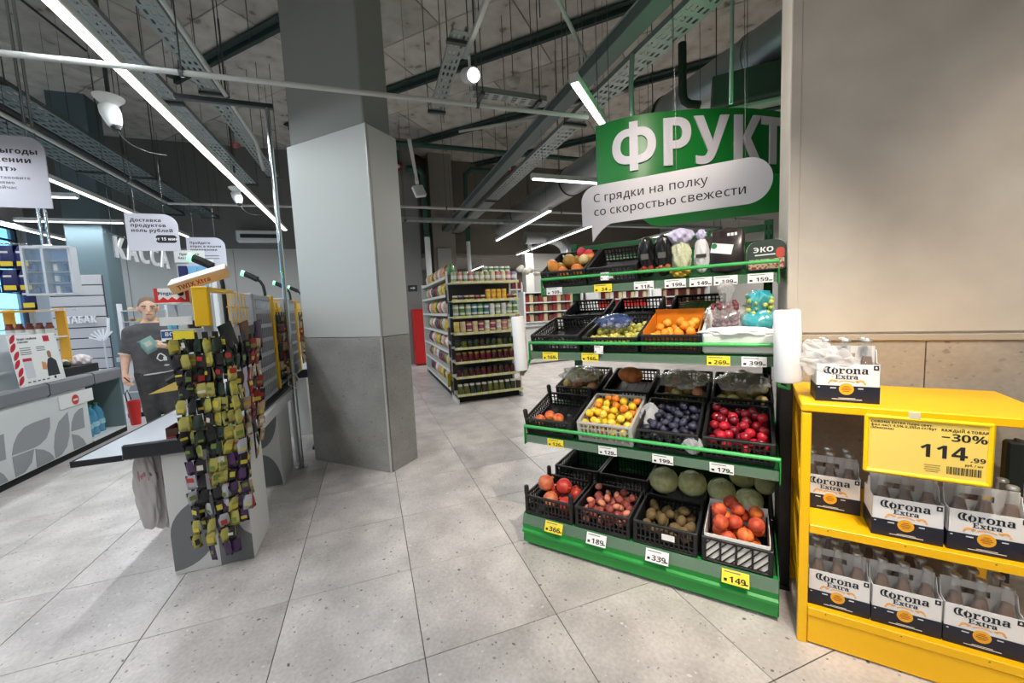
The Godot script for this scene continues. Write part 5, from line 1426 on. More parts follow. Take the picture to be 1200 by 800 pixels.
	piece(r, "yellow_header", bc(Vector3(-0.952, 1.60, -3.25), Vector3(-0.872, 1.622, -2.765), 0.004), yl)
	var bk := MB.new()
	for k in 6:
		bk.tube([Vector3(-0.872, 1.60, -2.84 - 0.07 * k), Vector3(-0.80, 1.59, -2.84 - 0.07 * k), Vector3(-0.795, 1.38, -2.84 - 0.07 * k)], 0.004, 6)
	for y in [1.59, 1.5, 1.4]: bk.tube([Vector3(-0.795, y, -2.8), Vector3(-0.795, y, -3.25)], 0.004, 6)
	piece(r, "wire_basket", bk.done(), yl)
	piece(r, "core_post", bc(Vector3(-0.93, 0.79, -2.86), Vector3(-0.89, 1.60, -2.82), 0.003), gy)
	piece(r, "price_holder", bx(Vector3(0.09, 0.045, 0.004), 0.0, Vector3(-0.925, 1.355, -2.535)), mt("yellow tag", c8(244, 222, 58), 0.5))
	for q in [[-3.40, 0.12], [-4.52, 0.12]]:
		piece(r, "grey_post", bc(Vector3(-0.945, 0.79, q[0] - 0.04), Vector3(-0.80, 1.61, q[0]), 0.008), gy)
	for q in [[-3.44, -3.92], [-4.56, -5.1]]:
		var s := MB.new()
		for k in 8: s.box(Vector3(-0.805, 0.80 + 0.112 * k, (q[0] + q[1]) / 2), Vector3(0.012, 0.03, q[0] - q[1]))
		for k in 9: s.box(Vector3(-0.805, 1.2, lerpf(q[0], q[1], k / 8.0)), Vector3(0.010, 0.8, 0.014))
		piece(r, "slotted_side", s.done(), gy)
	for q in [-3.95, -5.12]:
		var s := MB.new()
		s.box(Vector3(-0.81, 1.2, q), Vector3(0.04, 0.82, 0.012), 0.002)
		s.box(Vector3(-0.795, 1.2, q - 0.03), Vector3(0.014, 0.82, 0.06), 0.002)
		for k in 5: s.tube([Vector3(-0.795, 1.58, q - 0.05 - 0.07 * k), Vector3(-0.79, 1.42, q - 0.05 - 0.07 * k)], 0.004, 6)
		for y in [1.58, 1.5, 1.42]: s.tube([Vector3(-0.79, y, q), Vector3(-0.79, y, q - 0.36)], 0.004, 6)
		piece(r, "yellow_frame", s.done(), yl)
	for y in [0.86, 1.05, 1.24, 1.43]: piece(r, "inner_shelf", bc(Vector3(-0.93, y, -5.1), Vector3(-0.82, y + 0.01, -3.46)), gy)
	piece(r, "back_plate", bc(Vector3(-0.95, 0.79, -5.12), Vector3(-0.94, 1.58, -3.44)), gy)
	# small white shelf on the cashier side
	for y in [1.535, 1.31]: piece(r, "side_tray", bc(Vector3(-1.20, y, -3.2), Vector3(-1.02, y + 0.006, -2.93), 0.002), mats["white plastic"])
	piece(r, "tray_front", bc(Vector3(-1.18, 1.405, -2.94), Vector3(-1.02, 1.456, -2.93)), mats["white plastic"])
	for x in [-1.195, -1.03]: piece(r, "tray_post", bc(Vector3(x, 0.79, -3.2), Vector3(x + 0.012, 1.6, -3.188)), gy)
	# goods inside the slotted rack
	var cs := ["sachet red", "sachet beige", "print yellow", "sachet black", "sachet purple", "print green", "sachet silver", "sachet brown"]
	var k2 := 0
	for y in [0.872, 1.062, 1.252, 1.442]:
		for z in [-3.52, -3.63, -3.74, -3.85, -4.05, -4.17, -4.29, -4.41, -4.64, -4.78, -4.92]:
			k2 += 1
			var hh := 0.10 + 0.04 * ((k2 * 5) % 3) / 2.0
			single("snack_pack", "small colourful snack pack in the slotted checkout rack", "snack", bx(Vector3(0.07, 0.12, 0.09), 0.006, Vector3(0, 0.06, 0)), mats[cs[(k2 * 5 + int(k2 / 4)) % 8]], at(Vector3(-0.872, y, z), 0.1 * ((k2 % 3) - 1)), "snacks in the checkout rack")
	# strips of sachets hanging round the front end
	var fa := ["sachet olive", "sachet green", "sachet green", "sachet black", "sachet olive"]
	var fb := ["sachet purple", "sachet silver", "sachet purple", "sachet olive", "sachet black"]
	var fc := ["sachet beige", "sachet black", "sachet beige", "sachet red", "sachet beige"]
	var q2 := 0
	for e in [[-0.972, -2.542, 14, 0], [-0.925, -2.532, 15, 0], [-0.878, -2.542, 15, 0], [-0.832, -2.54, 14, 0], [-0.786, -2.552, 13, 0], [-0.742, -2.562, 12, 0], [-0.95, -2.568, 13, 1], [-0.90, -2.565, 14, 1], [-0.853, -2.568, 15, 1], [-0.808, -2.57, 14, 1], [-0.765, -2.585, 13, 1]]:
		q2 += 1
		sachet_strip(["leftmost", "second", "third", "fourth", "fifth", "rightmost", "leftmost", "second", "third", "fourth", "rightmost"][q2 - 1] + (" front" if e[3] == 0 else " rear") + " strip of hanging sachets at the near checkout end", Transform3D(Basis.from_euler(Vector3(rng.randf_range(-0.02, 0.02), rng.randf_range(-0.3, 0.3), rng.randf_range(-0.02, 0.035))), Vector3(e[0], 1.335, e[1])), e[2], fa, fb)
	q2 = 0
	for e in [[-0.725, -2.62, 12, 1], [-0.715, -2.70, 10, 2], [-0.71, -2.79, 9, 2], [-0.708, -2.88, 8, 2], [-0.705, -2.97, 7, 2]]:
		q2 += 1
		sachet_strip(["first", "second", "third", "fourth", "fifth"][q2 - 1] + " strip on the aisle side of the checkout end, counted from the front", Transform3D(Basis.from_euler(Vector3(rng.randf_range(-0.02, 0.02), 1.0 + rng.randf_range(-0.3, 0.3), rng.randf_range(-0.02, 0.02))), Vector3(e[0], 1.30, e[1])), e[2], fa if e[3] == 1 else fc, fc)
	q2 = 0
	for e in [[-0.775, -4.05], [-0.77, -4.13], [-0.768, -4.22], [-0.765, -4.31], [-0.768, -4.40], [-0.77, -5.2], [-0.768, -5.3], [-0.765, -5.4]]:
		q2 += 1
		sachet_strip("strip of dark sachets farther down the checkout, number " + ["one", "two", "three", "four", "five", "six", "seven", "eight"][q2 - 1] + " from the front", Transform3D(Basis(Vector3.UP, 1.1), Vector3(e[0], 1.44, e[1])), 7, ["sachet black", "sachet brown", "sachet beige", "sachet red"], ["sachet black", "sachet beige"])
	# cable-like bundle arching over the front end
	for k in 9: single("hanging_bag", "dark foil snack bag hanging askew beside the yellow basket", "snack", sachet_mesh(0.09, 0.20), mats[["sachet green", "sachet silver", "sachet black", "sachet purple", "sachet brown"][k % 5]], eul(Vector3(-0.765 + 0.012 * (k % 3), 1.31 - 0.03 * (k % 4), -2.68 - 0.065 * k), 0.1, 1.0 + 0.15 * (k % 3), 0.35 - 0.1 * (k % 3)), "drooping foil bags")
	# boxes on the cashier-side trays
	var kb := thing("chocolate_box", "white chocolate snack box with a red zigzag foot", "box", mv(-1.115, 1.5415, -3.02))
	piece(kb, "carton", bx(Vector3(0.17, 0.085, 0.12), 0.002, Vector3(0, 0.0435, 0)), mats["white card"])
	var zz := PackedVector2Array([Vector2(-0.085, 0.0)])
	zz.append(Vector2(0.085, 0.0))
	for k in 9: zz.append(Vector2(0.085 - 0.02125 * k, 0.034 if k % 2 == 0 else 0.016))
	var zb := MB.new()
	zb.prism(zz, 0, 0.0012)
	piece(kb, "red_zigzag", zb.done(), mt("box red", c8(206, 38, 34), 0.45), mv(0, 0.001, 0.0602))
	for s in [-1, 1]: piece(kb, "red_edge", bx(Vector3(0.018, 0.088, 0.0014), 0.0, Vector3(s * 0.077, 0.044, 0.0608)), mats["box red"])
	lettering(kb, "print", "Pingui", 0.019, mt("print blue", c8(40, 60, 130), 0.5), mv(-0.03, 0.056, 0.061))
	piece(kb, "picture", turned([Vector2(0, 0), Vector2(0.016, 0), Vector2(0.016, 0.001), Vector2(0, 0.001)], 14), mats["sachet black"], eul(Vector3(0.045, 0.055, 0.0605), PI / 2, 0, 0))
	var tb := thing("snack_carton", "long orange brown snack carton lying aslant on top of the rack", "carton", eul(Vector3(-0.955, 1.655, -2.98), 0.25, 0.25, 0.36))
	piece(tb, "carton", bx(Vector3(0.30, 0.055, 0.19), 0.003, Vector3(0, 0.03, 0)), mt("kraft orange", c8(222, 178, 122), 0.55))
	piece(tb, "white_lid", bx(Vector3(0.30, 0.006, 0.19), 0.0, Vector3(0, 0.0605, 0)), mats["white card"])
	lettering(tb, "print", "TWIX Xtra", 0.026, mt("print maroon", c8(150, 44, 36), 0.5), mv(-0.03, 0.03, 0.0955))
	var nb := thing("coconut_bar_box", "white and blue box of coconut bars on the lower tray", "box", mv(-1.105, 1.3165, -3.03))
	piece(nb, "carton", bx(Vector3(0.17, 0.062, 0.15), 0.002, Vector3(0, 0.031, 0)), mats["white card"])
	piece(nb, "blue_band", bx(Vector3(0.165, 0.042, 0.0012), 0.0, Vector3(0, 0.034, 0.0755)), mt("band blue", c8(44, 86, 140), 0.45))
	lettering(nb, "print", "BOUNTY", 0.024, mats["white tag"], mv(0.0, 0.036, 0.077))
	for k in 3: single("mint_pack", ["cyan mint pack on the upper cashier tray", "white mint pack on the upper cashier tray", "dark mint pack on the upper cashier tray"][k], "snack", bx(Vector3(0.05, 0.05, 0.05), 0.004, Vector3(0, 0.025, 0)), [mt("mint cyan", c8(96, 172, 200), 0.4), mats["white card"], mats["sachet black"]][k], mv(-1.16 + 0.055 * k, 1.379, -3.06), "mint packs")
	var sb := thing("bar_box", "open dark brown box of chocolate bars on the table", "box", mv(-1.02, 0.7905, -2.70))
	var sbm := MB.new()
	sbm.box(Vector3(0, 0.004, 0), Vector3(0.15, 0.006, 0.13))
	for s in [-1, 1]:
		sbm.box(Vector3(0, 0.027, s * 0.064), Vector3(0.15, 0.05, 0.003))
		sbm.box(Vector3(s * 0.0735, 0.03, 0), Vector3(0.003, 0.056, 0.13))
	piece(sb, "tray", sbm.done(), mt("bar brown", c8(70, 38, 28), 0.5))
	lettering(sb, "print", "СНИК", 0.026, mats["white tag"], mv(0.03, 0.026, 0.066))
	piece(sb, "red_line", bx(Vector3(0.15, 0.004, 0.001), 0.0, Vector3(0, 0.006, 0.0662)), mats["box red"])
	for k in 4: piece(sb, "bar", bx(Vector3(0.13, 0.02, 0.026), 0.004, Vector3(0, 0.02, -0.045 + 0.03 * k)), mats["sachet brown"])
	single("leaflet", "folded yellow leaflet sticking out left of the sachets", "leaflet", cut([Vector2(-0.14, 0), Vector2(0.0, 0.055), Vector2(0.03, 0.045), Vector2(0.03, 0.0)], -0.001, 0.001), mt("leaflet yellow", c8(232, 206, 110), 0.6), eul(Vector3(-0.985, 1.06, -2.60), 0.0, 0.2, 0.05))
	var sc := thing("hand_scanner", "black and red hand scanner behind the sachets", "scanner", eul(Vector3(-1.02, 1.12, -2.68), 0.0, 0.2, 0.5))
	piece(sc, "head", bx(Vector3(0.13, 0.05, 0.06), 0.012), mats["black plastic"])
	piece(sc, "grip", bx(Vector3(0.045, 0.13, 0.04), 0.012, Vector3(0.05, -0.08, 0)), mt("scanner red", c8(178, 30, 36), 0.4))
	# carrier bags under the table
	var cb := thing("carrier_bags", "white carrier bags with reddish print hanging under the table", "bags", mv(-1.215, 0.26, -2.72))
	for k in 3:
		piece(cb, "bag", crumple(0.10, 0.46, 0.05, 0.6 + k * 1.7, 40, 24, 0.3, 0.8), mt("carrier white", c8(190, 186, 186), 0.45), at(Vector3(-0.035 + 0.03 * k, -0.03 * k, -0.05 * k), 0.2 * k))
		piece(cb, "print_patch", crumple(0.07, 0.12, 0.052, 1.6 + k, 16, 10), mt("carrier pink", c8(172, 120, 122), 0.5), at(Vector3(-0.035 + 0.03 * k, 0.26 - 0.03 * k, -0.05 * k), 0.2 * k))
	piece(cb, "hook_rod", rod([Vector3(-0.055, 0.445, 0.06), Vector3(-0.055, 0.445, -0.25)], 0.011, 10), mats["black plastic"])
	# lane lamps
	for e in [[-3.4, "black gooseneck lane lamp with green end, nearest the viewer"], [-4.62, "black gooseneck lane lamp with green end, second from the viewer"], [-6.0, "black gooseneck lane lamp with green end, third from the viewer"], [-7.0, "black gooseneck lane lamp with green end, half behind the column"]]:
		var o := thing("lane_lamp", e[1], "lamp", mv(-0.975, 0.79, e[0]), "lane lamps")
		piece(o, "post", rod([Vector3(0, 0, 0), Vector3(0, 0.88, 0), Vector3(-0.008, 0.95, 0), Vector3(-0.03, 0.995, 0), Vector3(-0.06, 1.02, 0)], 0.014, 10), mats["black plastic"])
		piece(o, "arm", rod([Vector3(-0.05, 1.015, 0), Vector3(-0.10, 1.045, 0), Vector3(-0.16, 1.075, 0)], 0.028, 12), mats["black plastic"])
		piece(o, "green_lens", rod([Vector3(-0.158, 1.074, 0), Vector3(-0.185, 1.083, 0)], 0.029, 14), glow("lane green", Color(0.05, 0.85, 0.5), 1.6))
		piece(o, "foot", turned([Vector2(0, 0), Vector2(0.03, 0), Vector2(0.03, 0.008), Vector2(0, 0.01)], 14), mats["black plastic"])
		var l := OmniLight3D.new()
		l.name = "green_glow"
		o.add_child(l)
		l.position = Vector3(-0.20, 1.088, 0)
		l.light_color = Color(0.1, 1.0, 0.55)
		l.light_energy = 0.02
		l.omni_range = 3.0
		l.light_size = 0.02
		l.shadow_enabled = true

# ---------------------------------------------------------------- cash desk, kiosk and tobacco wall on the left
func leaves(parent: Node, m: Material, xf: Transform3D, shifts: Array, k := 1.0, up := 0.0) -> void:
	# the printed leaf pattern, one repeat per shift; each leaf is an outline on the panel
	var pat := [[4.84, 0.281, 4.875, 0.374, 4.933, 0.447, 5.016, 0.497, 5.133, 0.512, 5.338, 0.512, 5.319, 0.399, 5.256, 0.318, 5.166, 0.28, 5.095, 0.271], [4.841, 0.266, 5.089, 0.261, 5.041, 0.147, 4.951, 0.085, 4.841, 0.075], [5.102, 0.256, 5.194, 0.219, 5.267, 0.164, 5.308, 0.115, 5.318, 0.075, 5.087, 0.075], [5.331, 0.08, 5.335, 0.194, 5.368, 0.318, 5.443, 0.433, 5.591, 0.506, 5.590, 0.371, 5.569, 0.254, 5.514, 0.15, 5.427, 0.09], [5.602, 0.284, 5.63, 0.383, 5.688, 0.458, 5.765, 0.495, 5.832, 0.500, 5.816, 0.27], [5.602, 0.256, 5.701, 0.214, 5.767, 0.151, 5.804, 0.075, 5.602, 0.075]]
	for sh in shifts:
		for q in pat:
			var pl := []
			for i in range(0, q.size(), 2): pl.append(Vector2((q[i] - 4.84) * k + sh, (q[i + 1] - 0.07) * k + 0.07 + up))
			piece(parent, "leaf_print", cut(pl, 0, 0.0015), m, xf)

func service_side() -> void:
	var wp: Material = mats["counter white"]
	var lg := mt("leaf grey", c8(150, 153, 156), 0.5)
	var t := thing("cash_desk", "long grey and white cash desk with leaf prints at far left", "counter", Transform3D())
	var X := Transform3D(Basis(Vector3(0, 0, -1), Vector3(0, 1, 0), Vector3(1, 0, 0)), Vector3(-3.149, 0, 0))   # print plane: x runs away from the viewer
	var fp := piece(t, "front_panel", bc(Vector3(-3.19, 0.065, -5.92), Vector3(-3.15, 0.72, -3.4), 0.003), wp)
	leaves(fp, lg, X, [4.84, 3.80])
	piece(t, "kick_board", bc(Vector3(-3.24, 0, -6.64), Vector3(-3.165, 0.063, -3.4)), mats["black kick"])
	piece(t, "bumper", bc(Vector3(-3.26, 0.722, -6.62), Vector3(-3.125, 0.862, -3.4), 0.02), mt("bumper grey", c8(120, 122, 126), 0.4))
	for z in [-4.4, -5.35, -6.05]: piece(t, "bumper_band", bc(Vector3(-3.264, 0.718, z - 0.02), Vector3(-3.121, 0.866, z + 0.02), 0.018), mt("band dark", c8(52, 60, 64), 0.4))
	piece(t, "desk_top", bc(Vector3(-4.1, 0.80, -6.62), Vector3(-3.262, 0.85, -3.4), 0.004), wp)
	piece(t, "bay_back", bc(Vector3(-3.75, 0.066, -6.6), Vector3(-3.72, 0.72, -5.92)), mt("bay grey green", c8(112, 128, 130), 0.6))
	piece(t, "bay_side", bc(Vector3(-3.72, 0.066, -6.62), Vector3(-3.15, 0.72, -6.59), 0.003), mats["bay grey green"])
	piece(t, "bay_side", bc(Vector3(-3.72, 0.066, -5.95), Vector3(-3.19, 0.72, -5.922)), mats["bay grey green"])
	piece(t, "bay_floor", bc(Vector3(-3.72, 0.064, -6.59), Vector3(-3.15, 0.085, -5.95), 0.002), wp)
	piece(t, "back_body", bc(Vector3(-4.1, 0.0, -6.6), Vector3(-3.76, 0.798, -3.4)), wp)
	var cd := thing("no_entry_card", "white card with a red no entry sign on the cash desk", "sign", Transform3D())
	piece(cd, "card", bc(Vector3(-3.147, 0.55, -6.02), Vector3(-3.141, 0.695, -5.48), 0.002), mats["white card"])
	piece(cd, "red_disc", turned([Vector2(0, 0), Vector2(0.055, 0), Vector2(0.055, 0.002), Vector2(0, 0.002)], 24), mats["box red"], Transform3D(Basis(Vector3(0, 0, 1), -PI / 2), Vector3(-3.141, 0.615, -5.72)))
	piece(cd, "white_bar", bc(Vector3(-3.139, 0.605, -5.755), Vector3(-3.1375, 0.625, -5.685)), mats["white card"])
	# water bottles in the bay
	for k in 3:
		var o := thing("water_bottle", ["blue water bottle nearest the viewer in the desk bay", "blue water bottle in the middle of the desk bay", "blue water bottle at the far side of the desk bay"][k], "bottle", mv(-3.30 - 0.02 * k, 0.0855, -6.10 - 0.155 * k), "water bottles in the bay")
		piece(o, "body", turned([Vector2(0, 0), Vector2(0.062, 0), Vector2(0.07, 0.012), Vector2(0.066, 0.05), Vector2(0.07, 0.09), Vector2(0.066, 0.13), Vector2(0.07, 0.17), Vector2(0.068, 0.23), Vector2(0.05, 0.29), Vector2(0.024, 0.325), Vector2(0.02, 0.345), Vector2(0, 0.346)], 18), film("blue bottle", c8(96, 176, 214), 0.55, 0.08))
		piece(o, "cap", turned([Vector2(0, 0.345), Vector2(0.022, 0.345), Vector2(0.022, 0.37), Vector2(0, 0.372)], 14), mt("green cap", c8(52, 130, 92), 0.4))
		piece(o, "wrap", turned([Vector2(0.0705, 0.10), Vector2(0.0712, 0.10), Vector2(0.0712, 0.16), Vector2(0.0705, 0.16)], 18), mt("bottle wrap", c8(150, 196, 206), 0.4))
	# poster board on the desk
	var sc := thing("desk_screen", "pale grey screen board behind the poster on the desk", "screen board", Transform3D())
	piece(sc, "board", bc(Vector3(-3.36, 0.85, -5.55), Vector3(-3.33, 1.38, -3.6), 0.003), mt("screen grey", c8(206, 210, 214), 0.5))
	piece(sc, "ledge", bc(Vector3(-3.33, 1.0, -5.2), Vector3(-3.28, 1.02, -3.6)), mats["counter white"])
	var ps := thing("poster", "white and red printed poster standing on the cash desk", "poster", Transform3D(Basis(Vector3(0, 0, -1), Vector3(0, 1, 0), Vector3(1, 0, 0)) * Basis(Vector3.RIGHT, -0.08), Vector3(-3.16, 0.865, -5.36)))
	piece(ps, "sheet", bx(Vector3(0.60, 0.50, 0.004), 0.0, Vector3(0, 0.25, 0)), mats["white card"])
	var red := mt("poster red", c8(190, 24, 52), 0.5)
	for k in 6: piece(ps, "red_leaf", cut(petal(0.08), 0, 0.001), red, eul(Vector3(-0.30 + 0.015 * (k % 2), 0.02 + 0.08 * k, 0.0022), 0, 0, 0.1))
	lettering(ps, "headline", "Кредит с кэшбеком", 0.022, mats["sign ink"], mv(-0.20, 0.46, 0.0025), true, 0.0008, false, false, 0.8)
	lettering(ps, "headline", "в магазине", 0.020, mats["sign ink"], mv(-0.20, 0.43, 0.0025), true, 0.0008, false, false, 0.8)
	for k in 4: piece(ps, "text_line", bx(Vector3(0.13, 0.008, 0.001), 0.0, Vector3(-0.13, 0.37 - 0.02 * k, 0.0025)), mats["tag grey ink"])
	for k in 3: piece(ps, "text_line", bx(Vector3(0.11, 0.008, 0.001), 0.0, Vector3(0.06, 0.37 - 0.018 * k, 0.0025)), mats["tag grey ink"])
	piece(ps, "phone_picture", cut(rounded(0.11, 0.20, [0.012, 0.012, 0.012, 0.012]), 0, 0.001), mt("poster pale", c8(206, 208, 214), 0.5), mv(-0.14, 0.17, 0.0022))
	piece(ps, "phone_picture", cut(rounded(0.11, 0.03, [0.0, 0.0, 0.012, 0.012]), 0, 0.0012), red, mv(-0.14, 0.255, 0.0024))
	piece(ps, "portrait_suit", cut([Vector2(0.07, 0.06), Vector2(0.235, 0.06), Vector2(0.225, 0.21), Vector2(0.17, 0.25), Vector2(0.12, 0.24), Vector2(0.085, 0.17)], 0, 0.001), mt("poster dark", c8(44, 48, 56), 0.5), mv(0, 0, 0.0022))
	piece(ps, "portrait_head", cut(rounded(0.05, 0.075, [0.024, 0.024, 0.024, 0.024]), 0, 0.0012), mt("poster skin", c8(160, 116, 94), 0.5), mv(0.15, 0.285, 0.0022))
	piece(ps, "gift_picture", cut([Vector2(0.02, 0.14), Vector2(0.075, 0.13), Vector2(0.085, 0.2), Vector2(0.03, 0.22)], 0, 0.001), mt("poster orange", c8(214, 142, 92), 0.5), mv(0, 0, 0.0022))
	piece(ps, "red_patch", bx(Vector3(0.08, 0.06, 0.001), 0.0, Vector3(0.16, 0.45, 0.0025)), red)
	for k in 5: piece(ps, "foot_mark", bx(Vector3(0.035, 0.014, 0.001), 0.0, Vector3(-0.18 + 0.06 * k, 0.035, 0.0025)), mats["tag grey ink"])
	piece(ps, "foot_block", bx(Vector3(0.028, 0.028, 0.001), 0.0, Vector3(0.16, 0.04, 0.0025)), mats["sign ink"])
	# yellow kiosk shelf with jars
	var yr := thing("orange_kiosk_shelf", "orange yellow shelf frame with jars behind the poster", "shelf", mv(-3.75, 0, -6.25))
	var oy := mt("kiosk orange", c8(240, 180, 60), 0.45)
	piece(yr, "upright", bx(Vector3(0.09, 0.79, 0.03), 0.004, Vector3(0.30, 1.25, 0)), oy)
	piece(yr, "upright", bx(Vector3(0.09, 0.79, 0.03), 0.004, Vector3(-0.15, 1.25, 0)), oy)
	for y in [0.9, 1.31, 1.62]: piece(yr, "shelf_board", bx(Vector3(0.6, 0.02, 0.24), 0.003, Vector3(0.04, y, 0.10)), oy if y > 1.5 else mats["counter white"])
	piece(yr, "light_edge", bx(Vector3(0.35, 0.016, 0.02), 0.0, Vector3(0.40, 1.615, 0.23)), mats["white plastic"])
	for k in 5:
		var o := thing("sauce_jar", "brown sauce jar with a white label on the orange shelf", "jar", mv(-3.83 + 0.085 * k, 1.321, -6.12), "sauce jars on the orange shelf")
		piece(o, "body", turned([Vector2(0, 0), Vector2(0.033, 0), Vector2(0.036, 0.01), Vector2(0.036, 0.11), Vector2(0.024, 0.14), Vector2(0, 0.142)], 14), mt("sauce brown", c8(112, 48, 32), 0.35))
		piece(o, "label", turned([Vector2(0.0365, 0.03), Vector2(0.0372, 0.03), Vector2(0.0372, 0.09), Vector2(0.0365, 0.09)], 14), mats["print white"])
		piece(o, "lid", turned([Vector2(0, 0.14), Vector2(0.026, 0.14), Vector2(0.026, 0.16), Vector2(0, 0.162)], 14), mt("lid dark red", c8(110, 26, 26), 0.4))
	# chrome post with blue packet panel and glass case
	var cp := thing("chrome_display_post", "pair of chrome posts carrying the packet panel and first sign", "post", mv(-3.24, 2.305, -5.8))
	for x in [-0.02, 0.035]: piece(cp, "tube", rod([Vector3(x, 0, 0), Vector3(x, 3.49, 0)], 0.014, 10), mats["chrome"])
	piece(cp, "foot_plate", bx(Vector3(0.16, 0.012, 0.1), 0.003, Vector3(0, 0.0, 0)), mats["chrome"])
	var gc := thing("blue_goods_case", "glazed case of small blue goods left of the tobacco wall", "display case", mv(-3.21, 1.78, -5.78))
	var cf := MB.new()
	cf.box(Vector3(0, 0, 0), Vector3(0.40, 0.02, 0.12), 0.003)
	cf.box(Vector3(0, 0.50, 0), Vector3(0.40, 0.03, 0.12), 0.003)
	for x in [-0.19, -0.03, 0.19]: cf.box(Vector3(x, 0.25, 0), Vector3(0.022, 0.5, 0.12), 0.003)
	piece(gc, "frame", cf.done(), mt("case frame", c8(200, 204, 210), 0.35))
	piece(gc, "back", bx(Vector3(0.38, 0.48, 0.006), 0.0, Vector3(0, 0.25, -0.055)), mt("case blue", c8(138, 178, 236), 0.4))
	piece(gc, "glass", bx(Vector3(0.38, 0.48, 0.004), 0.0, Vector3(0, 0.25, 0.055)), film("case glass", c8(200, 222, 240), 0.14, 0.05))
	for y in [0.12, 0.24, 0.36]: piece(gc, "inner_shelf", bx(Vector3(0.37, 0.004, 0.10), 0.0, Vector3(0, y, 0)), mats["clear edge"])
	for k in 12: piece(gc, "small_pack", bx(Vector3(0.035, 0.06 + 0.01 * (k % 3), 0.03), 0.003), [mats["band blue"], mats["white card"], mt("pack sky", c8(130, 186, 230), 0.4)][(k * 2 + int(k / 4)) % 3], mv(-0.13 + (k % 4) * 0.075 + (0.02 if k % 4 > 1 else 0.0), 0.05 + 0.12 * int(k / 4), 0.0))
	var j := 0
	for e in [[-3.42, 2.18], [-3.55, 2.18], [-3.68, 2.18], [-3.42, 1.93], [-3.55, 1.93], [-3.68, 1.93], [-3.42, 1.74]]:
		j += 1
		var o := thing("blue_packet", "navy blue packet with yellow foot hanging left of the glazed case", "packet", at(Vector3(e[0], e[1], -5.76), 0.15 * ((j % 3) - 1)), "hanging blue packets")
		piece(o, "pouch", sachet_mesh(0.125, 0.24), mt("packet navy", c8(36, 40, 96), 0.35), Transform3D(Basis.from_scale(Vector3(1, 1, 3)), Vector3(0, 0, 0)))
		piece(o, "yellow_band", bx(Vector3(0.09, 0.05, 0.002), 0.0, Vector3(0.01, -0.07, 0.022)), mt("packet yellow", c8(222, 196, 60), 0.4))
		piece(o, "white_mark", bx(Vector3(0.06, 0.02, 0.002), 0.0, Vector3(0, 0.05, 0.022)), mats["print white"])
		piece(o, "hook", rod([Vector3(0, 0.115, 0), Vector3(0, 0.13, 0), Vector3(0, 0.135, -0.03)], 0.003, 6), mats["chrome"])
	var hk := thing("hook_rail", "chrome rail holding the navy packets", "rail", Transform3D())
	for y in [2.325, 2.075, 1.885]: piece(hk, "bar", rod([Vector3(-3.80, y, -5.80), Vector3(-3.385, y, -5.80)], 0.006, 8), mats["chrome"])
	# tobacco slat wall
	var sw := thing("tobacco_slat_wall", "pale grey slatted wall lettered ТАБАК", "slat wall", mv(-4.36, 0, -8.25))
	for k in 12: piece(sw, "slat", bx(Vector3(0.66, 0.152, 0.022), 0.003, Vector3(0.03, 0.30 + 0.168 * k, 0)), mt("slat grey", c8(184, 182, 184), 0.5))
	piece(sw, "backing", bx(Vector3(0.66, 2.22, 0.02), 0.0, Vector3(0.03, 1.11, -0.03)), mt("slat gap", c8(50, 48, 48), 0.8))
	lettering(sw, "sign_lettering", "ТАБАК", 0.115, mt("letter white", c8(232, 232, 236), 0.4), mv(0.06, 1.52, 0.03), true, 0.02, false, true, 0.78)
	var fan := thing("fan_ornament", "white fan shaped ornament in front of the tobacco wall", "ornament", mv(-4.0, 1.17, -8.1))
	for k in 7:
		var a := 0.35 + 0.32 * k
		piece(fan, "blade", bx(Vector3(0.025, 0.16, 0.006), 0.002, Vector3(0, 0.11, 0)), mats["letter white"], eul(Vector3(0, 0, 0.002 * k), 0, 0, PI / 2 - a))
	piece(fan, "handle", rod([Vector3(0, 0, 0), Vector3(0.07, 0.12, 0), Vector3(0.09, 0.36, 0)], 0.02, 8), mats["letter white"])
	piece(fan, "stand", bx(Vector3(0.02, 1.17, 0.02), 0.002, Vector3(0, -0.585, 0)), mats["case frame"])
	# flowers in a dark box on the far end of the desk
	var fb := thing("flower_box", "dark box of cut flowers and pink wrapping on the desk end", "flowers", mv(-3.42, 0.851, -6.2))
	piece(fb, "box", bx(Vector3(0.24, 0.10, 0.62), 0.006, Vector3(0, 0.05, 0)), mats["black plastic"])
	for k in 7: piece(fb, "bloom", crumple(0.08, 0.08, 0.08, k * 1.3, 16, 10), [mt("bloom white", c8(226, 216, 212), 0.6), mt("bloom pink", c8(206, 140, 150), 0.6), mt("leaf deep", c8(42, 70, 44), 0.6)][k % 3], mv(0.03 * (k % 3) - 0.03, 0.09 + 0.02 * (k % 2), 0.25 - 0.08 * k))
	for k in 4: piece(fb, "stem", rod([Vector3(-0.02, 0.1, 0.24 - 0.05 * k), Vector3(-0.04 - 0.02 * k, 0.26, 0.27 - 0.04 * k), Vector3(-0.06, 0.40 - 0.03 * k, 0.30)], 0.008, 6), mt("stem maroon", c8(120, 62, 70), 0.6))
	piece(fb, "wrapping", crumple(0.16, 0.16, 0.26, 4.0), mt("wrap white", c8(222, 210, 212), 0.35), mv(0.03, 0.07, -0.16))
	# counter behind the man
	var c2 := thing("service_counter", "white service counter with leaf prints behind the man", "counter", mv(0, 0, -7.5))
	var f2 := piece(c2, "front_panel", bc(Vector3(-3.55, 0.07, -0.04), Vector3(-1.35, 0.86, 0.0), 0.003), wp)
	leaves(f2, lg, mv(0, 0, 0.0002), [-3.5, -2.05], 1.35, 0.05)
	piece(c2, "kick_board", bc(Vector3(-3.55, 0, -0.06), Vector3(-1.35, 0.068, -0.012)), mats["black kick"])
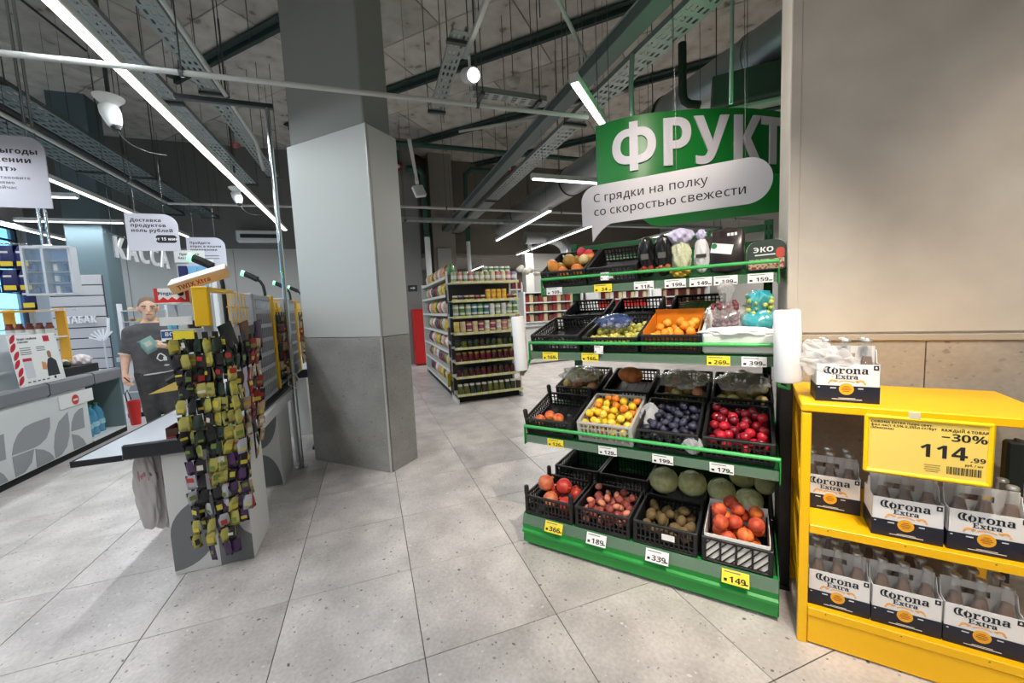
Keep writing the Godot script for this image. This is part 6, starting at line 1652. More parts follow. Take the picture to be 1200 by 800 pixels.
	piece(c2, "worktop", bc(Vector3(-3.58, 0.862, -0.62), Vector3(-1.32, 0.93, 0.03), 0.006), mt("worktop grey", c8(180, 184, 190), 0.4))
	piece(c2, "back_body", bc(Vector3(-3.5, 0.0, -0.6), Vector3(-1.4, 0.86, -0.07)), wp)
	# stand with yellow trays, and the till
	var bs := thing("pastry_stand", "white stand with yellow edged trays behind the cash desk", "display stand", mv(-3.35, 0.93, -7.85))
	piece(bs, "post", bx(Vector3(0.05, 0.80, 0.05), 0.004, Vector3(-0.24, 0.40, 0.1)), mats["letter white"])
	piece(bs, "post", bx(Vector3(0.03, 0.80, 0.03), 0.004, Vector3(0.24, 0.40, -0.14)), mats["letter white"])
	for k in 4:
		var y := 0.18 + 0.17 * k
		piece(bs, "tray", bx(Vector3(0.46, 0.012, 0.30), 0.003, Vector3(0.02, y, 0)), mats["case frame"])
		piece(bs, "yellow_edge", bx(Vector3(0.28, 0.03, 0.01), 0.002, Vector3(0.12, y + 0.02, 0.155)), mt("edge yellow", c8(228, 196, 76), 0.4))
		for i in 4: piece(bs, "bun", crumple(0.075, 0.05, 0.09, i + k * 2.0, 14, 8), [mt("bun brown", c8(186, 132, 74), 0.6), mt("bun pale", c8(214, 186, 140), 0.6)][(i + k) % 2], mv(-0.14 + 0.1 * i, y + 0.006, 0.02))
	var ti := thing("till", "black till screen beside the pastry stand", "till", at(Vector3(-3.02, 0.93, -7.68), 0.3))
	piece(ti, "screen", bx(Vector3(0.22, 0.18, 0.03), 0.006, Vector3(0, 0.24, 0)), mats["black plastic"], eul(Vector3.ZERO, -0.2, 0, 0))
	piece(ti, "stand", bx(Vector3(0.06, 0.2, 0.06), 0.006, Vector3(0, 0.1, -0.03)), mats["case frame"])
	piece(ti, "base", bx(Vector3(0.2, 0.04, 0.2), 0.006, Vector3(0, 0.02, 0)), mats["black plastic"])
	# red bucket on the floor
	var rb := thing("red_bin", "narrow red bin with a black handle on the floor by the desk", "bin", mv(-3.22, 0, -6.98))
	piece(rb, "body", turned([Vector2(0, 0.0), Vector2(0.055, 0), Vector2(0.075, 0.33), Vector2(0.08, 0.34), Vector2(0.07, 0.34), Vector2(0.05, 0.02), Vector2(0, 0.02)], 18), mats["box red"])
	piece(rb, "handle", rod([Vector3(-0.07, 0.34, 0), Vector3(-0.08, 0.44, 0), Vector3(-0.05, 0.5, 0), Vector3(-0.02, 0.36, 0)], 0.008, 8), mats["black plastic"])
	# goods rail with blue packs behind the lanes
	var hr := thing("battery_rack", "white hook rack with dark blue and sky blue packs behind the lanes", "rack", mv(-2.25, 0, -6.6))
	piece(hr, "post", bx(Vector3(0.05, 2.25, 0.05), 0.004, Vector3(0.25, 1.13, -0.03)), mats["letter white"])
	piece(hr, "panel", bx(Vector3(0.36, 0.42, 0.02), 0.003, Vector3(0.04, 1.98, 0)), mats["screen grey"])
	piece(hr, "base", bx(Vector3(0.5, 0.04, 0.4), 0.005, Vector3(0.1, 0.02, 0)), mats["letter white"])
	for k in 6:
		piece(hr, "pack", bx(Vector3(0.095, 0.17, 0.03), 0.004), [mats["packet navy"], mats["pack sky"], mats["pack sky"]][k % 3], mv(-0.07 + 0.11 * (k % 3), 1.88 + 0.2 * int(k / 3), 0.03))
	piece(hr, "header", bx(Vector3(0.34, 0.16, 0.01), 0.002, Vector3(0.02, 2.29, 0.02)), mats["white card"])
	lettering(hr, "header_print", "Проверьте", 0.03, mats["sign ink"], mv(0.02, 2.32, 0.027))
	lettering(hr, "header_print", "без очереди", 0.03, mats["sign ink"], mv(0.02, 2.27, 0.027))

# ---------------------------------------------------------------- can shelf
func can(called: String, label: String, group: String, xf: Transform3D, r: float, h: float, body: Material, lid: Material, jar := false) -> void:
	var key := "can%s%s%s" % [r, h, jar]
	if not shapes.has(key):
		if jar: shapes[key] = [turned([Vector2(0, 0), Vector2(r * 0.92, 0), Vector2(r, 0.008), Vector2(r, h * 0.74), Vector2(r * 0.8, h * 0.84), Vector2(0, h * 0.85)], 12), turned([Vector2(0, h * 0.84), Vector2(r * 0.88, h * 0.84), Vector2(r * 0.88, h), Vector2(0, h)], 12)]
		else: shapes[key] = [turned([Vector2(0, 0), Vector2(r * 0.97, 0), Vector2(r, 0.004), Vector2(r, h - 0.005), Vector2(r * 0.96, h - 0.001), Vector2(0, h - 0.003)], 12), turned([Vector2(r * 1.005, h * 0.32), Vector2(r * 1.02, h * 0.32), Vector2(r * 1.02, h * 0.66), Vector2(r * 1.005, h * 0.66)], 12)]
	var t := thing(called, label, "jar" if jar else "can", xf, group)
	piece(t, "body", shapes[key][0], body)
	piece(t, "lid" if jar else "label_band", shapes[key][1], lid)

func gondola() -> void:
	var metal := mt("shelf metal", c8(206, 206, 200), 0.45)
	var edge := mt("shelf price edge", c8(206, 206, 130), 0.45)
	var t := thing("can_shelf", "tall end shelf of cans and jars in the middle distance", "shelf", mv(1.14, 0, -5.72))
	piece(t, "back_panel", bc(Vector3(0.0, 0.1, -0.42), Vector3(1.04, 1.95, -0.40)), mt("shelf back", c8(70, 70, 70), 0.7))
	for x in [0.0, 1.02]: piece(t, "upright", bc(Vector3(x, 0, -0.42), Vector3(x + 0.03, 2.0, -0.38), 0.002), metal)
	for x in [0.0, 1.02]: piece(t, "foot", bc(Vector3(x, 0, -0.40), Vector3(x + 0.03, 0.07, -0.01), 0.003), metal)
	piece(t, "plinth", bc(Vector3(0.03, 0.0, -0.38), Vector3(1.02, 0.08, -0.12)), mats["black kick"])
	var ys := [0.12, 0.385, 0.61, 0.82, 1.04, 1.285, 1.52, 1.79]
	for y in ys:
		var s := piece(t, "shelf_board", bc(Vector3(0.0, y, -0.40), Vector3(1.05, y + 0.012, -0.004)), metal)
		piece(s, "price_edge", bc(Vector3(0.0, y - 0.012, -0.004), Vector3(1.05, y + 0.026, 0.004), 0.002), edge)
		for k in 6: piece(s, "price_card", bc(Vector3(0.05 + 0.17 * k, y - 0.008, 0.0042), Vector3(0.12 + 0.17 * k, y + 0.022, 0.0052)), mats["print white"])
	var P := {}
	for e in [["can pink", 196, 120, 120], ["can sage", 150, 166, 130], ["can cream", 206, 190, 150], ["can violet", 140, 130, 170], ["can yellow", 220, 184, 70], ["can green", 90, 140, 80], ["can teal", 70, 120, 140], ["can white", 214, 214, 208], ["can orange", 214, 150, 70], ["can magenta", 150, 56, 96], ["jar darkgreen", 44, 56, 34], ["jar darkred", 96, 22, 28], ["jar maroon", 70, 24, 26], ["jar brown", 66, 46, 34], ["jar pickle", 96, 100, 46]]:
		P[e[0]] = mt(e[0], c8(e[1], e[2], e[3]), 0.35)
	var lidw := mt("lid white", c8(216, 214, 206), 0.4)
	var lidk := mt("lid black", c8(30, 30, 30), 0.4)
	var lidg := mt("lid gold", c8(180, 150, 80), 0.35, 0.4)
	var rows := [[0.134, 11, 0.042, 0.15, ["jar pickle", "jar brown", "jar darkgreen", "jar pickle"], true, "lid white", "jars of pickled vegetables on the lowest can shelf", 1],
		[0.398, 11, 0.042, 0.13, ["jar maroon", "jar darkred", "jar maroon", "jar brown"], true, "lid black", "dark red jars on the second can shelf from below", 1],
		[0.623, 11, 0.042, 0.14, ["jar darkred", "jar darkred", "jar maroon"], true, "lid gold", "red jars on the third can shelf from below", 1],
		[0.833, 11, 0.042, 0.12, ["jar darkgreen", "jar brown", "jar darkgreen", "jar pickle"], true, "lid black", "dark green jars on the fourth can shelf from below", 1],
		[1.053, 11, 0.042, 0.085, ["can yellow", "can orange", "can white", "can cream", "can sage", "can pink", "can magenta"], false, "can cream", "bright cans on the fifth can shelf from below", 2],
		[1.298, 11, 0.042, 0.09, ["can sage", "can green", "can white", "can green", "can teal", "can sage"], false, "can white", "green and white cans on the sixth can shelf from below", 2],
		[1.533, 12, 0.038, 0.078, ["can cream", "can pink", "can cream", "can violet"], false, "jar brown", "small cans on the seventh can shelf from below", 1],
		[1.803, 12, 0.04, 0.15, ["can sage", "can violet", "can cream", "can pink", "can cream", "can pink", "can sage"], false, "can white", "tall cans along the top of the can shelf", 1]]
	var n := 0
	for r in rows:
		for k in r[1]:
			for st in r[8]:
				n += 1
				var x: float = 1.14 + 0.06 + 0.93 * k / (r[1] - 1.0)
				var lab: Material = lidw if r[6] == "lid white" else lidk if r[6] == "lid black" else lidg if r[6] == "lid gold" else P[r[6]]
				var body: Material = P[r[4][(k * 3 + int(k / 3)) % r[4].size()]]
				if r[0] > 1.5 and r[0] < 1.6 and k >= 6 and k < 10: body = P["can yellow"]; lab = P["can orange"]
				can("jar" if r[5] else "food_can", ("jar" if r[5] else "can") + " among the " + r[7], r[7], mv(x, r[0] + st * (r[3] + 0.001), -5.72 - 0.06), r[2], r[3], body, lab, r[5])
				if r[0] > 1.5 and r[0] < 1.6 and k >= 6 and k < 10: can("food_can", "yellow can stacked on another on the seventh can shelf", "stacked yellow cans", mv(x, r[0] + 0.079, -5.78), r[2], r[3], body, lab)
	for k in 5: can("food_can", "small white and green can stacked on the top of the can shelf", "cans stacked at the very top", mv(1.68 + 0.088 * k, 1.954, -5.78), 0.04, 0.075, P["can white"], P["can green"])
	# side shelves behind the end shelf, facing the checkouts
	var g := thing("snack_shelf", "long snack shelf running back behind the can shelf", "shelf", mv(1.14, 0, -6.16))
	piece(g, "back_panel", bc(Vector3(0.45, 0.1, -2.9), Vector3(0.48, 1.95, 0)), mats["shelf back"])
	piece(g, "plinth", bc(Vector3(0.04, 0, -2.9), Vector3(0.98, 0.1, -0.02)), mats["black kick"])
	for z in [-0.03, -0.95, -1.9, -2.87]: piece(g, "upright", bc(Vector3(0.42, 0, z), Vector3(0.46, 2.0, z + 0.03)), metal)
	var y2 := [0.12, 0.42, 0.72, 1.02, 1.32, 1.62, 1.9]
	for y in y2:
		var s := piece(g, "shelf_board", bc(Vector3(0.02, y, -2.9), Vector3(0.44, y + 0.012, -0.02)), metal)
		piece(s, "price_edge", bc(Vector3(0.005, y - 0.012, -2.9), Vector3(0.02, y + 0.03, -0.02)), metal)
	piece(g, "end_panel", bc(Vector3(0.0, 0.0, -2.94), Vector3(0.46, 1.97, -2.905)), metal)
	var cs := ["can orange", "can pink", "sachet red", "print yellow", "can white", "can green", "sachet brown", "sachet beige", "can cream", "sachet purple"]
	var q := 0
	for i in y2.size():
		for k in 12:
			q += 1
			var m: Material = P[cs[(q * 7 + int(q / 5)) % 10]] if P.has(cs[(q * 7 + int(q / 5)) % 10]) else mats[cs[(q * 7 + int(q / 5)) % 10]]
			var hh := 0.20 if i < 6 else 0.19
			single("snack_bag", "snack bag on the %s shelf from below beside the can shelf" % ["lowest", "second", "third", "fourth", "fifth", "sixth", "top"][i], "snack", crumple(0.13, hh + 0.045, 0.17, q * 0.7, 14, 10), m, at(Vector3(1.14 + 0.12, y2[i] + 0.0125, -6.30 - 0.215 * k), rng.randf_range(-0.2, 0.2)), "snack bags, shelf %d" % (i + 1))
	# dark hanging packs at the front left corner of the can shelf
	for k in 10:
		single("hanging_snack", "dark snack pack hooked on the left edge of the can shelf", "snack", sachet_mesh(0.10, 0.2), mats[["sachet brown", "sachet black", "sachet beige", "band blue", "sachet purple"][k % 5]], at(Vector3(1.09, [0.25, 0.25, 0.55, 0.55, 0.8, 0.8, 1.05, 1.05, 1.45, 1.6][k], -5.76 - 0.11 * (k % 2)), 1.2), "packs hooked on the shelf edge")
	single("price_flag", "yellow price flag low on the side of the can shelf", "price tag", bx(Vector3(0.14, 0.2, 0.004)), mats["yellow tag"], at(Vector3(1.10, 0.32, -6.05), 0.9))

# ---------------------------------------------------------------- far part of the hall
func back_area() -> void:
	var metal: Material = mats["shelf metal"]
	var rc := thing("red_cabinet", "tall red fire cabinet against the dim wall", "cabinet", mv(1.2, 0, -10.5))
	piece(rc, "body", bx(Vector3(0.34, 1.42, 0.44), 0.01, Vector3(0, 0.74, 0)), mt("cabinet red", c8(176, 26, 30), 0.4))
	piece(rc, "door", bx(Vector3(0.31, 1.34, 0.012), 0.003, Vector3(0, 0.74, 0.227)), mt("cabinet red door", c8(190, 32, 34), 0.38))
	piece(rc, "lock", bx(Vector3(0.02, 0.05, 0.012), 0.003, Vector3(-0.12, 0.8, 0.238)), mats["bracket steel"])
	piece(rc, "foot", bx(Vector3(0.3, 0.03, 0.4), 0.0, Vector3(0, 0.015, 0)), mats["black kick"])
	var ex := thing("exit_plate", "small dark blue sign plate above the red cabinet", "sign", mv(1.12, 2.0, -10.735))
	piece(ex, "plate", bx(Vector3(0.24, 0.16, 0.012), 0.002), mt("plate navy", c8(34, 38, 58), 0.5))
	piece(ex, "arrow", cut([Vector2(-0.06, -0.01), Vector2(0.02, -0.01), Vector2(0.02, -0.035), Vector2(0.07, 0.005), Vector2(0.02, 0.045), Vector2(0.02, 0.02), Vector2(-0.06, 0.02)], 0, 0.002), mats["print white"], mv(0, 0, 0.006))
	# open chest freezer
	var fz := thing("chest_freezer", "white open chest freezer beyond the left bag roll", "freezer", mv(4.15, 0, -9.2))
	var b := MB.new()
	b.box(Vector3(0, 0.45, 0.44), Vector3(1.7, 0.86, 0.06), 0.02)
	b.box(Vector3(0, 0.45, -0.44), Vector3(1.7, 0.86, 0.06), 0.02)
	for s in [-1, 1]: b.box(Vector3(s * 0.82, 0.45, 0), Vector3(0.06, 0.86, 0.82), 0.02)
	b.box(Vector3(0, 0.1, 0), Vector3(1.6, 0.12, 0.82))
	piece(fz, "body", b.done(), mats["white plastic"])
	piece(fz, "rim", bx(Vector3(1.74, 0.05, 0.09), 0.01, Vector3(0, 0.90, 0.46)), mt("freezer rim", c8(150, 156, 160), 0.4))
	piece(fz, "glass_lid", bx(Vector3(1.66, 0.012, 0.84), 0.003, Vector3(0, 0.90, 0)), film("freezer glass", c8(206, 216, 222), 0.3, 0.05))
	for k in 8: single("frozen_pack", "pale frozen pack inside the chest freezer", "frozen food", bx(Vector3(0.17, 0.3, 0.25), 0.01, Vector3(0, 0.15, 0)), [mats["white card"], mats["can teal"], mats["can cream"]][k % 3], mv(3.50 + 0.19 * k, 0.17, -9.2), "frozen packs")
	# refrigerated shelves
	for s in [[4.9, -10.4, "low white chilled shelf seen under the top crates at left"], [6.9, -9.9, "white chilled shelf with red packs seen behind the top shelf"], [8.8, -9.6, "white chilled shelf with mixed jars seen right of the red packs"]]:
		var t := thing("chilled_shelf", s[2], "shelf", mv(s[0], 0, s[1]), "chilled shelves")
		for x in [-0.92, 0.88]: piece(t, "side", bc(Vector3(x, 0, -0.3), Vector3(x + 0.05, 1.78, 0.32), 0.004), mats["white plastic"])
		piece(t, "back_panel", bc(Vector3(-0.9, 0, -0.3), Vector3(0.9, 1.76, -0.27)), mats["screen grey"])
		for y in [0.3, 0.62, 0.92, 1.2, 1.46, 1.74]: piece(t, "shelf_board", bc(Vector3(-0.87, y, -0.27), Vector3(0.88, y + 0.03, 0.3), 0.003), mats["white plastic"])
		var cs := ["jar darkred", "sachet red", "sachet beige", "print white", "sachet brown", "jar maroon", "can cream", "print white"]
		var q := 0
		for y in [0.951, 1.231, 1.491]:
			for k in 12:
				q += 1
				var mm: Material = mats["box red"] if s[0] > 6 and s[0] < 7 and y < 1.45 and y > 1.2 else mats[cs[(q * 5 + int(q / 3) + int(s[0])) % 8]]
				single("chilled_pack", "%s packed item on the %s chilled shelf" % [["middle", "upper", "top"][int((y - 0.9) / 0.27)], ["left", "middle", "right"][int((s[0] - 4.5) / 1.9)]], "groceries", bx(Vector3(0.12, 0.17 + 0.02 * (q % 3), 0.2), 0.012, Vector3(0, 0.09 + 0.01 * (q % 3), 0)), mm, at(Vector3(s[0] - 0.78 + 0.142 * k, y, s[1] + 0.1), 0.0), "chilled goods %d" % int(s[0]))
	# orange goods shelf between can shelf and white pillar
	var og := thing("goods_shelf", "far shelf of orange and grey packs left of the white pillar", "shelf", mv(3.95, 0, -11.3))
	for y in [0.3, 0.7, 1.1, 1.5, 1.9]: piece(og, "shelf_board", bx(Vector3(0.8, 0.03, 0.4), 0.0, Vector3(0, y, 0)), metal)
	for x in [-0.4, 0.4]: piece(og, "upright", bx(Vector3(0.04, 2.1, 0.4), 0.0, Vector3(x, 1.05, 0)), metal)
	for k in 25: single("grocery_pack", "pack on the far shelf left of the white pillar", "groceries", bx(Vector3(0.11, 0.26, 0.2), 0.01, Vector3(0, 0.13, 0)), mats[["can orange", "print white", "can orange", "can teal", "jar darkred"][int(k / 5)]], mv(3.66 + 0.145 * (k % 5), 0.3155 + 0.4 * int(k / 5), -11.2), "packs on the far shelf")
	# banana leaf decoration at the top of the can shelf
	var lf := thing("paper_garland", "white paper flower garland beside the top cans", "decoration", mv(2.32, 1.95, -5.95))
	for k in 8: piece(lf, "paper_bloom", crumple(0.10, 0.09, 0.06, k * 1.1, 14, 8), mats["print white"], eul(Vector3(0.055 * k - 0.03, 0.03 * sin(k * 1.7), 0.03 * cos(k * 2.0)), 0.2 * k, 0, 0.3 * k))
	piece(lf, "wire", rod([Vector3(-0.08, -0.02, 0), Vector3(0.2, 0.03, 0), Vector3(0.42, 0.0, 0)], 0.006, 6), mats["bracket steel"])
	piece(lf, "post", bx(Vector3(0.02, 1.95, 0.02), 0.0, Vector3(-0.08, -0.97, 0)), metal)

# ---------------------------------------------------------------- signs
func ring_path() -> Array:
	# plan of the curved sign band in wall coordinates (u, v), from its left end
	var key := [Vector2(-0.71, 3.165), Vector2(-0.52, 3.13), Vector2(-0.33, 3.15), Vector2(-0.12, 3.22), Vector2(0.08, 3.31), Vector2(0.28, 3.42), Vector2(0.48, 3.58), Vector2(0.66, 3.76), Vector2(0.92, 4.1), Vector2(1.15, 4.5), Vector2(1.3, 4.95)]
	var n := key.size()
	var out := []
	for i in n - 1:
		for k in 5:
			out.append((key[i] as Vector2).cubic_interpolate(key[i + 1], key[maxi(0, i - 1)], key[mini(n - 1, i + 2)], k / 5.0))
	out.append(key[n - 1])
	return out

func band_mesh(path: Array, cen: Vector2, lo: Callable, hi: Callable, thick := 0.018) -> ArrayMesh:
	# a standing strip along the path with a front, a back and edges
	var b := MB.new()
	var n := path.size()
	var inner := []
	for i in n: inner.append(path[i] + (cen - path[i]).normalized() * thick)
	var v3 := func(p: Vector2, h: float) -> Vector3: return Vector3(p.x, h, -p.y)
	b.smooth()
	for i in n - 1: b.quad(v3.call(path[i], lo.call(i)), v3.call(path[i + 1], lo.call(i + 1)), v3.call(path[i + 1], hi.call(i + 1)), v3.call(path[i], hi.call(i)))
	b.smooth()
	for i in n - 1: b.quad(v3.call(inner[i], lo.call(i)), v3.call(inner[i], hi.call(i)), v3.call(inner[i + 1], hi.call(i + 1)), v3.call(inner[i + 1], lo.call(i + 1)))
	b.flat()
	for i in n - 1:
		b.quad(v3.call(path[i], hi.call(i)), v3.call(path[i + 1], hi.call(i + 1)), v3.call(inner[i + 1], hi.call(i + 1)), v3.call(inner[i], hi.call(i)))
		b.quad(v3.call(path[i], lo.call(i)), v3.call(inner[i], lo.call(i)), v3.call(inner[i + 1], lo.call(i + 1)), v3.call(path[i + 1], lo.call(i + 1)))
	for i in [0, n - 1]: b.quad(v3.call(path[i], lo.call(i)), v3.call(path[i], hi.call(i)), v3.call(inner[i], hi.call(i)), v3.call(inner[i], lo.call(i)))
	return b.done()

func signs() -> void:
	var green := mt("sign green", c8(16, 132, 50), 0.35)
	var lw := mt("sign letter white", c8(238, 234, 246), 0.45)
	var t := thing("ring_sign", "large green ring sign lettered ФРУКТЫ hanging above the fruit rack", "sign", BK)
	var path := ring_path()
	var n := path.size()
	var h0 := 2.32
	var h1 := 2.765
	var cen := Vector2(0.1, 5.2)
	piece(t, "band", band_mesh(path, cen, func(_i: int) -> float: return h0, func(_i: int) -> float: return h1), green)
	# lower band behind, its left end rounded off below
	var low := []
	for k in 31: low.append(Vector2(-0.60 + 1.85 * k / 30.0, 4.05 - 0.05 * sin(PI * k / 30.0)))
	piece(t, "lower_band", band_mesh(low, cen, func(i: int) -> float: return 2.10 + 0.26 * pow(maxf(0.0, 1.0 - i / 5.0), 2.2), func(_i: int) -> float: return 2.44), green)
	# letters bent along the front of the band
	var f := SystemFont.new()
	f.font_names = PackedStringArray(["Droid Sans"])
	f.font_weight = 700
	var tm := TextMesh.new()
	tm.text = "ФРУКТЫ"
	tm.font = f
	tm.font_size = 64
	tm.pixel_size = 0.0066
	tm.depth = 0.012
	tm.curve_step = 1.0
	tm.horizontal_alignment = HORIZONTAL_ALIGNMENT_LEFT
	var ar := tm.get_mesh_arrays()
	var vs: PackedVector3Array = ar[Mesh.ARRAY_VERTEX]
	var ix: PackedInt32Array = ar[Mesh.ARRAY_INDEX]
	var mn := Vector3(1e9, 1e9, 1e9)
	var mx := -mn
	for v in vs:
		mn = mn.min(v); mx = mx.max(v)
	print("ring text ", mn, mx, " verts ", vs.size())
	# distance along the band from its left end
	var cum := [0.0]
	for i in range(1, n): cum.append(cum[i - 1] + (path[i] as Vector2).distance_to(path[i - 1]))
	var st := SurfaceTool.new()
	st.begin(Mesh.PRIMITIVE_TRIANGLES)
	st.set_smooth_group(-1)
	var sx := 1.34 / 1.34
	for k in ix.size():
		var v := vs[ix[k]]
		var d: float = 0.135 + (v.x - mn.x) * 0.98
		var s := 0
		while s < n - 2 and cum[s + 1] < d: s += 1
		var fr: float = (d - cum[s]) / maxf(0.0001, cum[s + 1] - cum[s])
		var p: Vector2 = (path[s] as Vector2).lerp(path[s + 1], fr)
		var tn: Vector2 = (path[s + 1] - path[s]).normalized()
		var no := Vector2(tn.y, -tn.x)
		p += no * (0.004 + (v.z - mn.z))
		st.add_vertex(Vector3(p.x, h0 + 0.055 + (v.y - mn.y) / (mx.y - mn.y) * 0.345, -p.y))
	st.generate_normals()
	piece(t, "lettering", st.commit(), lw)
	for k in [3, 14, 26, 38, 49]:
		var p: Vector2 = path[k] + (cen - path[k]).normalized() * 0.009
		piece(t, "hanging_wire", bx(Vector3(0.004, 3.0, 0.004), 0.0, Vector3(p.x, h1 + 1.5, -p.y)), mats["thin steel wire"])
	for k in [3, 10]: piece(t, "hanging_wire", bx(Vector3(0.004, 3.3, 0.004), 0.0, Vector3(low[k].x, 4.09, -low[k].y - 0.009)), mats["thin steel wire"])
	# green light line along the top inside of the ring
	var off := []
	for i in n: off.append(path[i] + (cen - path[i]).normalized() * 0.034)
	piece(t, "green_light_line", band_mesh(off, cen, func(_i: int) -> float: return h1 - 0.03, func(_i: int) -> float: return h1 - 0.012, 0.02), glow("green lamp line", Color(0.25, 1.0, 0.5), 0.6))
	for e in [[-0.22, 3.24, -0.36, 0.9, 0.14], [0.2, 3.42, -0.6, 0.5, 0.10]]:
		var l := AreaLight3D.new()
		l.name = "green_uplight"
		t.add_child(l)
		l.area_size = Vector2(e[3], 0.03)
		l.transform = Transform3D(Basis(Vector3.UP, e[2]) * Basis(Vector3.RIGHT, PI / 2), Vector3(e[0], h1 + 0.0, -e[1]))
		l.light_color = Color(0.25, 1.0, 0.55)
		l.light_energy = e[4]
		l.shadow_enabled = true
		l.area_range = 12.0
		l.area_attenuation = 2.0
	# speech bubble
	var sb := thing("speech_bubble_sign", "white speech bubble sign about freshness under the green ring", "sign", BK * eul(Vector3(-0.17, 2.083, -2.75), 0, 0, 0.012))
	var poly := []
	for p in rounded(1.11, 0.262, [0.004, 0.128, 0.128, 0.10], 10): poly.append(p)
	# speech tail under the lower left corner
	var at_i := poly.size()
	var tail := [Vector2(-0.49, -0.131), Vector2(-0.485, -0.235)]
	for k in 6: tail.append(Vector2(-0.485 + 0.14 * k / 6.0 + 0.03 * sin(PI * k / 6.0) * -1.0, -0.235 + 0.104 * (k + 1) / 6.0 - 0.004))
	var pb := MB.new()
	pb.prism(PackedVector2Array(poly), -0.006, 0.006)
	pb.prism(PackedVector2Array([Vector2(-0.49, -0.128), Vector2(-0.488, -0.24), Vector2(-0.455, -0.20), Vector2(-0.42, -0.165), Vector2(-0.385, -0.142), Vector2(-0.35, -0.128)]), -0.006, 0.006)
	piece(sb, "board", pb.done(), mt("bubble white", c8(238, 234, 240), 0.5))
	lettering(sb, "message", "С грядки на полку", 0.052, mats["sign ink"], mv(-0.475, 0.045, 0.0068), false, 0.0012, false, false, 1.17)
	lettering(sb, "message", "со скоростью свежести", 0.052, mats["sign ink"], mv(-0.475, -0.045, 0.0068), false, 0.0012, false, false, 1.17)
	for x in [-0.42, 0.05, 0.42]: piece(sb, "hanging_wire", bx(Vector3(0.0025, 3.7, 0.0025), 0.0, Vector3(x, 1.83, 0.0)), mats["thin steel wire"])
	# hanging lane signs
	var board := mt("hanging sign white", c8(206, 204, 216), 0.5)
	for s in [["white hanging sign at the left picture edge about offers", Vector3(-3.605, 3.04, -5.70), 1.05, 0.72], ["white hanging sign about delivery for zero roubles", Vector3(-2.17, 2.41, -5.5), 0.46, 0.40], ["white hanging sign about a survey, right of the delivery sign", Vector3(-2.22, 2.44, -7.2), 0.48, 0.42]]:
		var o := thing("hanging_sign", s[0], "sign", mv(s[1].x, s[1].y, s[1].z), "hanging lane signs")
		var w: float = s[2]
		var h: float = s[3]
		piece(o, "board", cut(rounded(w, h, [0.002, 0.002, 0.13, 0.002], 8), -0.006, 0.006), board, mv(0, 0, 0))
		var L: float = 5.79 - s[1].y - h / 2
		for x in [-w * 0.3, w * 0.25]: piece(o, "hanging_wire", bx(Vector3(0.004, L, 0.004), 0.0, Vector3(x, h / 2 + L / 2, 0)), mats["thin steel wire"])
		if w > 1.0:
			for e in [["новые выгоды", 0.21, 0.055], ["в приложении", 0.12, 0.055], ["«Магнит»", 0.03, 0.055]]: lettering(o, "headline", e[0], e[2], mats["sign ink"], mv(-0.20 if e[1] > 0.2 else -0.26 if e[1] > 0.1 else -0.16, e[1], 0.007), true, 0.001, false, false, 1.2)
			for k in 3: lettering(o, "small_text", ["установите", "прямо", "сейчас"][k], 0.03, mats["tag grey ink"], mv(0.10, -0.06 - 0.05 * k, 0.007), true, 0.001, false, false, 1.2)
		elif s[1].z > -6.0:
			for k in 3: lettering(o, "headline", ["Доставка", "продуктов", "ноль рублей"][k], 0.036, mats["sign ink"], mv(-0.19, 0.13 - 0.055 * k, 0.007), true, 0.001, false, false, 1.2)
			piece(o, "dark_pill", cut(rounded(0.19, 0.085, [0.03, 0.03, 0.03, 0.03]), 0, 0.001), mats["sign ink"], mv(0.115, -0.07, 0.006))
			lettering(o, "pill_price", "от 15 мин", 0.032, mats["white tag"], mv(0.115, -0.07, 0.0075), true, 0.001)
		else:
			for k in 3: lettering(o, "headline", ["Пройдите", "опрос в нашем", "приложении"][k], 0.034, mats["sign ink"], mv(-0.2, 0.13 - 0.05 * k, 0.007), true, 0.001, false, false, 1.1)
			for k in 2: piece(o, "small_text", bx(Vector3(0.18, 0.012, 0.001), 0.0, Vector3(0.06, -0.06 - 0.04 * k, 0.0065)), mats["tag grey ink"])
	# big white letters over the cash desks
	var kl := thing("cash_desk_letters", "big white letters КАССА hanging over the cash desks", "letters", Transform3D(Basis(Vector3(0, 0, -1), Vector3(0, 1, 0), Vector3(1, 0, 0)), Vector3(-3.28, 2.50, -7.1)))
	var xx := 0.0
	for ch in ["К", "А", "С", "С", "А"]:
		lettering(kl, "letter", ch, 0.30, mats["letter white"], eul(Vector3(xx + 0.16, 0.0, 0), 0, 0.0, 0), true, 0.02, false, true, 1.15)
		xx += 0.335
	piece(kl, "carrier_bar", bx(Vector3(1.75, 0.015, 0.015), 0.003, Vector3(0.82, 0.185, -0.02)), mats["chrome"])
	for x in [0.05, 1.6]: piece(kl, "hanging_wire", bx(Vector3(0.004, 3.45, 0.004), 0.0, Vector3(x, 1.55, 0)), mats["thin steel wire"])

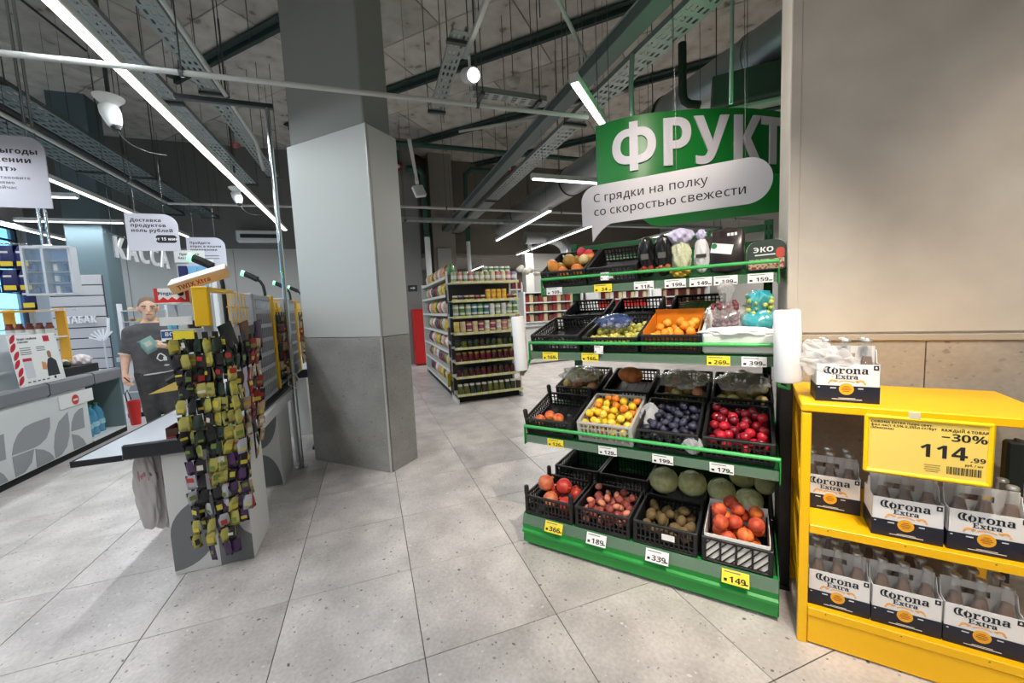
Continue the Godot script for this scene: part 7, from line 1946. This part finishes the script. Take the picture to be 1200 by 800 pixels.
# ---------------------------------------------------------------- the man between the cash desks
func field_mesh(bones: Array, cell: float, k: float, cuts := []) -> ArrayMesh:
	# bones: [a, b, ra, rb, squash]; smooth union of tapered capsules meshed as surface nets
	var lo := Vector3.ONE * 1e9
	var hi := -lo
	for b in bones:
		var r := maxf(b[2], b[3]) + cell * 3.0 + k
		lo = lo.min((b[0] as Vector3).min(b[1]) - Vector3.ONE * r)
		hi = hi.max((b[0] as Vector3).max(b[1]) + Vector3.ONE * r)
	var nx := int((hi.x - lo.x) / cell) + 2
	var ny := int((hi.y - lo.y) / cell) + 2
	var nz := int((hi.z - lo.z) / cell) + 2
	var acc := PackedFloat32Array()
	acc.resize(nx * ny * nz)
	for b in bones:
		var A: Vector3 = b[0]
		var B: Vector3 = b[1]
		var ra: float = b[2]
		var rb: float = b[3]
		var r := maxf(ra, rb) + k * 4.0 + cell
		var p0 := (A.min(B) - Vector3.ONE * r - lo) / cell
		var p1 := (A.max(B) + Vector3.ONE * r - lo) / cell
		var ab := B - A
		var l2 := maxf(ab.length_squared(), 1e-8)
		var sq: Vector3 = b[4] if b.size() > 4 else Vector3.ONE
		for z in range(maxi(0, int(p0.z)), mini(nz, int(p1.z) + 1)):
			for y in range(maxi(0, int(p0.y)), mini(ny, int(p1.y) + 1)):
				for x in range(maxi(0, int(p0.x)), mini(nx, int(p1.x) + 1)):
					var p := lo + Vector3(x, y, z) * cell
					var t := clampf((p - A).dot(ab) / l2, 0.0, 1.0)
					var q := (p - A - ab * t) * sq
					var d := q.length() - lerpf(ra, rb, t)
					if d < k * 4.0: acc[(z * ny + y) * nx + x] += exp(-d / k)
	var val := PackedFloat32Array()
	val.resize(acc.size())
	for i in acc.size(): val[i] = -k * log(maxf(acc[i], 1e-9))
	for c in cuts:   # [normal, offset]: keep the side where n.p < offset
		for z in nz:
			for y in ny:
				for x in nx:
					var i := (z * ny + y) * nx + x
					val[i] = maxf(val[i], c[0].dot(lo + Vector3(x, y, z) * cell) - c[1])
	var vid := {}
	var verts := []
	for z in nz - 1:
		for y in ny - 1:
			for x in nx - 1:
				var s := Vector3.ZERO
				var n := 0
				var i0 := (z * ny + y) * nx + x
				var co := [val[i0], val[i0 + 1], val[i0 + nx], val[i0 + nx + 1], val[i0 + nx * ny], val[i0 + nx * ny + 1], val[i0 + nx * ny + nx], val[i0 + nx * ny + nx + 1]]
				var neg := 0
				for v in co:
					if v < 0.0: neg += 1
				if neg == 0 or neg == 8: continue
				for e in [[0, 1], [2, 3], [4, 5], [6, 7], [0, 2], [1, 3], [4, 6], [5, 7], [0, 4], [1, 5], [2, 6], [3, 7]]:
					var a: float = co[e[0]]
					var c: float = co[e[1]]
					if (a < 0.0) != (c < 0.0):
						var f := a / (a - c)
						var pa := Vector3(e[0] & 1, (e[0] >> 1) & 1, e[0] >> 2)
						var pb := Vector3(e[1] & 1, (e[1] >> 1) & 1, e[1] >> 2)
						s += pa.lerp(pb, f)
						n += 1
				vid[i0] = verts.size()
				verts.append(lo + (Vector3(x, y, z) + s / n) * cell)
	var st := SurfaceTool.new()
	st.begin(Mesh.PRIMITIVE_TRIANGLES)
	st.set_smooth_group(1)
	var step := [1, nx, nx * ny]
	for z in range(1, nz - 1):
		for y in range(1, ny - 1):
			for x in range(1, nx - 1):
				var i0 := (z * ny + y) * nx + x
				for ax in 3:
					var a := val[i0]
					var c := val[i0 + step[ax]]
					if (a < 0.0) == (c < 0.0): continue
					var u: int = step[(ax + 1) % 3]
					var w: int = step[(ax + 2) % 3]
					var q := [i0, i0 - u, i0 - u - w, i0 - w]
					var okk := true
					for m in q:
						if not vid.has(m): okk = false
					if not okk: continue
					var P := []
					for m in q: P.append(verts[vid[m]])
					if a < 0.0: P.reverse()
					for o in [0, 1, 2, 0, 2, 3]: st.add_vertex(P[o])
	st.generate_normals()
	st.index()
	return st.commit()

func person() -> void:
	# stands facing the viewer, right hand hanging, left forearm bent across the belly
	var t := thing("person", "man in dark grey T-shirt and trousers holding small packets", "person", at(Vector3(-2.30, 0, -5.5), 0.42))
	var V := func(x: float, y: float, z: float) -> Vector3: return Vector3(x, y, z)
	var skin := grain("skin", [[0.0, c8(212, 164, 140)], [0.5, c8(224, 178, 154)], [1.0, c8(230, 188, 166)]], 0.03, 3.0, 0.55, 50, 3)
	# his right side is -x (left in the picture)
	var neck := Vector3(0, 1.40, -0.01)
	var sr := Vector3(-0.168, 1.325, -0.01)
	var sl := Vector3(0.168, 1.325, -0.01)
	var er := Vector3(-0.225, 1.09, -0.02)
	var wr := Vector3(-0.25, 0.885, 0.06)
	var el := Vector3(0.255, 1.10, 0.0)
	var wl := Vector3(0.085, 1.165, 0.205)
	var hipr := Vector3(-0.085, 0.86, 0)
	var hipl := Vector3(0.085, 0.86, 0)
	var kr := Vector3(-0.075, 0.47, 0.03)
	var kl := Vector3(0.085, 0.47, 0.06)
	var ar := Vector3(-0.06, 0.09, -0.02)
	var al := Vector3(0.10, 0.09, 0.01)
	var flat := Vector3(0.86, 1, 1.2)
	var bones := [[Vector3(0, 0.90, 0), Vector3(0, 1.10, 0.01), 0.135, 0.135, flat], [Vector3(0, 1.10, 0.01), Vector3(0, 1.30, 0), 0.13, 0.14, flat], [Vector3(0, 1.372, -0.01), sr, 0.058, 0.052], [Vector3(0, 1.372, -0.01), sl, 0.058, 0.052], [Vector3(0, 1.34, -0.01), Vector3(0, 1.47, 0.005), 0.06, 0.052],
		[sr, er, 0.052, 0.042], [er, wr, 0.04, 0.027], [sl, el, 0.052, 0.042], [el, wl, 0.04, 0.027],
		[hipr, kr, 0.088, 0.058], [kr, ar, 0.054, 0.036], [hipl, kl, 0.088, 0.058], [kl, al, 0.054, 0.036],
		[ar, ar + Vector3(-0.02, -0.045, 0.13), 0.04, 0.03], [al, al + Vector3(0.03, -0.045, 0.13), 0.04, 0.03]]
	# head and hands join the same skin surface at a finer grid
	var body := field_mesh(bones, 0.017, 0.014)
	var hc := Vector3(0, 1.575, 0.015)
	var head := field_mesh([[hc + Vector3(0, 0.035, -0.012), hc + Vector3(0, 0.045, -0.02), 0.092, 0.088, Vector3(1.16, 1, 0.95)], [hc + Vector3(0, -0.01, 0.02), hc + Vector3(0, -0.072, 0.04), 0.066, 0.044, Vector3(1.05, 1, 1)], [hc + Vector3(0, -0.085, 0.062), hc + Vector3(0, -0.09, 0.06), 0.028, 0.028],
		[hc + Vector3(0, 0.015, 0.086), hc + Vector3(0, -0.028, 0.103), 0.009, 0.014], [hc + Vector3(-0.034, 0.024, 0.068), hc + Vector3(0.034, 0.024, 0.068), 0.016, 0.016],
		[hc + Vector3(-0.02, -0.058, 0.083), hc + Vector3(0.02, -0.058, 0.083), 0.010, 0.010],
		[hc + Vector3(-0.083, 0.015, -0.01), hc + Vector3(-0.086, -0.025, -0.004), 0.014, 0.010], [hc + Vector3(0.083, 0.015, -0.01), hc + Vector3(0.086, -0.025, -0.004), 0.014, 0.010],
		[hc + Vector3(0, -0.06, -0.02), Vector3(0, 1.42, -0.005), 0.056, 0.054]], 0.007, 0.006)
	var fingers := func(w: Vector3, dir: Vector3, side: Vector3, curl: Vector3) -> Array:
		var out := [[w, w + dir * 0.07, 0.026, 0.030]]
		for i in 4:
			var base: Vector3 = w + dir * 0.075 + side * (0.027 - 0.018 * i)
			var ln: float = [0.036, 0.042, 0.04, 0.032][i]
			var m: Vector3 = base + (dir * 0.7 + curl * 0.5).normalized() * ln
			var e: Vector3 = m + (dir * 0.15 + curl).normalized() * ln * 0.9
			out.append([base, m, 0.0095, 0.0085]); out.append([m, e, 0.0085, 0.007])
		var tb: Vector3 = w + dir * 0.025 + side * 0.026
		var tm: Vector3 = tb + (side * 0.7 + dir * 0.6 + curl * 0.4).normalized() * 0.042
		out.append([tb, tm, 0.0115, 0.0095]); out.append([tm, tm + (dir * 0.5 + curl).normalized() * 0.03, 0.0095, 0.008])
		return out
	var hr := field_mesh(fingers.call(wr, Vector3(0.05, -0.93, 0.36).normalized(), Vector3(0.75, 0.2, 0.62).normalized(), Vector3(0.6, -0.3, 0.5).normalized()), 0.006, 0.004)
	var hl := field_mesh(fingers.call(wl, Vector3(-0.85, 0.15, 0.5).normalized(), Vector3(0.1, 0.95, 0.2).normalized(), Vector3(-0.5, -0.1, -0.85).normalized()), 0.006, 0.004)
	var all := SurfaceTool.new()
	all.begin(Mesh.PRIMITIVE_TRIANGLES)
	for m in [body, head, hr, hl]: all.append_from(m, 0, Transform3D())
	piece(t, "body", all.commit(), skin)
	# face details
	for s in [-1, 1]:
		piece(t, "eye", turned([Vector2(0, -0.007), Vector2(0.0075, -0.004), Vector2(0.009, 0), Vector2(0.0075, 0.004), Vector2(0, 0.007)], 10), mt("eye white", c8(176, 164, 156), 0.4), Transform3D(Basis(), hc + Vector3(s * 0.033, 0.007, 0.079)))
		piece(t, "iris", turned([Vector2(0, -0.005), Vector2(0.005, 0), Vector2(0, 0.005)], 8), mt("iris dark", c8(40, 34, 30), 0.3), Transform3D(Basis(), hc + Vector3(s * 0.033, 0.007, 0.0862)))
		piece(t, "eyebrow", rod([hc + Vector3(s * 0.016, 0.030, 0.093), hc + Vector3(s * 0.035, 0.034, 0.089), hc + Vector3(s * 0.054, 0.028, 0.076)], 0.005, 6), mt("hair brown", c8(58, 46, 38), 0.8))
	piece(t, "mouth", rod([hc + Vector3(-0.022, -0.060, 0.0905), hc + Vector3(0, -0.0585, 0.0955), hc + Vector3(0.022, -0.060, 0.0905)], 0.004, 6), mt("lip", c8(140, 84, 76), 0.5))
	piece(t, "hair", field_mesh([[hc + Vector3(0, 0.042, -0.022), hc + Vector3(0, 0.052, -0.030), 0.098, 0.093, Vector3(1.15, 1, 0.97)], [hc + Vector3(0, -0.01, -0.055), hc + Vector3(0, 0.04, -0.05), 0.068, 0.075]], 0.009, 0.006, [[Vector3(0, -0.72, 0.69), -0.72 * hc.y + 0.69 * hc.z - 0.72 * 0.052 + 0.69 * 0.05]]), grain("short hair", [[0.0, c8(92, 74, 60)], [0.5, c8(118, 98, 82)], [1.0, c8(150, 128, 110)]], 0.1, 6.0, 0.8, 51, 3))
	# clothes
	var cloth := grain("dark grey cotton", [[0.0, c8(74, 72, 76)], [0.5, c8(86, 84, 88)], [1.0, c8(98, 96, 100)]], 0.02, 2.0, 0.9, 52, 4)
	var up_r := sr.lerp(er, 0.80)
	var up_l := sl.lerp(el, 0.80)
	var shirt := field_mesh([[Vector3(0, 0.90, 0.0), Vector3(0, 1.10, 0.012), 0.155, 0.150, flat], [Vector3(0, 1.10, 0.012), Vector3(0, 1.30, 0), 0.146, 0.150, flat], [Vector3(0, 1.372, -0.01), sr, 0.064, 0.060], [Vector3(0, 1.372, -0.01), sl, 0.064, 0.060], [Vector3(0, 1.32, -0.01), Vector3(0, 1.405, -0.005), 0.078, 0.066], [sr, up_r, 0.062, 0.057], [sl, up_l, 0.062, 0.057]], 0.015, 0.014, [[Vector3(0.06, -1, 0), -0.862], [Vector3(0, 1, 0), 1.425]])
	var sh := piece(t, "t_shirt", shirt, cloth)
	piece(sh, "hem", field_mesh([[Vector3(0, 0.90, 0.0), Vector3(0, 1.10, 0.012), 0.161, 0.156, flat]], 0.012, 0.012, [[Vector3(0.06, -1, 0), -0.858], [Vector3(-0.06, 1, 0), 0.876]]), mt("hem white", c8(206, 204, 202), 0.8))
	for e in [[up_r, sr], [up_l, sl]]:
		var d: Vector3 = (e[0] - e[1]).normalized()
		piece(sh, "cuff", turned([Vector2(0.058, 0), Vector2(0.064, 0), Vector2(0.064, 0.012), Vector2(0.058, 0.012)], 18), mats["hem white"], Transform3D(Basis(Quaternion(Vector3.UP, d)), e[0] + d * 0.035))
	piece(sh, "chest_print", crumple(0.05, 0.022, 0.006, 1.0, 12, 6), mats["hem white"], eul(Vector3(0.09, 0.94, 0.165), 0, 0.3, -0.05))
	piece(t, "trousers", field_mesh([[Vector3(0, 0.87, 0), Vector3(0, 0.93, 0), 0.138, 0.132, flat], [hipr, kr, 0.098, 0.072], [kr, ar + Vector3(0, 0.03, 0), 0.069, 0.056], [hipl, kl, 0.098, 0.072], [kl, al + Vector3(0, 0.03, 0), 0.069, 0.056]], 0.017, 0.012), grain("dark trousers", [[0.0, c8(56, 56, 58)], [0.5, c8(66, 65, 66)], [1.0, c8(78, 77, 78)]], 0.02, 2.0, 0.9, 53, 4))
	for e in [[ar, -0.02], [al, 0.03]]:
		piece(t, "shoe", field_mesh([[e[0] + Vector3(0, -0.035, -0.02), e[0] + Vector3(e[1], -0.05, 0.15), 0.05, 0.04]], 0.014, 0.008, [[Vector3(0, -1, 0), 0.0]]), mt("shoe black", c8(30, 30, 32), 0.5))
	# things in his hands
	var hx := t.transform
	var pk := thing("small_packet", "pale teal packet held against the man's T-shirt", "packet", hx * eul(Vector3(-0.035, 1.19, 0.275), 0.1, 0.2, 0.5))
	piece(pk, "pouch", sachet_mesh(0.13, 0.16), mt("packet teal", c8(150, 190, 186), 0.35), Transform3D(Basis.from_scale(Vector3(1, 1, 2)), Vector3.ZERO))
	piece(pk, "label", bx(Vector3(0.06, 0.05, 0.002), 0.0, Vector3(0.0, 0.02, 0.015)), mats["print white"])
	var ke := thing("key_bunch", "small white key ring hanging from the man's left hand", "keys", hx * mv(0.05, 1.05, 0.255))
	piece(ke, "ring", rod([Vector3(0, 0.04, 0), Vector3(0.03, 0.01, 0), Vector3(0.025, -0.03, 0), Vector3(-0.01, -0.04, 0), Vector3(-0.035, -0.01, 0), Vector3(-0.02, 0.03, 0), Vector3(0, 0.04, 0)], 0.006, 8), mats["white plastic"])
	piece(ke, "tag", bx(Vector3(0.03, 0.045, 0.006), 0.002, Vector3(0.03, -0.02, 0)), mats["white plastic"])
	single("pen", "dark pen held in the man's hanging hand", "pen", rod([Vector3(0, -0.05, 0), Vector3(0, 0.09, 0)], 0.006, 8), mats["black plastic"], hx * eul(Vector3(-0.215, 0.80, 0.115), 0.6, 0, 0.5))
